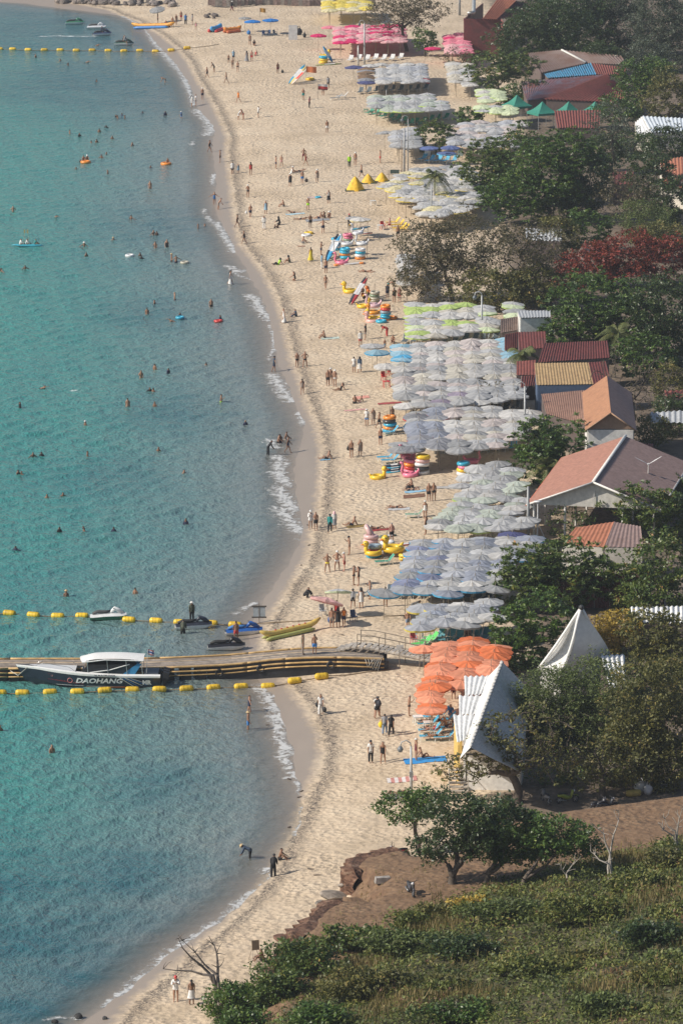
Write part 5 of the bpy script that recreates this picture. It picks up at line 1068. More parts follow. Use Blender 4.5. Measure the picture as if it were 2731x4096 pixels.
def body(pose):
    if pose in BODY: return BODY[pose]
    J, ch = POSE[pose]; names = list(J); ix = {n: i for i, n in enumerate(names)}
    me = bpy.data.meshes.new('body'); me.from_pydata([tuple(J[n]) for n in names], [(ix[a], ix[b]) for a, b in ch], []); o = bpy.data.objects.new('tmp', me); COL.objects.link(o)
    o.modifiers.new('s', 'SKIN'); sv = me.skin_vertices[0].data
    for n in names: sv[ix[n]].radius = RAD[n[:2] if n[-1] in 'RL' and n[:2] in RAD else n.rstrip('RL')] if n not in RAD else RAD[n]
    sv[ix['pelvis']].use_root = True
    s = o.modifiers.new('u', 'SUBSURF'); s.levels = 1; s.render_levels = 1
    dg = bpy.context.evaluated_depsgraph_get(); dg.update(); out = bpy.data.meshes.new_from_object(o.evaluated_get(dg)); out.name = 'body'
    bpy.data.objects.remove(o); bpy.data.meshes.remove(me)
    # a face: nose and brow pushed out of the head
    hd = (J['top']-J['neckb']).normalized(); fw = V3(1, 0, 0).cross(hd).normalized(); fw = fw if fw.y < 0 or abs(hd.z) < .5 else -fw
    c = J['skull']-hd*.02
    for v in out.vertices:
        d = v.co-c
        if abs(d.dot(hd)) < .035 and d.dot(fw) > .06 and abs(d.x) < .03: v.co += fw*.025
    out.polygons.foreach_set('use_smooth', [True]*len(out.polygons)); out.update()
    vn = np.zeros(len(out.vertices)*3); out.vertices.foreach_get('normal', vn); vn = vn.reshape(-1, 3)
    vc = np.zeros(len(out.vertices)*3); out.vertices.foreach_get('co', vc); vc = vc.reshape(-1, 3)
    best = np.full(len(vc), 1e9); bone = np.zeros(len(vc), int); tt = np.zeros(len(vc))
    for k, (a, b) in enumerate(ch):
        A, B = np.array(J[a]), np.array(J[b]); u = B-A; t = np.clip(((vc-A)@u)/(u@u), 0, 1); d = np.linalg.norm(vc-A-t[:, None]*u, axis=1)
        rr = .5*(max(RAD.get(a, RAD.get(a[:-1], (.05,)))) + max(RAD.get(b, RAD.get(b[:-1], (.05,))))); d = d/rr
        m = d < best; best[m] = d[m]; bone[m] = k; tt[m] = t[m]
    seg = [('%s-%s' % (a.rstrip('RL') if a[-1] in 'RL' else a, b[:-1] if b[-1] in 'RL' else b)) for a, b in ch]
    BODY[pose] = dict(me=out, v=vc, n=vn, seg=np.array([seg[i] for i in bone]), t=tt, J=J, hd=hd, fw=fw, F=[tuple(p.vertices) for p in out.polygons], cache={})
    return BODY[pose]
def rule(g):
    P_, TH, SHN, BL_, CH, NK, UA, FA, SHD = 'pelvis-belly', 'hip-kn', 'kn-an', 'belly-chest', 'chest-neckb', 'neckb-jaw', 'sh-el', 'el-wr', 'neckb-sh'
    low = lambda s, t, k: s == 'pelvis-hip' or (s == P_ and t < .55) or (s == TH and t < k)
    tor = lambda s, t: s in (P_, BL_, CH, SHD, 'pelvis-hip')
    return {'briefs': lambda s, t: low(s, t, .14), 'trunks': lambda s, t: low(s, t, .58), 'shorts': lambda s, t: low(s, t, .7), 'trousers': lambda s, t: low(s, t, 2) or (s == SHN and t < .93),
            'bra': lambda s, t: (s == BL_ and t > .62) or (s == CH and t < .45), 'onepiece': lambda s, t: low(s, t, .1) or s in (P_, BL_) or (s == CH and t < .7),
            'tee': lambda s, t: tor(s, t) or (s == UA and t < .62), 'long': lambda s, t: tor(s, t) or s == UA or (s == FA and t < .92), 'vest': lambda s, t: s in (BL_, CH, P_) or (s == SHD and t < .6)}[g]
def garment(pose, g):
    b = body(pose)
    if g in b['cache']: return b['cache'][g]
    J = b['J']
    if g in ('dress', 'skirt', 'robe'):
        u = (J['neckb']-J['pelvis']).normalized(); f = V3(1, 0, 0).cross(u); mb = MB(); tops = {'dress': (.47, -.38), 'skirt': (.10, -.45), 'robe': (.50, -.78)}[g]; vs = []; n = 12; L = 7
        for i in range(L):
            q = tops[0]+(tops[1]-tops[0])*i/(L-1); c = J['pelvis']+(u*q if q > 0 else V3(0, 0, q)); k = .13+.02*math.cos(q*9)+max(0, -q)*.22+(.02 if q > .3 else 0)
            for j in range(n):
                a = 6.283*j/n; w = 1+(.08*math.sin(j*2.5+i*.3) if q < 0 else 0); vs.append(c+V3(1, 0, 0)*math.cos(a)*k*1.25*w+f*math.sin(a)*k*.95*w)
        mb.add(vs, [(i*n+j, i*n+(j+1) % n, (i+1)*n+(j+1) % n, (i+1)*n+j) for i in range(L-1) for j in range(n)]); me = mb.mesh(g, True)
    elif g in ('hair', 'longhair'):
        hd, fw, c = b['hd'], b['fw'], J['skull']; sel = np.array([s in ('jaw-skull', 'skull-top') for s in b['seg']]); d = b['v']-np.array(c)
        ok = sel & ((d@np.array(hd) > .025) | (d@np.array(fw) < (-.005 if g == 'hair' else .03))) & ~((d@np.array(fw) > .055) & (d@np.array(hd) < .06))
        F = [f for f in b['F'] if all(ok[i] for i in f)]; used = sorted({i for f in F for i in f}); mp = {v: i for i, v in enumerate(used)}
        mb = MB(); mb.add([Vector(b['v'][i])+Vector(b['n'][i])*.018 for i in used], [tuple(mp[i] for i in f) for f in F])
        if g == 'longhair': mb.tube([c-fw*.06, c-fw*.10-hd*.10, J['neckb']-fw*.11-hd*.08, J['chest']-fw*.135+hd*.02], [.07, .085, .09, .05], 8, flat=.6)
        me = mb.mesh(g, True)
    elif g in ('hat', 'cap', 'scarf'):
        hd, c = b['hd'], J['skull']; mb = MB(); q = hd.to_track_quat('Z', 'Y').to_matrix(); pr = {'hat': [(.19, .02), (.115, .035), (.11, .10), (.07, .125), (0, .13)], 'cap': [(.112, .0), (.112, .06), (.07, .115), (0, .125)], 'scarf': [(.15, -.16), (.12, -.06), (.118, .04), (.08, .11), (0, .13)]}[g]
        vs = [q @ V3(r*math.cos(6.283*j/12), r*math.sin(6.283*j/12)*1.08, h)+c for r, h in pr for j in range(12)]
        mb.add(vs, [(i*12+j, i*12+(j+1) % 12, (i+1)*12+(j+1) % 12, (i+1)*12+j) for i in range(len(pr)-1) for j in range(12)])
        if g == 'cap': mb.add([c+b['fw']*.10+V3(-.07, 0, .01), c+b['fw']*.10+V3(.07, 0, .01), c+b['fw']*.19+V3(.05, 0, 0), c+b['fw']*.19+V3(-.05, 0, 0)], [(0, 1, 2, 3)])
        me = mb.mesh(g, True)
    else:
        r = rule(g); ok = np.array([bool(r(s, t)) for s, t in zip(b['seg'], b['t'])]); F = [f for f in b['F'] if sum(ok[i] for i in f) >= 3]; used = sorted({i for f in F for i in f}); mp = {v: i for i, v in enumerate(used)}
        off = .024 if g in ('tee', 'long', 'shorts', 'trousers', 'trunks') else .012
        me = MB().add([Vector(b['v'][i])+Vector(b['n'][i])*off for i in used], [tuple(mp[i] for i in f) for f in F]).mesh(g, True)
    b['cache'][g] = me; return me
SKIN = [(.46, .29, .20), (.38, .21, .135), (.29, .155, .095), (.20, .105, .065), (.50, .28, .21)]
PC = dict(k=((.015, .015, .018), 'black'), n=((.025, .03, .07), 'navy'), w=((.75, .74, .72), 'white'), r=((.50, .05, .05), 'red'), g=((.28, .28, .29), 'grey'), b=((.05, .20, .50), 'blue'), y=((.75, .60, .06), 'yellow'), o=((.80, .25, .04), 'orange'), p=((.72, .38, .42), 'pink'), t=((.03, .25, .24), 'teal'),
          e=((.45, .85, .05), 'neon green'), m=((.16, .03, .045), 'maroon'), v=((.30, .24, .20), 'patterned'), u=((.06, .09, .14), 'dark blue'), j=((.18, .24, .33), 'denim'), c=((.25, .40, .52), 'pale blue'), d=((.08, .09, .06), 'dark green'))
GN = dict(briefs='swim briefs', trunks='trunks', shorts='shorts', trousers='trousers', bra='bikini top', onepiece='swimsuit', tee='shirt', long='long-sleeved top', vest='vest', dress='dress', skirt='skirt', robe='long robe')
PT = dict(st='standing', st2='standing', wk='walking', wk2='walking', hp='standing hands on hips', ph='standing, hand raised to face', both='standing with both hands at face', out='stepping with arms held out', bend='bending right over', stoop='stooping', sit='sitting with knees up', sitl='sitting leaning back', kneel='kneeling', crouch='crouching', chair='sitting', ride='sitting astride', lie='lying on back', prone='lying face down', swim='swimming')
MARK = [l.split('|') for l in '''690 95|near the boulder pile
928 44|near the stone wall
980 200|below the blue stall
830 310|where the far beach bends
1111 293|near the slanting boards
1250 400|by the striped flag
960 450|on the far open sand
800 410|at the far water edge
1308 530|on the empty far sand
1190 690|seaward of the yellow covered boats
1410 680|near the sign rack
860 650|on the wet sand beyond the bathers
1190 745|among towels on the mid beach
990 800|walking line of the mid beach
1290 870|among the towel group
1395 900|by the white lone umbrella
1110 905|near the small child group
1290 1000|beside the great ring pile
1140 1060|near the weed line
1460 1085|below the great ring pile
1300 1150|below the great ring pile
1560 1180|under the half-bare brown tree
1160 1280|across from the lime rows
1300 1350|on the sand across from the lime rows
1450 1370|beyond the light blue umbrella
1545 1350|at the lime rows
1205 1500|on the wet edge across from the big white patch
1330 1545|across from the big white patch
1425 1490|by the light blue umbrella
1425 1610|on the sand before the big white patch
1500 1700|beside the orange and blue ring stack
1420 1830|across from the blue loungers
1120 1790|in the surf
1650 1955|above the brown mat
1590 2030|below the brown mat
1715 2010|at the tip of the green-grey patch
1260 2120|at the foam edge
1330 2120|on the weed line
1410 2100|on the sand above the ring pile
1550 2150|at the ring and duck pile
1345 2285|across from the blue-grey patch
1420 2340|before the blue-grey patch
1440 2430|beyond the tilted pink umbrella
1217 2388|on the smooth sand
1355 2510|at the tilted pink umbrella
1640 2490|beside the small umbrella patch
1235 2602|on the jetty
1283 2859|below the jetty buoys
1510 2870|across from the orange umbrella file
1550 2940|on the sand before the pavilion
1505 3050|beyond the lamp post
1665 3040|beside the blue beach sheet
1600 3175|below the lamp post
1080 3450|in the shallows below the bank
1050 3843|beside the small easel
735 4010|beside the leafless grey tree
1000 2880|wading below the jetty
945 2555|among the moored water scooters'''.split('\n')]
MARK = [(float(a.split()[0]), float(a.split()[1]), b) for a, b in MARK]
HM = {'b': ('hair', (.012, .010, .009)), 'l': ('longhair', (.014, .011, .010)), 'n': ('hair', (.30, .20, .10)), 'f': ('longhair', (.22, .13, .07)), 'h': ('hat', (.72, .70, .66)), 's': ('hat', (.52, .38, .2)), 'c': ('cap', (.7, .7, .68)), 'r': ('cap', (.6, .08, .08)), 'g': ('hair', (.35, .33, .31)), 'z': ('scarf', (.03, .03, .035)), 'x': ('scarf', (.7, .45, .48)), 'a': ('cap', (.03, .03, .04))}
PEOPLE = []
def person(x, y, pose, rz, skin, hair, outfit, depth=None, place=None, scale=1.0, group=None, at=None, lab=None):
    if at is not None: p = Vector(at)
    elif depth is not None: p = PV(x, y, 0.0); p.z = -depth*scale if pose != 'swim' else -.98
    else:
        p = G(x, y); p.z = gz(p.x, p.y)-.015
    gl = []
    for g in [a for a in outfit.split('+') if a]:
        k, c = g.split(':'); gl.append((k, c))
    words = ' and '.join('%s %s' % (PC[c][1], GN[k]) for k, c in gl) or 'swimwear'
    if hair in 'hsczxar': words += {'h': ' and white sun hat', 's': ' and straw hat', 'c': ' and white cap', 'r': ' and red cap', 'z': ' and black headscarf', 'x': ' and pink headscarf', 'a': ' and black cap'}[hair]
    if place is None: place = min(MARK, key=lambda m: (m[0]-x)**2+(m[1]-y)**2*1.2)[2]
    lab = lab or 'person in %s %s %s' % (words, PT[pose], place)
    if len(lab.split()) > 16: lab = 'person in %s %s %s' % (words.split(' and ')[0], PT[pose], place)
    if len(lab.split()) > 16: lab = 'person in %s %s' % (words.split(' and ')[0], place)
    t = thing('person', lab, 'person', p, R(rz), group, scale*random.uniform(.97, 1.03)); b = body(pose)
    put('body', b['me'], M(SKIN[int(skin)], .55, .08, 6), t)
    for k, c in gl: put({'tee': 'shirt', 'long': 'shirt', 'bra': 'bikini_top', 'onepiece': 'swimsuit', 'briefs': 'swim_briefs'}.get(k, k), garment(pose, k), M(PC[c][0], .8, .12, 8), t)
    if hair != '-':
        k, c = HM[hair]; put({'longhair': 'hair'}.get(k, k), garment(pose, k), M(c, .6, .15, 9), t)
        if k in ('hat', 'cap'): put('hair', garment(pose, 'hair'), M((.03, .022, .016), .6), t)
    PEOPLE.append(t); return t
BEACH = '''632 94 st 90 2 b trunks:k|665 108 st 0 1 b onepiece:r;.7|691 107 st 0 1 b trunks:n|706 98 st2 20 2 b trunks:v|725 83 st 0 1 b trunks:r|743 98 st 180 2 b tee:b+trousers:k|770 98 st 90 1 a tee:g+trunks:k|784 118 st 0 0 b onepiece:p;.75
928 44 wk 90 3 h long:k+trousers:m|1000 180 st 0 1 b trunks:v|1017 182 sit 0 1 a tee:k|987 246 st 180 1 z robe:g|1007 245 st 0 4 b trunks:r|1024 222 sitl 0 4 n onepiece:r|915 251 st 0 2 b trunks:k;.75|934 244 st 180 1 h tee:c+shorts:n|930 276 st 0 0 n bra:v+briefs:v|951 287 st 0 0 f bra:k+briefs:k
829 311 wk 270 1 b trunks:k|857 288 stoop 270 2 b tee:v+shorts:d|906 333 wk 270 2 b trunks:v|1111 293 st2 0 3 b trunks:m|954 409 wk 300 1 b long:o+briefs:o|1213 399 ph 0 1 b trunks:t|1237 432 ph 90 2 a tee:m+trousers:k|1292 381 st 0 1 b trunks:v|1312 352 st 180 2 b tee:g+trunks:k
954 479 stoop 90 1 l tee:w+shorts:w|974 479 stoop 270 1 l bra:r+briefs:r|1033 470 ph 90 1 b tee:w+shorts:k|1308 530 st 180 2 b trunks:w|810 397 st 0 1 c bra:n+trunks:n|768 425 st 90 1 l tee:w+shorts:w|784 422 st 270 1 b tee:w+shorts:g
839 607 wk 90 2 b onepiece:k|881 649 st 270 2 b trunks:k|930 697 st 180 1 b long:w+trunks:k|953 692 st 0 1 b dress:c;.75|1003 699 st 180 1 l onepiece:r|1104 675 st 90 1 b trunks:n|1126 668 wk 0 0 n briefs:p+bra:p|1215 643 hp 0 2 b trunks:m|1223 662 wk 90 1 f onepiece:r
1166 692 sit 90 1 h robe:w|1195 686 prone 90 1 b briefs:k|1209 733 st 180 1 g trunks:b|1161 745 st 180 1 h dress:k|1268 728 ph 0 1 h dress:v|992 789 ph 0 1 c bra:k+briefs:k|1002 870 wk 0 1 b trunks:n|1063 855 st 0 1 l dress:c|1056 917 st 0 1 b long:w+trousers:w|949 910 wk 90 2 b onepiece:k|977 975 wk 270 2 b onepiece:k
1137 826 sit 270 1 b trunks:g|1232 840 ph 180 1 g trunks:e|1314 813 ph 0 1 f vest:w+skirt:k|1178 852 prone 270 1 b briefs:k|1202 878 prone 90 2 b briefs:n|1241 911 ph 0 3 b trunks:k|1277 874 sitl 270 1 b trunks:n|1300 871 sit 270 2 l bra:k+briefs:k|1318 871 sit 0 1 h onepiece:k|1292 932 out 180 1 b trunks:n|1120 900 kneel 270 1 z long:k+trousers:k|1098 912 sit 90 2 b trunks:k;.6|1111 911 sit 0 2 b trunks:v;.55
1397 911 ph 180 2 r vest:k+trousers:k|1209 973 sit 90 1 b trunks:g|1243 1044 st 180 1 l bra:k+robe:y|1284 1021 ph 90 2 b trunks:n|1287 1074 st 90 2 b tee:c+trousers:w|1303 1092 st 180 1 b trunks:n|1302 1156 wk 180 1 b briefs:v|1159 1050 sit 270 1 z robe:d|1114 1059 sitl 270 1 z tee:e+trousers:k|1181 1122 kneel 270 1 l onepiece:k
1461 1088 lie 270 1 b briefs:k|1553 1163 bend 90 1 b briefs:t|1549 1194 st 180 2 b tee:n+trunks:n|1576 1210 st 180 1 l onepiece:k|1597 1206 st 0 4 b trunks:r|1136 1291 wk2 270 1 b robe:w|1186 1266 sit 270 1 b tee:u+trousers:u|1591 955 st 180 2 b trunks:k|1560 912 chair 270 4 b trunks:r
1397 669 st 180 1 x long:e+trousers:d|1421 660 st 0 1 h bra:v+briefs:v|1446 710 wk 270 1 b trunks:k|1520 652 st 90 1 b trunks:r|1300 1352 sit 270 1 b bra:k+briefs:k|1441 1385 st 180 1 b long:w+trunks:r|1461 1357 st 270 1 b tee:k+shorts:g|1548 1344 bend 270 2 b tee:r+trousers:r|1538 1396 st 0 2 b trunks:c;.65|1572 1370 sit 0 1 b trunks:k
1188 1469 ph 0 1 g briefs:k|1220 1469 hp 0 1 f bra:k+briefs:k|1209 1577 wk 180 1 l onepiece:v|1311 1543 st 0 2 g trunks:k|1322 1536 st 0 1 h bra:v+briefs:v|1339 1545 st 0 1 c bra:w+briefs:w|1362 1561 sitl 270 2 l onepiece:k|1415 1490 st 180 1 b tee:w+shorts:g|1438 1490 wk 180 1 z long:u+skirt:w|1418 1614 sit 180 2 b bra:y+trunks:k|1439 1607 sitl 270 2 b briefs:p;.8
1466 1702 st 180 1 h tee:w+trunks:b|1492 1696 ph 0 1 b dress:v|1515 1712 wk2 90 2 b trunks:k|1568 1690 st 180 3 b trunks:k|1521 1778 st 0 1 g trunks:n|1405 1829 st 0 1 b bra:k+briefs:k|1440 1824 ph 0 1 f dress:v|1308 1836 sitl 270 1 b trunks:k
1242 2115 ph 0 0 c long:w+briefs:w|1263 2120 ph 0 1 b trunks:k|1319 2130 wk 180 1 a long:t+trousers:k|1337 2116 st 180 1 x long:w+skirt:g|1408 2102 sitl 270 1 b trunks:n|1650 1950 sit 270 1 b trunks:k|1654 1962 lie 90 1 b bra:k+briefs:k|1587 2032 lie 90 1 b briefs:k|1714 2003 st 0 1 g trunks:k|1734 2003 st2 0 2 b bra:k+briefs:k|1699 2074 st 180 1 c onepiece:w
1512 2116 lie 90 2 h briefs:k|1566 2166 st 180 4 g trunks:k|1538 2182 sit 90 2 b trunks:k|1702 2138 st 270 1 f onepiece:k|1397 2218 ph 270 1 a bra:v+briefs:v|1309 2288 hp 0 2 g briefs:y|1348 2281 hp 0 1 c bra:w+briefs:w|1377 2284 ph 270 4 c trunks:r|1414 2340 ph 90 2 b briefs:k|1434 2342 ph 270 1 l onepiece:k
1480 2396 ph 270 1 b onepiece:v|1411 2432 wk 180 1 a long:g+trunks:k|1444 2431 st 0 1 z dress:w|1541 2427 st 180 2 b tee:u+trunks:o|1217 2390 crouch 90 2 b long:k+trousers:k|1327 2511 st 180 1 b trunks:v|1352 2511 st 180 2 z dress:k|1375 2506 wk 0 1 b vest:o+trunks:n|1346 2478 st 0 2 b tee:r+trunks:k|1648 2457 bend 90 1 b tee:w+briefs:w|1630 2518 wk 180 1 b bra:k+shorts:j
1283 2859 wk 0 1 l tee:w+trousers:w|1510 2872 wk 180 1 a tee:k+shorts:k|1506 2868 wk 180 1 b tee:w+shorts:k|1635 2864 ph 90 1 g briefs:k|1538 2938 wk 180 2 b tee:g+trousers:j|1564 2943 wk 180 2 l tee:k+trousers:k|1482 3050 st 0 1 a tee:w+trousers:k|1531 3053 wk 0 1 l onepiece:k|1663 3042 st 90 1 c onepiece:m|1597 3178 lie 90 2 b trunks:k|1690 3030 sitl 90 1 n briefs:k
1054 3845 sit 270 3 b trunks:k|704 4004 both 0 1 r long:w+briefs:w|767 4017 st 180 2 l bra:w+skirt:w|1117 3438 sit 90 2 b trunks:k'''
for ln in BEACH.replace('\n', '|').split('|'):
    ln, *o = ln.split(';'); f = ln.split(); person(float(f[0]), float(f[1]), f[2], float(f[3])+random.uniform(-15, 15), f[4], f[5], f[6], scale=float(o[0]) if o else 1.0)
# wading: x y pose rz skin hair outfit depth
WADE = '''662 330 bend 270 1 b trunks:v .35|726 473 wk 270 1 h tee:b+trunks:b .3 .7|858 817 out 0 1 l onepiece:b .08|874 839 stoop 90 1 b trunks:v .06|922 1136 wk 90 1 l robe:w .1|1096 1485 out 90 2 a tee:u+trunks:n .1|1072 1819 stoop 90 3 b long:k+trousers:k .15|1152 1809 wk 90 3 b onepiece:n .1|1110 1772 kneel 90 2 b trunks:k .2|1121 1770 kneel 0 3 b trunks:n .2|1139 1759 kneel 90 3 b trunks:v .25
945 2558 st 180 2 b trunks:r .15|732 2536 stoop 180 3 b long:d+trousers:k .5|997 2845 out 90 1 b onepiece:n .35|993 2917 st2 90 2 s trunks:b .3|1002 3431 bend 270 3 s long:u+trousers:k .25|1093 3507 stoop 180 3 a long:k+trousers:k .06
601 754 st2 0 1 l bra:k .75|668 988 st2 0 1 l onepiece:k .8|845 1227 st2 0 2 b bra:k+briefs:k .75|700 1199 st 270 1 b trunks:n .85|687 1045 st 90 2 s trunks:k .8|705 1052 out 180 2 b trunks:n .75|884 1610 ph 90 2 b trunks:e .8|512 1627 st 180 1 b trunks:v .85|54 846 hp 0 1 b trunks:n .95|622 992 ph 0 1 l bra:k .95|565 1510 ph 0 2 l bra:n .95|589 1257 st 180 2 b trunks:k 1.0'''
for ln in WADE.replace('\n', '|').split('|'):
    f = ln.split(); person(float(f[0]), float(f[1]), f[2], float(f[3])+random.uniform(-12, 12), f[4], f[5], f[6], float(f[7]), scale=float(f[8]) if len(f) > 8 else 1, place=None if float(f[1]) < 560 or float(f[0]) > 690 else 'waist-deep in the turquoise water')
SWIM = '''144 230|242 243|274 262|388 326|465 468|472 474|488 462|500 474|571 453|662 462|425 510|398 529|280 535|319 546|450 555|366 570|388 570|529 584|427 617|408 630|322 648|305 677|603 672|432 694|525 877|793 913|821 903|614 940|628 938|454 961 s|338 985 h|346 1023|561 1023|566 1034|102 1077|6 1087|619 1217|721 1265|880 1281|825 1461|620 1478|674 1494|600 1564|614 1566|81 1631|620 1626|342 1701 c
|982 1701|133 1829|168 1824|351 1826|635 1803|74 1898|88 1898|737 1894|189 1992|253 1985|239 2128|333 2116|337 2126|456 2128|744 2100|63 2199|266 2387 s|542 2378|209 3010|2 2922'''
for i, s in enumerate(SWIM.replace('\n', '').split('|')):
    f = s.split(); dp = random.Random(i).choice((1.30, 1.38, 1.2, 1.12)); hr = f[2] if len(f) > 2 else random.Random(i+9).choice('bbblbbn')
    cv = random.Random(i+3).choice(('', '', 'long:k', 'long:n', 'bra:k', '')); zone = 'past the buoy ropes by the rocks' if float(f[1]) < 420 else 'in the open bay'
    lb = 'person %s bathing up to the %s %s' % ({'s': 'in straw hat', 'h': 'in white sun hat', 'c': 'in white cap'}.get(hr, {'': 'with %s hair' % ({'n': 'fair', 'l': 'long dark'}.get(hr, 'dark')), 'long:k': 'in black top', 'long:n': 'in navy top', 'bra:k': 'in black bikini top'}[cv]), 'neck' if dp > 1.25 else 'chest', zone)
    person(float(f[0]), float(f[1]), random.Random(i).choice(('st', 'st2', 'out')), random.Random(i+1).uniform(0, 360), random.Random(i+2).choice('2333'), hr, cv, dp, group='bathers in the open bay', lab=lb)
for x, y, rz, lb in ((210, 870, 90, 'person swimming on open water between two bathers'), (158, 1554, 90, 'person swimming with a splash ahead'), (340, 250, 90, 'person floating on a yellow board past the buoy ropes'), (702, 1286, 270, 'person swimming flat near the waist-deep bathers'), (380, 183, 90, 'person hanging on the far buoy rope')):
    person(x, y, 'swim', rz, 2, 'b', 'trunks:k', 0, lab=lb)
# ================================================================== JETTY, BOATS, BUOYS
BEI = M((.52, .34, .14), .7, .2, 2); BLK = M((.018, .018, .022), .55, .2); 
def path_pts(s):
    v = [float(a) for a in s.split()]; return [PV(v[i], v[i+1], v[i+2]) for i in range(0, len(v), 3)]
def resample(pts, step):
    out = [pts[0]]; 
    for a, b in zip(pts[:-1], pts[1:]):
        n = max(1, int((b-a).length/step))
        out += [a.lerp(b, (i+1)/n) for i in range(n)]
    return out
jc = path_pts('-420 2660 1.0 0 2657 1.0 350 2657 1.0 610 2656 1.0 871 2645 1.08 960 2638 1.2 1045 2629 1.4 1110 2622 1.6 1176 2617 1.75 1270 2613 1.85 1366 2613 1.9 1450 2616 1.85 1532 2620 1.75')
# smooth the bends
for _ in range(2): jc = [jc[0]]+[p for a, b in zip(jc[:-1], jc[1:]) for p in (a.lerp(b, .25), a.lerp(b, .75))]+[jc[-1]]
jc = resample(jc, .9); HW = 1.55
def side(pts, i):
    t = (pts[min(i+1, len(pts)-1)]-pts[max(i-1, 0)]); t.z = 0; t.normalize(); return Vector((t.y, -t.x, 0))
jt = thing('floating_jetty', 'long grey floating jetty with tan edge strips and black floats', 'jetty')
nrow = 8; bw = 2*HW/nrow
for r in range(nrow):
    k = -HW+(r+.5)*bw; m = M(((.34, .28, .22), (.26, .22, .19), (.44, .34, .23), (.29, .25, .215))[r % 4], .85, .25, 2.5)
    for i0 in range(0, len(jc)-1, 6):
        seg = list(range(i0, min(i0+6, len(jc)-1)+1))
        if len(seg) < 2: continue
        vs = []; dz = random.uniform(-.012, .012)
        for i in seg:
            s = side(jc, i); c = jc[i]+Vector((0, 0, dz))
            vs += [c+s*(k-bw*.46), c+s*(k+bw*.46), c+s*(k+bw*.46)-Vector((0, 0, .07)), c+s*(k-bw*.46)-Vector((0, 0, .07))]
        n = len(seg); fs = [f for j in range(n-1) for f in ((4*j, 4*j+4, 4*j+5, 4*j+1), (4*j+1, 4*j+5, 4*j+6, 4*j+2), (4*j+3, 4*j, 4*j+4, 4*j+7)[::-1])]
        MB().add(vs, fs).build('deck_board', m, jt)
for kk, dz, rr in ((HW+.03, .06, .10), (HW+.10, -.30, .09), (-HW-.03, .06, .10), (HW+.10, -.62, .075)):
    for i0 in range(0, len(jc)-1, 9):
        seg = range(i0, min(i0+9, len(jc)-1)+1)
        if len(seg) < 2: continue
        MB().tube([jc[i]+side(jc, i)*kk+Vector((0, 0, dz)) for i in seg], rr, 6, flat=.8).build('edge_strip', BEI, jt, True)
_fl = MB().box((0, 0, 0), (.84, .9, 1.0), taper=.94).mesh('float')
for i in range(len(jc)-1):
    for s_ in (HW-.40, -HW+.45):
        c = (jc[i]+jc[i+1])/2; s = side(jc, i); p = c+s*s_; hh = c.z-.12+.25
        put('float', _fl, BLK, jt, (p.x, p.y, c.z-.1-hh/2), rz=math.atan2(s.y, s.x)+math.pi/2, scale=(1, 1, hh))
for i in (22, 30, 44, 52):   # mooring tyres and rope coils on the side
    p = jc[i]+side(jc, i)*(HW+.12)+Vector((0, 0, -.55)); mb = MB(); mb.ring(p, .27, .09, 12, 6, Matrix.Rotation(R(90), 3, 'X')); mb.build('tyre_fender', BLK, jt, True)
mb = MB(); p0 = jc[-4]+side(jc, len(jc)-4)*(HW+.15)
for i in range(5): mb.tube([p0+Vector((-.9+i*.25, -.05, .1)), p0+Vector((-.7+i*.2, -.12, -.55-.1*i)), p0+Vector((-.2+i*.15, -.1, .12))], .03, 4)
tag(mb.build('mooring_rope', M((.55, .53, .48), .9), None, True), 'pale tangled rope hanging over the jetty end', 'rope')
# gangway
gw = thing('gangway', 'wooden stepped gangway with pipe railings from jetty to sand', 'gangway'); WDP = M((.44, .40, .35), .85, .25, 4); PIPE = M((.22, .18, .14), .6)
gp = [(1352, 2592, 1.95), (1410, 2578, 2.35), (1488, 2582, 2.35), (1730, 2632, 1.75)]; gq = [PV(*p) for p in gp]; gl = resample(gq, .42)
for i in range(len(gl)-1):
    a, b = gl[i], gl[i+1]; s = side(gl, i); c = (a+b)/2; an = math.atan2(-s.x, s.y)
    MB().box(c, (.36, 1.5, .06), rz=math.atan2(s.y, s.x)+math.pi/2).build('tread', WDP, gw)
    MB().box(c+s*.78-Vector((0, 0, .10)), (.34, .03, .16), rz=math.atan2(s.y, s.x)+math.pi/2).build('toe_board', WDP, gw)
for sd in (.75, -.75):
    MB().tube([p+side(gq, i)*sd-Vector((0, 0, .12)) for i, p in enumerate(gq)], .07, 5).build('stringer', PIPE, gw)
    for h in (.55, 1.05): MB().tube([p+side(gl, i)*sd+Vector((0, 0, h)) for i, p in enumerate(gl) if i >= 4], .035, 5).build('rail', PIPE, gw)
    for i in range(4, len(gl), 4): p = gl[i]+side(gl, i)*sd; MB().tube([p-Vector((0, 0, max(.1, p.z-gz(p.x, p.y)))), p+Vector((0, 0, 1.07))], .035, 5).build('post', PIPE, gw)
p = gl[len(gl)*2//3]+side(gl, 3)*.80+Vector((0, 0, .55)); MB().box(p, (.6, .02, .45)).build('notice', M((.6, .6, .58), .6), gw)
tag(MB().box(gl[-3]+side(gl, 5)*.82+Vector((0, 0, .8)), (.75, .05, .45)).build('dark_cloth', BLK), 'dark cloth hung over the gangway railing', 'cloth')
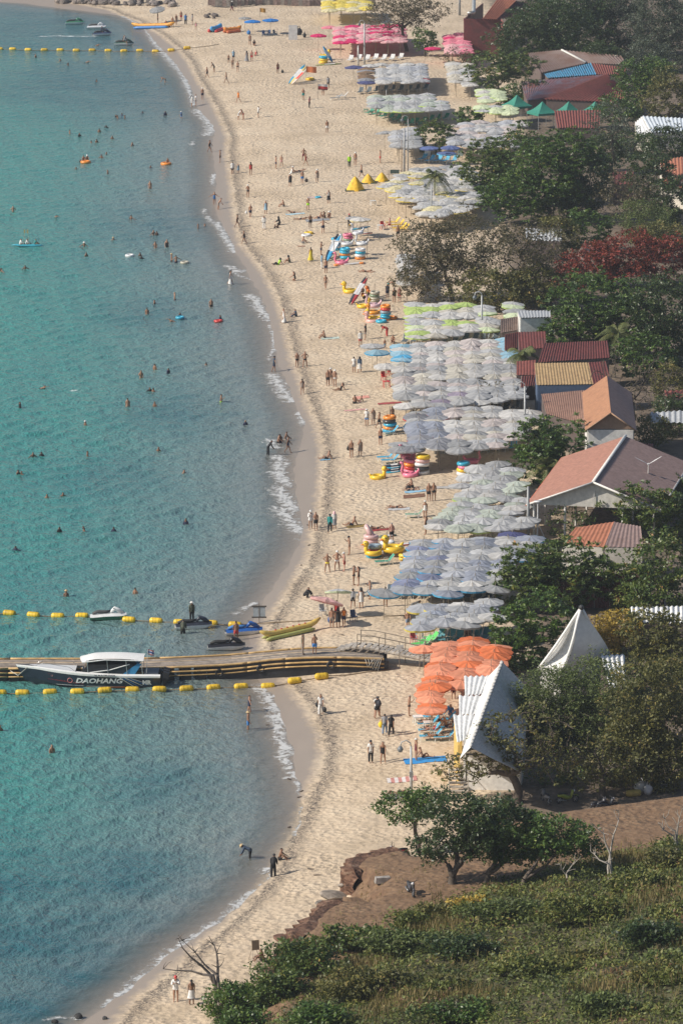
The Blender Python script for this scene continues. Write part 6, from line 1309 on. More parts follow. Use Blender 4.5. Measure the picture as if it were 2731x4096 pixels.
# ---- speedboat
BP = PV(396, 2738, 0); bt = thing('speedboat', 'white and dark blue speedboat lettered DAOHANG moored at the jetty', 'speedboat', BP, R(-1.5), None, .95)
st = []   # x, keel z, half beam at chine, chine z, half beam at gunwale, gunwale z
for u in [i/14 for i in range(15)]:
    x = -5.9+11.2*u; f = min(1, (u/.42))**.62; st.append((x, -.35+.75*max(0, 1-u/.16)**2, 1.02*f*(.97 if u > .9 else 1)+.01, .05+.75*max(0, 1-u/.30)**1.5, 1.32*f+.015, 1.10+.52*max(0, 1-u/.75)**1.4))
def hull(rows, mat_i, name, mats):
    mb = MB(); n = len(st)
    for s in (-1, 1):
        L = []
        for a in st:
            x, kz, cb, cz, gb, gzz = a; prof = [(0, kz), (cb, cz), (cb+(gb-cb)*.5, cz+(gzz-cz)*.42), (cb+(gb-cb)*.93, cz+(gzz-cz)*.86), (gb, gzz), (gb*.99, gzz+.03), (gb*.80, gzz+.10)]
            L.append([(x-(.55*(h+.3) if a is st[0] else .0), s*w, h) for w, h in prof])
        for r0, r1 in rows:
            o = len(mb.v); mb.v += [p for l in L for p in (l[r0], l[r1])]
            for i in range(n-1):
                f = (o+2*i, o+2*i+2, o+2*i+3, o+2*i+1); mb.f.append(f if s < 0 else f[::-1]); mb.m.append(0)
    if name == 'hull':
        x, kz, cb, cz, gb, gzz = st[-1]; mb.add([(x, -gb, gzz), (x, gb, gzz), (x, cb, cz), (x, 0, kz), (x, -cb, cz)], [(0, 1, 2, 3, 4)])
    return mb.build(name, mats, bt, True)
HDK = M((.022, .032, .050), .25, .15, 1.5); HWH = M((.78, .78, .77), .3, .05)
hull([(0, 1), (1, 2), (2, 3)], 0, 'hull', HDK); hull([(3, 4), (4, 5), (5, 6)], 0, 'gunwale', HWH)
mb = MB()   # foredeck and cockpit floor
for i in range(len(st)-1):
    a, b = st[i], st[i+1]; za, zb = (a[5]+.10, b[5]+.10) if i < 5 else (.55, .55)
    mb.add([(a[0], -a[4]*.8, za), (b[0], -b[4]*.8, zb), (b[0], b[4]*.8, zb), (a[0], a[4]*.8, za)], [(0, 1, 2, 3)])
mb.build('deck', HWH, bt)
def hull_y(x, z):   # outer side (towards the camera) at a height
    u = (x+5.9)/11.2*14; i = max(0, min(13, int(u))); f = u-i; a = [p+(q-p)*f for p, q in zip(st[i], st[i+1])]; t = max(0, min(1, (z-a[3])/(a[5]-a[3])))
    return -(a[2]+(a[4]-a[2])*(t/.42*.5 if t < .42 else .5+(t-.42)/.58*.5))
def decal(name, poly, m, off=.012):
    pts = [(x, hull_y(x, z)-off, z) for x, z in poly]; return MB().add(pts, [tuple(range(len(pts)))]).build(name, m, bt)
def band(name, top, bot, m, off=.012):
    mb = MB(); n = 8; vs = []
    for i in range(n+1):
        u = i/n; 
        for e in (top, bot): x = e[0]+(e[2]-e[0])*u; z = e[1]+(e[3]-e[1])*u; vs.append((x, hull_y(x, z)-off, z))
    return mb.add(vs, [(2*i, 2*i+1, 2*i+3, 2*i+2) for i in range(n)]).build(name, m, bt)
band('red_flash', (-5.2, 1.22, -1.2, .80), (-4.2, .62, -1.2, .28), M((.15, .022, .03), .3), .008)
band('silver_stripe', (-3.6, .22, 2.2, .13), (-3.4, .18, 2.2, .09), M((.6, .6, .6), .3), .015)
band('orange_stripe', (-1.0, .10, 3.4, .16), (-1.0, .0, 3.4, .03), M((.5, .12, .03), .4), .014)
for k, c in enumerate(((.65, .65, .65), (.03, .16, .40), (.65, .65, .65), (.03, .2, .5), (.6, .6, .6))): band('stripe', (1.75+k*.24, .98-.02*k, 3.0+k*.36, .12+.05*k), (1.90+k*.24, .98-.02*k, 3.12+k*.36, .12+.05*k), M(c, .35), .016+.002*k)
def text(body, size, x, z, m, parent, name='lettering', shear=0.0, bold=0.0, flat_y=None, ytilt=0.0, sx=1.0):
    cu = bpy.data.curves.new('t', 'FONT'); cu.body = body; cu.size = size; cu.shear = shear; cu.offset = bold; cu.extrude = .004; cu.align_x = 'CENTER'; cu.resolution_u = 2
    o = bpy.data.objects.new('t', cu); COL.objects.link(o); dg = bpy.context.evaluated_depsgraph_get(); dg.update(); me = bpy.data.meshes.new_from_object(o.evaluated_get(dg)); bpy.data.objects.remove(o)
    for v in me.vertices:
        X = x+v.co.x*sx; Z = z+v.co.y; v.co = (X, (hull_y(X, Z) if flat_y is None else flat_y)-.03-v.co.z, Z)
    me.materials.clear(); return put(name, me, m, parent)
TW = M((.82, .82, .82), .4, .03)
text('DAOHANG', .60, .1, .44, TW, bt, shear=.25, bold=.022, sx=1.28); text('MR', .52, 4.15, .35, TW, bt, bold=.03)
text('TEL. Mr.Ruf 089-2524508', .17, .6, 1.09, M((.03, .04, .10), .4), bt, bold=.004); text('17', .22, -3.9, .86, M((.6, .3, .28), .4), bt)
mb = MB(); mb.ring((-1.75-.6, hull_y(-2.3, .62)-.03, .62), .20, .03, 14, 5, Matrix.Rotation(R(90), 3, 'X')); mb.build('emblem', M((.55, .2, .2), .4), bt)
# cabin, windscreen, roof
mb = MB()
for s in (-1, 1):
    y = s*1.02; mb.add([(-1.45, y, 1.22), (3.5, y, 1.12), (2.9, y*.92, 2.02), (-.85, y*.90, 1.98)], [(0, 1, 2, 3)])
mb.add([(-1.45, -1.02, 1.22), (-1.45, 1.02, 1.22), (-.85, .92, 1.98), (-.85, -.92, 1.98)], [(0, 1, 2, 3)]); mb.build('windscreen', M((.015, .02, .028), .12, .05), bt)
for s in (-1, 1): MB().tube([(-1.5, s*1.04, 1.2), (1.0, s*1.04, 1.55), (2.7, s*1.0, 2.05)], .045, 5).build('window_frame', HWH, bt)
MB().add([(2.0, -1.06, 1.12), (3.1, -1.06, 1.12), (3.75, -.99, 2.1), (3.35, -.99, 2.1)], [(0, 1, 2, 3)]).build('arch_panel', M((.04, .22, .42), .35), bt)
MB().add([(2.0, 1.06, 1.12), (3.1, 1.06, 1.12), (3.75, .99, 2.1), (3.35, .99, 2.1)], [(0, 1, 2, 3)]).build('arch_panel', M((.04, .22, .42), .35), bt)
MB().grid(lambda u, v: Vector((-1.3+5.2*u-.25*(1-abs(2*v-1)**2)*(u < .05), -1.15+2.3*v, 2.22+.34*math.sin(math.pi*min(1, .18+u*.62))+.16*math.sin(math.pi*v)-.35*max(0, .16-u)*6*.5)), 16, 8).build('canopy', M((.80, .80, .78), .6, .05), bt, True)
for s in (-1, 1): MB().tube([(-1.3, s*1.15, 2.22), (.6, s*1.15, 2.46), (3.9, s*1.15, 2.40)], .05, 5).build('canopy_rim', HWH, bt)
for x in (-.9, .8, 2.4, 3.7):
    for s in (-1, 1): MB().tube([(x+.1, s*1.08, 1.15), (x, s*1.1, 2.42)], .03, 5).build('canopy_post', M((.6, .6, .6), .3, metal=.7), bt)
for x in (-.2, .7, 1.6, 2.5): MB().box((x, 0, .85), (.45, 1.5, .55)).build('seat', M((.20, .22, .25), .7), bt)
MB().tube([(-5.3, -.35, 1.72), (-4.6, -.62, 2.0), (-2.4, -1.05, 1.78), (-1.9, -1.1, 1.45)], .022, 5).build('bow_rail', M((.6, .6, .6), .3, metal=.8), bt, True)
MB().tube([(-5.3, .35, 1.72), (-4.6, .62, 2.0), (-2.4, 1.05, 1.78), (-1.9, 1.1, 1.45)], .022, 5).build('bow_rail', M((.6, .6, .6), .3, metal=.8), bt, True)
for y in (-.75, 0, .75):
    mb = MB(); mb.box((5.72, y, 1.02), (.62, .40, .62), ry=.25, taper=.8); mb.box((5.62, y, .35), (.26, .2, .9), ry=.15); mb.build('outboard_engine', BLK, bt)
MB().box((4.5, 0, 1.0), (1.2, 1.9, .5)).build('stern_bench', M((.10, .11, .13), .6), bt)
MB().tube([(4.1, -.9, 1.1), (4.25, -.9, 3.35)], .02, 5).build('flag_pole', M((.6, .6, .6), .3), bt)
def flag(origin, w, h, bands, label, rz=0.0, parent=None, name='flag', wav=.09):
    """bands: colours from the top"""
    n = len(bands); mb = MB(); tot = sum(b[1] for b in bands); z = h
    for i, (c, k) in enumerate(bands):
        mb.cm = i; z2 = z-h*k/tot; mb.grid(lambda u, v: Vector((u*w*.95, wav*math.sin(u*7+v)*u**.5, z2+(z-z2)*v-.12*u*u)), 8, 2); z = z2
    o = mb.build(name, [M(c, .8) for c, k in bands], parent, True, loc=origin, rz=rz); return o if parent else tag(o, label, 'flag')
THAI = [((.5, .04, .06), 1), ((.75, .75, .75), 1), ((.03, .05, .25), 2), ((.75, .75, .75), 1), ((.5, .04, .06), 1)]
flag((4.25, -.9, 2.9), .55, .42, THAI, None, 0, bt)
tag(MB().tube([BP+Vector((-5.7, -.2, 1.5)), BP+Vector((-6.5, .2, .7)), BP+Vector((-7.4, 1.3, .95))], .03, 5).build('mooring_line', M((.5, .48, .42), .9), None, True), 'pale line tying the bow of the speedboat to the jetty', 'rope')
# ---- water scooters
def scooter(px, py, rz, hullc, topc, seatc, label, z=0.0):
    p = PV(px, py, z) if z == 0 else G(px, py); t = thing('water_scooter', label, 'water scooter', p, rz); n = 12; mb = MB(); mt = MB()
    S = [(-1.55+3.1*i/n) for i in range(n+1)]; wd = lambda x: .56*(1-max(0, (x-.3)/1.35)**2.2)**.5*(1 if x > -1.3 else .92); hz = lambda x: .42+.14*max(0, x)/1.55+.06*math.cos(x*2)
    for lo, hi, b in ((0, 1, mb), (1, 2, mt)):
        for s in (-1, 1):
            o = len(b.v)
            for x in S:
                w = wd(x)+.02; h = hz(x); pr = [(0, -.12+.35*max(0, x-.6)**2), (w, .06+.2*max(0, x-.5)**2), (w*1.04, h*.75), (w*.62, h), (0, h+.06)]
                b.v += [(x, s*pr[k][0], pr[k][1]) for k in ((0, 1, 2) if lo == 0 else (2, 3, 4))]
            for i in range(n):
                for k in range(2): f = (o+3*i+k, o+3*i+3+k, o+3*i+4+k, o+3*i+1+k); b.f.append(f if s < 0 else f[::-1]); b.m.append(0)
    mb.build('hull', M(hullc, .3, .06), t, True); mt.build('deck', M(topc, .3, .08), t, True)
    MB().tube([(-1.35, 0, .50), (-.9, 0, .66), (-.2, 0, .64), (.25, 0, .72)], [.14, .2, .19, .12], 8, flat=.75).build('seat', M(seatc, .7), t, True)
    MB().tube([(.2, 0, .6), (.55, 0, .92), (.95, 0, .72), (1.4, 0, .50)], [.16, .24, .26, .06], 8, flat=.8).build('cowl', M(topc, .3), t, True)
    MB().tube([(.42, -.42, 1.0), (.52, -.15, .98), (.52, .15, .98), (.42, .42, 1.0)], .03, 5).build('handlebar', BLK, t, True)
    MB().add([(.62, -.22, .98), (.62, .22, .98), (.80, .18, .86), (.80, -.18, .86)], [(0, 1, 2, 3)]).build('windshield', M((.05, .06, .07), .15), t)
    return t
WT = (.72, .72, .72)
scooter(434, 2476, R(4), WT, (.70, .71, .70), (.06, .06, .06), 'white water scooter with green cowl floating by the buoy line').children[3].material_slots[0].material = M((.02, .16, .08), .3)
s2 = scooter(775, 2512, R(8), WT, (.03, .035, .05), BLK and (.03, .03, .03), 'black and white water scooter with a rider standing on it')
scooter(976, 2535, R(10), (.7, .7, .7), (.02, .10, .35), (.05, .2, .5), 'blue and white water scooter grounded in the shallows'); scooter(906, 2596, R(4), (.72, .72, .7), (.02, .02, .025), (.02, .02, .02), 'black-topped white water scooter close to the jetty')
scooter(300, 96, R(5), WT, (.05, .2, .12), (.05, .05, .05), 'white and green water scooter near the far rocks'); scooter(388, 114, R(-8), WT, (.6, .62, .66), (.05, .05, .05), 'white water scooter behind the pair near the far rocks'); scooter(409, 141, R(15), WT, (.05, .07, .14), (.03, .03, .04), 'dark blue water scooter with a rider near the far rocks'); scooter(497, 180, R(-6), WT, (.06, .12, .1), (.03, .03, .03), 'white water scooter carrying two riders by the far buoys')
def sit_on(px, py, h, pose, rz, skin, hair, outfit, lab):
    p = PV(px, py, 0); person(0, 0, pose, rz, skin, hair, outfit, at=(p.x, p.y, h), lab=lab)
sit_on(768, 2510, .55, 'st', 10, 3, 'h', 'long:d+trousers:k', 'person in dark green top and white hat standing on a water scooter')
sit_on(405, 141, .1, 'ride', 90, 2, 'b', 'long:n+trunks:k', 'person in navy top riding the dark blue water scooter'); sit_on(492, 180, .1, 'ride', 90, 2, 'b', 'vest:k+trunks:k', 'person in black vest driving the two-rider scooter'); sit_on(508, 182, .05, 'stoop', 270, 1, 'b', 'long:g+trunks:k', 'person in grey top leaning over the two-rider scooter')
# jetty people
for x, lab, o, rz in ((1217, 'person in dark green vest and pale trousers standing on the jetty', 'vest:d+trousers:v', 90), (1260, 'person in blue trunks standing with hands raised on the jetty', 'trunks:b', 180)):
    c = min(jc, key=lambda q: abs(W0/2+FPX*q.x/(q.y*_cp+(CAM_H-q.z)*_sp)-x)); person(0, 0, 'st' if rz == 90 else 'ph', rz, 2, 'b', o, at=(c.x, c.y-.35, c.z+.01), lab=lab)
# ---- buoys on ropes
YB = M((.76, .50, .03), .45, .18, 3)
_b = MB(); _b.lathe([(.0, -.56), (.16, -.55), (.255, -.45), (.275, -.2), (.275, .2), (.255, .45), (.16, .55), (.0, .56)], n=12, axis='X', close=False); BUOY = _b.mesh('float_body', True)
_b = MB()
for x in (-.28, 0, .28): _b.ring((x, 0, 0), .272, .018, 12, 4, Matrix.Rotation(R(90), 3, 'Y'))
BRIB = _b.mesh('rib', True)
def buoys(pts, label, group, rope_label, tail=None, head=None):
    ps = []
    for x, y in pts:
        g = G(x, y+10); p = Vector((g.x, g.y, g.z+.25 if gz(g.x, g.y) > .06 else .10)); ps.append(p)
    for i, p in enumerate(ps):
        q = ps[min(i+1, len(ps)-1)]-ps[max(i-1, 0)]; a = math.atan2(q.y, q.x)+random.uniform(-.15, .15)
        t = thing('mooring_buoy', label if p.z < .2 else label.replace('floating', 'lying on the sand'), 'buoy', p, a, group); put('float_body', BUOY, YB, t); put('rib', BRIB, M((.62, .40, .02), .5), t)
    rp = []
    full = ([PV(*head)] if head else [])+ps+([G(*tail)+Vector((0, 0, .04))] if tail else [])
    for a, b in zip(full[:-1], full[1:]): rp += [a, a.lerp(b, .35)-Vector((0, 0, .10)), a.lerp(b, .65)-Vector((0, 0, .10))]
    rp.append(full[-1])
    rp = [Vector((p.x, p.y, max(p.z, gz(p.x, p.y)+.03, .03))) for p in rp]
    tag(MB().tube(rp, .045, 5).build('buoy_rope', M((.24, .17, .10), .9), None, True), rope_label, 'rope')
c6 = lambda l: [(a/1.148, b/1.148+2350) for a, b in l]
buoys([(-40, 2443)]+c6([(45, 110), (155, 118), (267, 123), (378, 122), (593, 140), (718, 145), (828, 152), (970, 156), (1080, 163)]), 'yellow ribbed buoy floating on the rope beside the water scooters', 'buoys beside the water scooters', 'rope of buoys running from the water scooters up the sand', (1640, 2462))
buoys([(-120, 2766)]+c6([(0, 477), (105, 476), (231, 473), (357, 471), (482, 465), (609, 462), (733, 460), (857, 457), (981, 452), (1107, 447), (1231, 444), (1353, 429), (1477, 409)]), 'yellow ribbed buoy floating on the rope below the jetty', 'buoys below the jetty', 'rope of buoys below the jetty', (1560, 2680))
buoys([(a/1.148, b/1.148) for a, b in [(-70, 213), (0, 215), (60, 216), (131, 219), (205, 220), (278, 220), (352, 222), (425, 221), (498, 223), (570, 225), (643, 223), (715, 226), (787, 225), (860, 215)]], 'yellow buoy floating on the far rope across the bay', 'buoys on the far rope', 'far rope of buoys ending on the sand', (875, 178))
# sign frame standing in the shallows
p = PV(1037, 2494, 0); t = thing('shallows_sign', 'square netted frame on a pole standing at the water edge', 'sign', p)
MB().tube([(0, 0, -.3), (0, 0, 1.75)], .035, 5).build('pole', PIPE, t)
for z in (.55, 1.5): MB().box((0, -.02, z), (1.25, .05, .12)).build('bar', M((.08, .07, .06), .8), t)
MB().box((0, 0, 1.02), (1.02, .015, .86)).build('panel', M((.42, .47, .50), .6), t)
# kayak with paddlers
p = PV(112, 985, 0); t = thing('kayak', 'light blue kayak carrying three paddlers', 'kayak', p, R(-4)); mb = MB()
mb.tube([(-2.0+.4*i, 0, .10+.05*abs(i-5)/5) for i in range(11)], [.02, .18, .28, .34, .36, .36, .36, .34, .28, .18, .02], 10, flat=.5); mb.build('hull', M((.05, .42, .55), .35), t, True)
for x in (-1.0, -.2, .9): MB().ball((x, 0, .22), (.25, .24, .08), 8, 5).build('seat', M((.03, .2, .28), .6), t, True)
for dx, o, lab in ((-.95, 'long:w+trunks:k', 'person in white top paddling at the kayak end'), (-.2, 'long:w+trunks:n', 'person in white top lifting a paddle in the middle of the kayak'), (.85, 'tee:t+trunks:k', 'person in teal shirt sitting in the kayak')):
    person(0, 0, 'sit', 90, 1, 'b', o, at=(p.x+dx, p.y, .08), scale=.95, lab=lab)
for dx, a in ((-.45, .1), (.2, -.15)):
    mb = MB(); mb.tube([(p.x+dx, p.y-.2, .35), (p.x+dx+a, p.y-.25, 1.75)], .02, 5); mb.box((p.x+dx+a*1.15, p.y-.25, 1.9), (.2, .03, .42)); tag(mb.build('paddle', M((.5, .42, .2), .5)), 'raised paddle held by a kayaker' if dx < 0 else 'second raised paddle on the kayak', 'paddle')
# banana boats and towables
def banana(a, b, r, c1, c2, label, seats=7, z=.25):
    A, B = G(*a), G(*b); A.z = max(A.z, 0)+z; B.z = max(B.z, 0)+z; t = thing('banana_boat', label, 'banana boat'); L = (B-A); s = Vector((L.y, -L.x, 0)).normalized(); k = 12
    up = lambda u: Vector((0, 0, .75*max(0, abs(u-.5)*2-.62)**1.3*2))
    MB().tube([A+L*(i/k)+Vector((0, 0, .28))+up(i/k) for i in range(k+1)], [r*.35]+[r*.9]+[r]*(k-3)+[r*.9, r*.3], 10).build('main_tube', M(c1, .4), t, True)
    for sd in (-1, 1): MB().tube([A+L*(.07+.8*i/k)+s*sd*r*1.5 for i in range(k+1)], [r*.3]+[r*.72]*(k-1)+[r*.3], 8).build('side_tube', M(c2, .4), t, True)
    for i in range(seats): MB().ball(A+L*(.16+.68*i/seats)+Vector((0, 0, .28+r)), (.09, .09, .07), 6, 4).build('handle', M((.5, .03, .03), .5), t)
banana((1040, 2570), (1282, 2514), .25, (.62, .45, .12), (.36, .38, .12), 'yellow banana boat with red handles lying on the sand'); banana((528, 112), (700, 108), .34, (.75, .36, .05), (.05, .2, .5), 'orange and blue banana boat at the far water edge', 5, .1)
banana((845, 132), (885, 118), .42, (.05, .3, .62), (.6, .06, .06), 'short blue and red towable tube on the sand', 2); banana((895, 134), (965, 126), .36, (.78, .3, .05), (.6, .15, .05), 'orange towable tube beside the blue stall', 3)
# ================================================================== BEACH TOYS AND SMALL THINGS
_r = MB(); _r.ring((0, 0, 0), .42, .17, 20, 8); RING = _r.mesh('ring_tube', True)
TC = dict(o=((.80, .27, .04), 'orange'), b=((.05, .40, .58), 'blue'), y=((.82, .55, .04), 'yellow'), w=((.74, .74, .74), 'white'), p=((.78, .22, .32), 'pink'), r=((.60, .06, .05), 'red'), g=((.28, .36, .42), 'grey-blue'), k=((.05, .05, .05), 'black'), e=((.22, .30, .2), 'green'), n=((.03, .1, .25), 'navy'), t=((.45, .42, .33), 'beige'), l=((.72, .48, .46), 'clear pinkish'))
def ring_at(p, c, label, group=None, tilt=(0, 0), s=1.0):
    return tag(put('swim_ring', RING, M(TC[c][0], .3, .06), None, p, rot=(tilt[0], tilt[1], random.uniform(0, 6)), scale=s), label, 'swim ring', group)
def stack(px, py, cols, where, s=1.0, pole=False):
    g = G(px, py); n = len(cols); cnt = {}
    for i, c in enumerate(cols):
        h = .15+i*.30; nm = ['bottom', 'second up', 'third up', 'fourth up', 'fifth up', 'sixth up'][i] if i < n-1 or n == 1 else 'topmost'
        ring_at(g+Vector((random.uniform(-.06, .06), random.uniform(-.06, .06), h*s)), c, '%s ring, %s in the %s' % (TC[c][1], nm, where), None, (random.uniform(-.1, .1), random.uniform(-.1, .1)), s)
    if pole: tag(MB().tube([g-Vector((0, 0, .2)), g+Vector((.03, 0, .35*n*s+.7))], .03, 5).build('ring_pole', PIPE), 'thin pole through the %s' % where, 'pole')
def duck(px, py, label, c=(.82, .55, .04), rz=0, s=1.0, kind='duck', z=0.0):
    g = G(px, py)+Vector((0, 0, .16*s+z)); t = thing('inflatable_'+kind, label, 'inflatable', g, rz, None, s); put('ring_tube', RING, M(c, .3, .05), t, scale=1.15)
    if kind == 'duck':
        MB().tube([(-.5, 0, .05), (-.56, 0, .3), (-.54, 0, .55)], [.2, .15, .17], 8).build('neck', M(c, .3), t, True); MB().ball((-.56, 0, .68), .24, 10, 8).build('head', M(c, .3), t, True)
        MB().ball((-.82, 0, .64), (.14, .13, .05), 8, 5).build('beak', M((.8, .25, .03), .4), t, True)
        for y in (-.2, .2): MB().ball((-.68, y*.9, .76), .045, 6, 5).build('eye', BLK, t, True)
        MB().tube([(.52, 0, .1), (.75, 0, .3)], [.14, .03], 7).build('tail', M(c, .3), t, True)
    else:   # long curved neck: flamingo, swan or unicorn
        MB().tube([(-.52, 0, 0), (-.72, 0, .35), (-.60, 0, .75), (-.66, 0, 1.0), (-.88, 0, 1.0)], [.16, .12, .11, .13, .09], 8).build('neck', M(c, .3), t, True)
        MB().tube([(-.88, 0, 1.0), (-1.04, 0, .86)], [.09, .03], 7).build('beak', M((.03, .03, .03) if kind != 'unicorn' else (.8, .5, .1), .4), t, True)
        MB().tube([(.5, 0, .1), (.72, 0, .4), (.66, 0, .55)], [.15, .1, .03], 7).build('tail', M(c, .3), t, True)
        if kind == 'unicorn': MB().tube([(-.62, 0, 1.1), (-.66, 0, 1.42)], [.05, .01], 6).build('horn', M((.8, .6, .1), .4), t, True)
def board(a, b, c1, label, w=.38, lean=0.0, c2=None, z0=0.06):
    A = G(*a)+Vector((0, 0, z0)); B = G(*b) if not lean else None
    if lean: x, y = P(b[0], b[1], A.z+lean); B = Vector((x, y, A.z+lean))
    else: B.z += z0
    t = thing('paddle_board', label, 'paddle board'); k = 10; L = B-A; s = Vector((L.y, -L.x, 0)).normalized(); n = L.cross(s).normalized(); mb = MB(); vs = []
    prof = [.04, .55, .82, .96, 1, 1, 1, .96, .8, .5, .05]
    for i in range(k+1):
        for sx, h in ((-1, 0), (-.9, .06), (.9, .06), (1, 0), (.9, -.06), (-.9, -.06)): vs.append(A+L*(i/k)+s*sx*w*prof[i]-n*h)
    fs = [(i*6+j, i*6+(j+1) % 6, (i+1)*6+(j+1) % 6, (i+1)*6+j) for i in range(k) for j in range(6)]; mb.add(vs, fs); mb.build('deck', M(c1, .35), t, True)
    mb = MB(); mb.add([A+L*u+s*q*w*.8-n*hh for u in (.35, .75) for q in (-1, 1) for hh in (.066, -.066)], [(0, 2, 6, 4), (1, 3, 7, 5)]); mb.build('grip_pad', M(c2 or (.6, .6, .6), .7), t)
def towel(px, py, w, d, rz, c, label, stripes=None, cat='towel', name='towel'):
    g = G(px, py); mb = MB(); n = 8
    def fn(u, v):
        x = (u-.5)*w; y = (v-.5)*d; X = g.x+x*math.cos(rz)-y*math.sin(rz); Y = g.y+x*math.sin(rz)+y*math.cos(rz); return Vector((X, Y, gz(X, Y)+.035+.018*math.sin(u*17+v*9)))
    mb.grid(fn, n, 4)
    if stripes: mb.m = [i % 2 for j in range(4) for i in range(n)]
    return tag(mb.build(name, [M(c, .9)]+([M(stripes, .9)] if stripes else []), None, True), label, cat)
# great ring pile
stack(1345, 1000, 'bwgwb', 'white and blue stack at the great ring pile', 1.0, True); stack(1392, 985, 'erepp', 'stack behind the swans at the great ring pile', 1.05, True)
stack(1380, 1034, 'bobb', 'blue and orange stack at the great ring pile', 1.1); stack(1441, 1036, 'owbw', 'blue, white and orange stack at the great ring pile', 1.1)
duck(1388, 1022, 'white swan ring on the great ring pile', (.72, .72, .72), 0, 1.1, 'swan', 1.3); duck(1448, 1022, 'white swan ring beside the other swan', (.72, .72, .72), 0, 1.1, 'swan', 1.3); duck(1430, 965, 'white unicorn ring at the back of the great ring pile', (.70, .72, .76), .4, 1.1, 'unicorn', .9)
duck(1366, 1055, 'pink flamingo ring lying before the great ring pile', TC['p'][0], 0, 1.15, 'flamingo')
board((1308, 1046), (1364, 938), (.06, .35, .62), 'blue paddle board leaning against the ring pile rack', .34, 2.2, (.8, .8, .8)); board((1302, 1040), (1352, 935), (.02, .03, .05), 'dark paddle board leaning beside the blue one', .3, 2.2)
board((1375, 1060), (1460, 1052), (.70, .66, .62), 'clear pale kayak lying before the ring pile', .34); board((1400, 948), (1480, 935), (.05, .38, .55), 'blue board lying on top at the back of the ring pile', .34, 0, None, .9); board((1425, 955), (1490, 950), (.5, .1, .05), 'red board beside the blue one at the ring pile', .32, 0, None, .6)
ring_at(G(1345, 1064)+Vector((0, 0, .15)), 'o', 'small orange ring lying before the ring pile', s=.55); ring_at(G(1446, 1056)+Vector((0, 0, .15)), 'o', 'small orange ring at the end of the clear kayak', s=.5)
rk = thing('ring_rack', 'thin metal rack holding the great ring pile', 'rack')
for x, y in ((1335, 1040), (1468, 1030), (1470, 960), (1350, 962)): g = G(x, y); MB().tube([g-Vector((0, 0, .2)), g+Vector((0, 0, 2.3))], .035, 5).build('post', PIPE, rk)
for (a, b) in (((1335, 1040), (1468, 1030)), ((1470, 960), (1350, 962))): MB().tube([G(*a)+Vector((0, 0, 2.25)), G(*b)+Vector((0, 0, 2.25))], .03, 5).build('rail', PIPE, rk)
# second toy stand
duck(1400, 1170, 'big yellow duck ring lying alone beside dark boards', rz=0, s=1.25); board((1395, 1218), (1464, 1106), (.05, .05, .06), 'black and white board leaning in the air beside the duck', .26, 2.3, (.7, .7, .7)); board((1405, 1220), (1470, 1110), (.35, .04, .04), 'dark red board leaning beside the black one', .24, 2.3)
stack(1497, 1206, 'ttet', 'beige stack under the half-bare brown tree', 1.0, True); duck(1452, 1230, 'yellow duck ring before the orange vests', rz=3.14, s=1.1)
duck(1494, 1252, 'pale pink unicorn ring on the toy heap by the lime rows', (.75, .5, .52), 0, 1.2, 'unicorn', .7); duck(1493, 1280, 'yellow duck ring low on the toy heap by the lime rows', rz=0, s=1.2); duck(1490, 1286, 'pink-bottomed ring duck under the others', (.78, .45, .4), 0, 1.2, 'duck', -.1); duck(1494, 1272, 'orange duck ring high on the toy heap by the lime rows', (.82, .36, .04), 0, 1.1, 'duck', .5)
stack(1541, 1282, 'obbgro', 'mixed stack by the lime rows', 1.0); ring_at(G(1568, 1276)+Vector((0, 0, .16)), 'o', 'orange ring leaning at the foot of the lime rows', s=1.05); ring_at(G(1525, 1290)+Vector((0, 0, .16)), 'b', 'blue ring lying flat before the mixed stack', s=1.1)
t = thing('life_vest_rack', 'rack hung with orange life vests beside the leaning boards', 'rack'); g = G(1464, 1200)
MB().tube([g-Vector((0, 0, .1)), g+Vector((0, 0, 1.7))], .04, 5).build('post', PIPE, t)
for i in range(9): MB().ball(g+Vector((random.uniform(-.4, .4), random.uniform(-.3, .3), .4+.13*i)), (.22, .2, .26), 7, 5).build('life_vest', M((.72, .20, .04) if i % 3 else (.12, .06, .04), .8), t, True)
# others
stack(1558, 1730, 'bobko', 'orange and blue stack on the sand', 1.15, True)
duck(1640, 1905, 'pink flamingo ring at the foot of the pink stack', TC['p'][0], 0, 1.15, 'flamingo', 0); stack(1640, 1890, 'prop', 'pink stack under the slate umbrella', 1.15); duck(1632, 1880, 'pink flamingo ring on top of the pink stack', TC['p'][0], .3, 1.1, 'flamingo', 1.2)
stack(1688, 1895, 'wkwly', 'tall mixed stack beside the pink stack', 1.25); duck(1510, 1914, 'yellow duck ring alone on the sand below the blue loungers', rz=3.3, s=1.15)
for i in range(4): board((1535, 1893-i*3), (1612, 1884-i*3), ((.04, .33, .48), (.03, .04, .07))[i % 2], ['blue board at the bottom of the stacked boards', 'dark board second in the stacked boards', 'blue board third in the stacked boards', 'dark board on top of the stacked boards'][i], .36, 0, None, .06+.14*i)
stack(1853, 1900, 'wypb', 'small stack at the tip of the green-grey patch', 1.1); duck(1885, 1868, 'pink flamingo ring beside the small stack', TC['p'][0], 3.1, 1.1, 'flamingo', .4)
stack(1482, 2185, 'pll', 'pinkish stack at the ring and duck pile', 1.2, True); ring_at(G(1478, 2178)+Vector((0, 0, 1.2)), 'l', 'clear pinkish ring standing on the pinkish stack', None, (1.0, .3), 1.35)
stack(1496, 2226, 'brg', 'front stack at the ring and duck pile', 1.25); duck(1492, 2232, 'yellow duck ring among the front stack', rz=.3, s=1.2, z=.35); stack(1546, 2208, 'wlw', 'clear stack at the ring and duck pile', 1.15, True); duck(1572, 2222, 'large yellow duck ring standing high on the pile', rz=.6, s=1.5, z=.4)
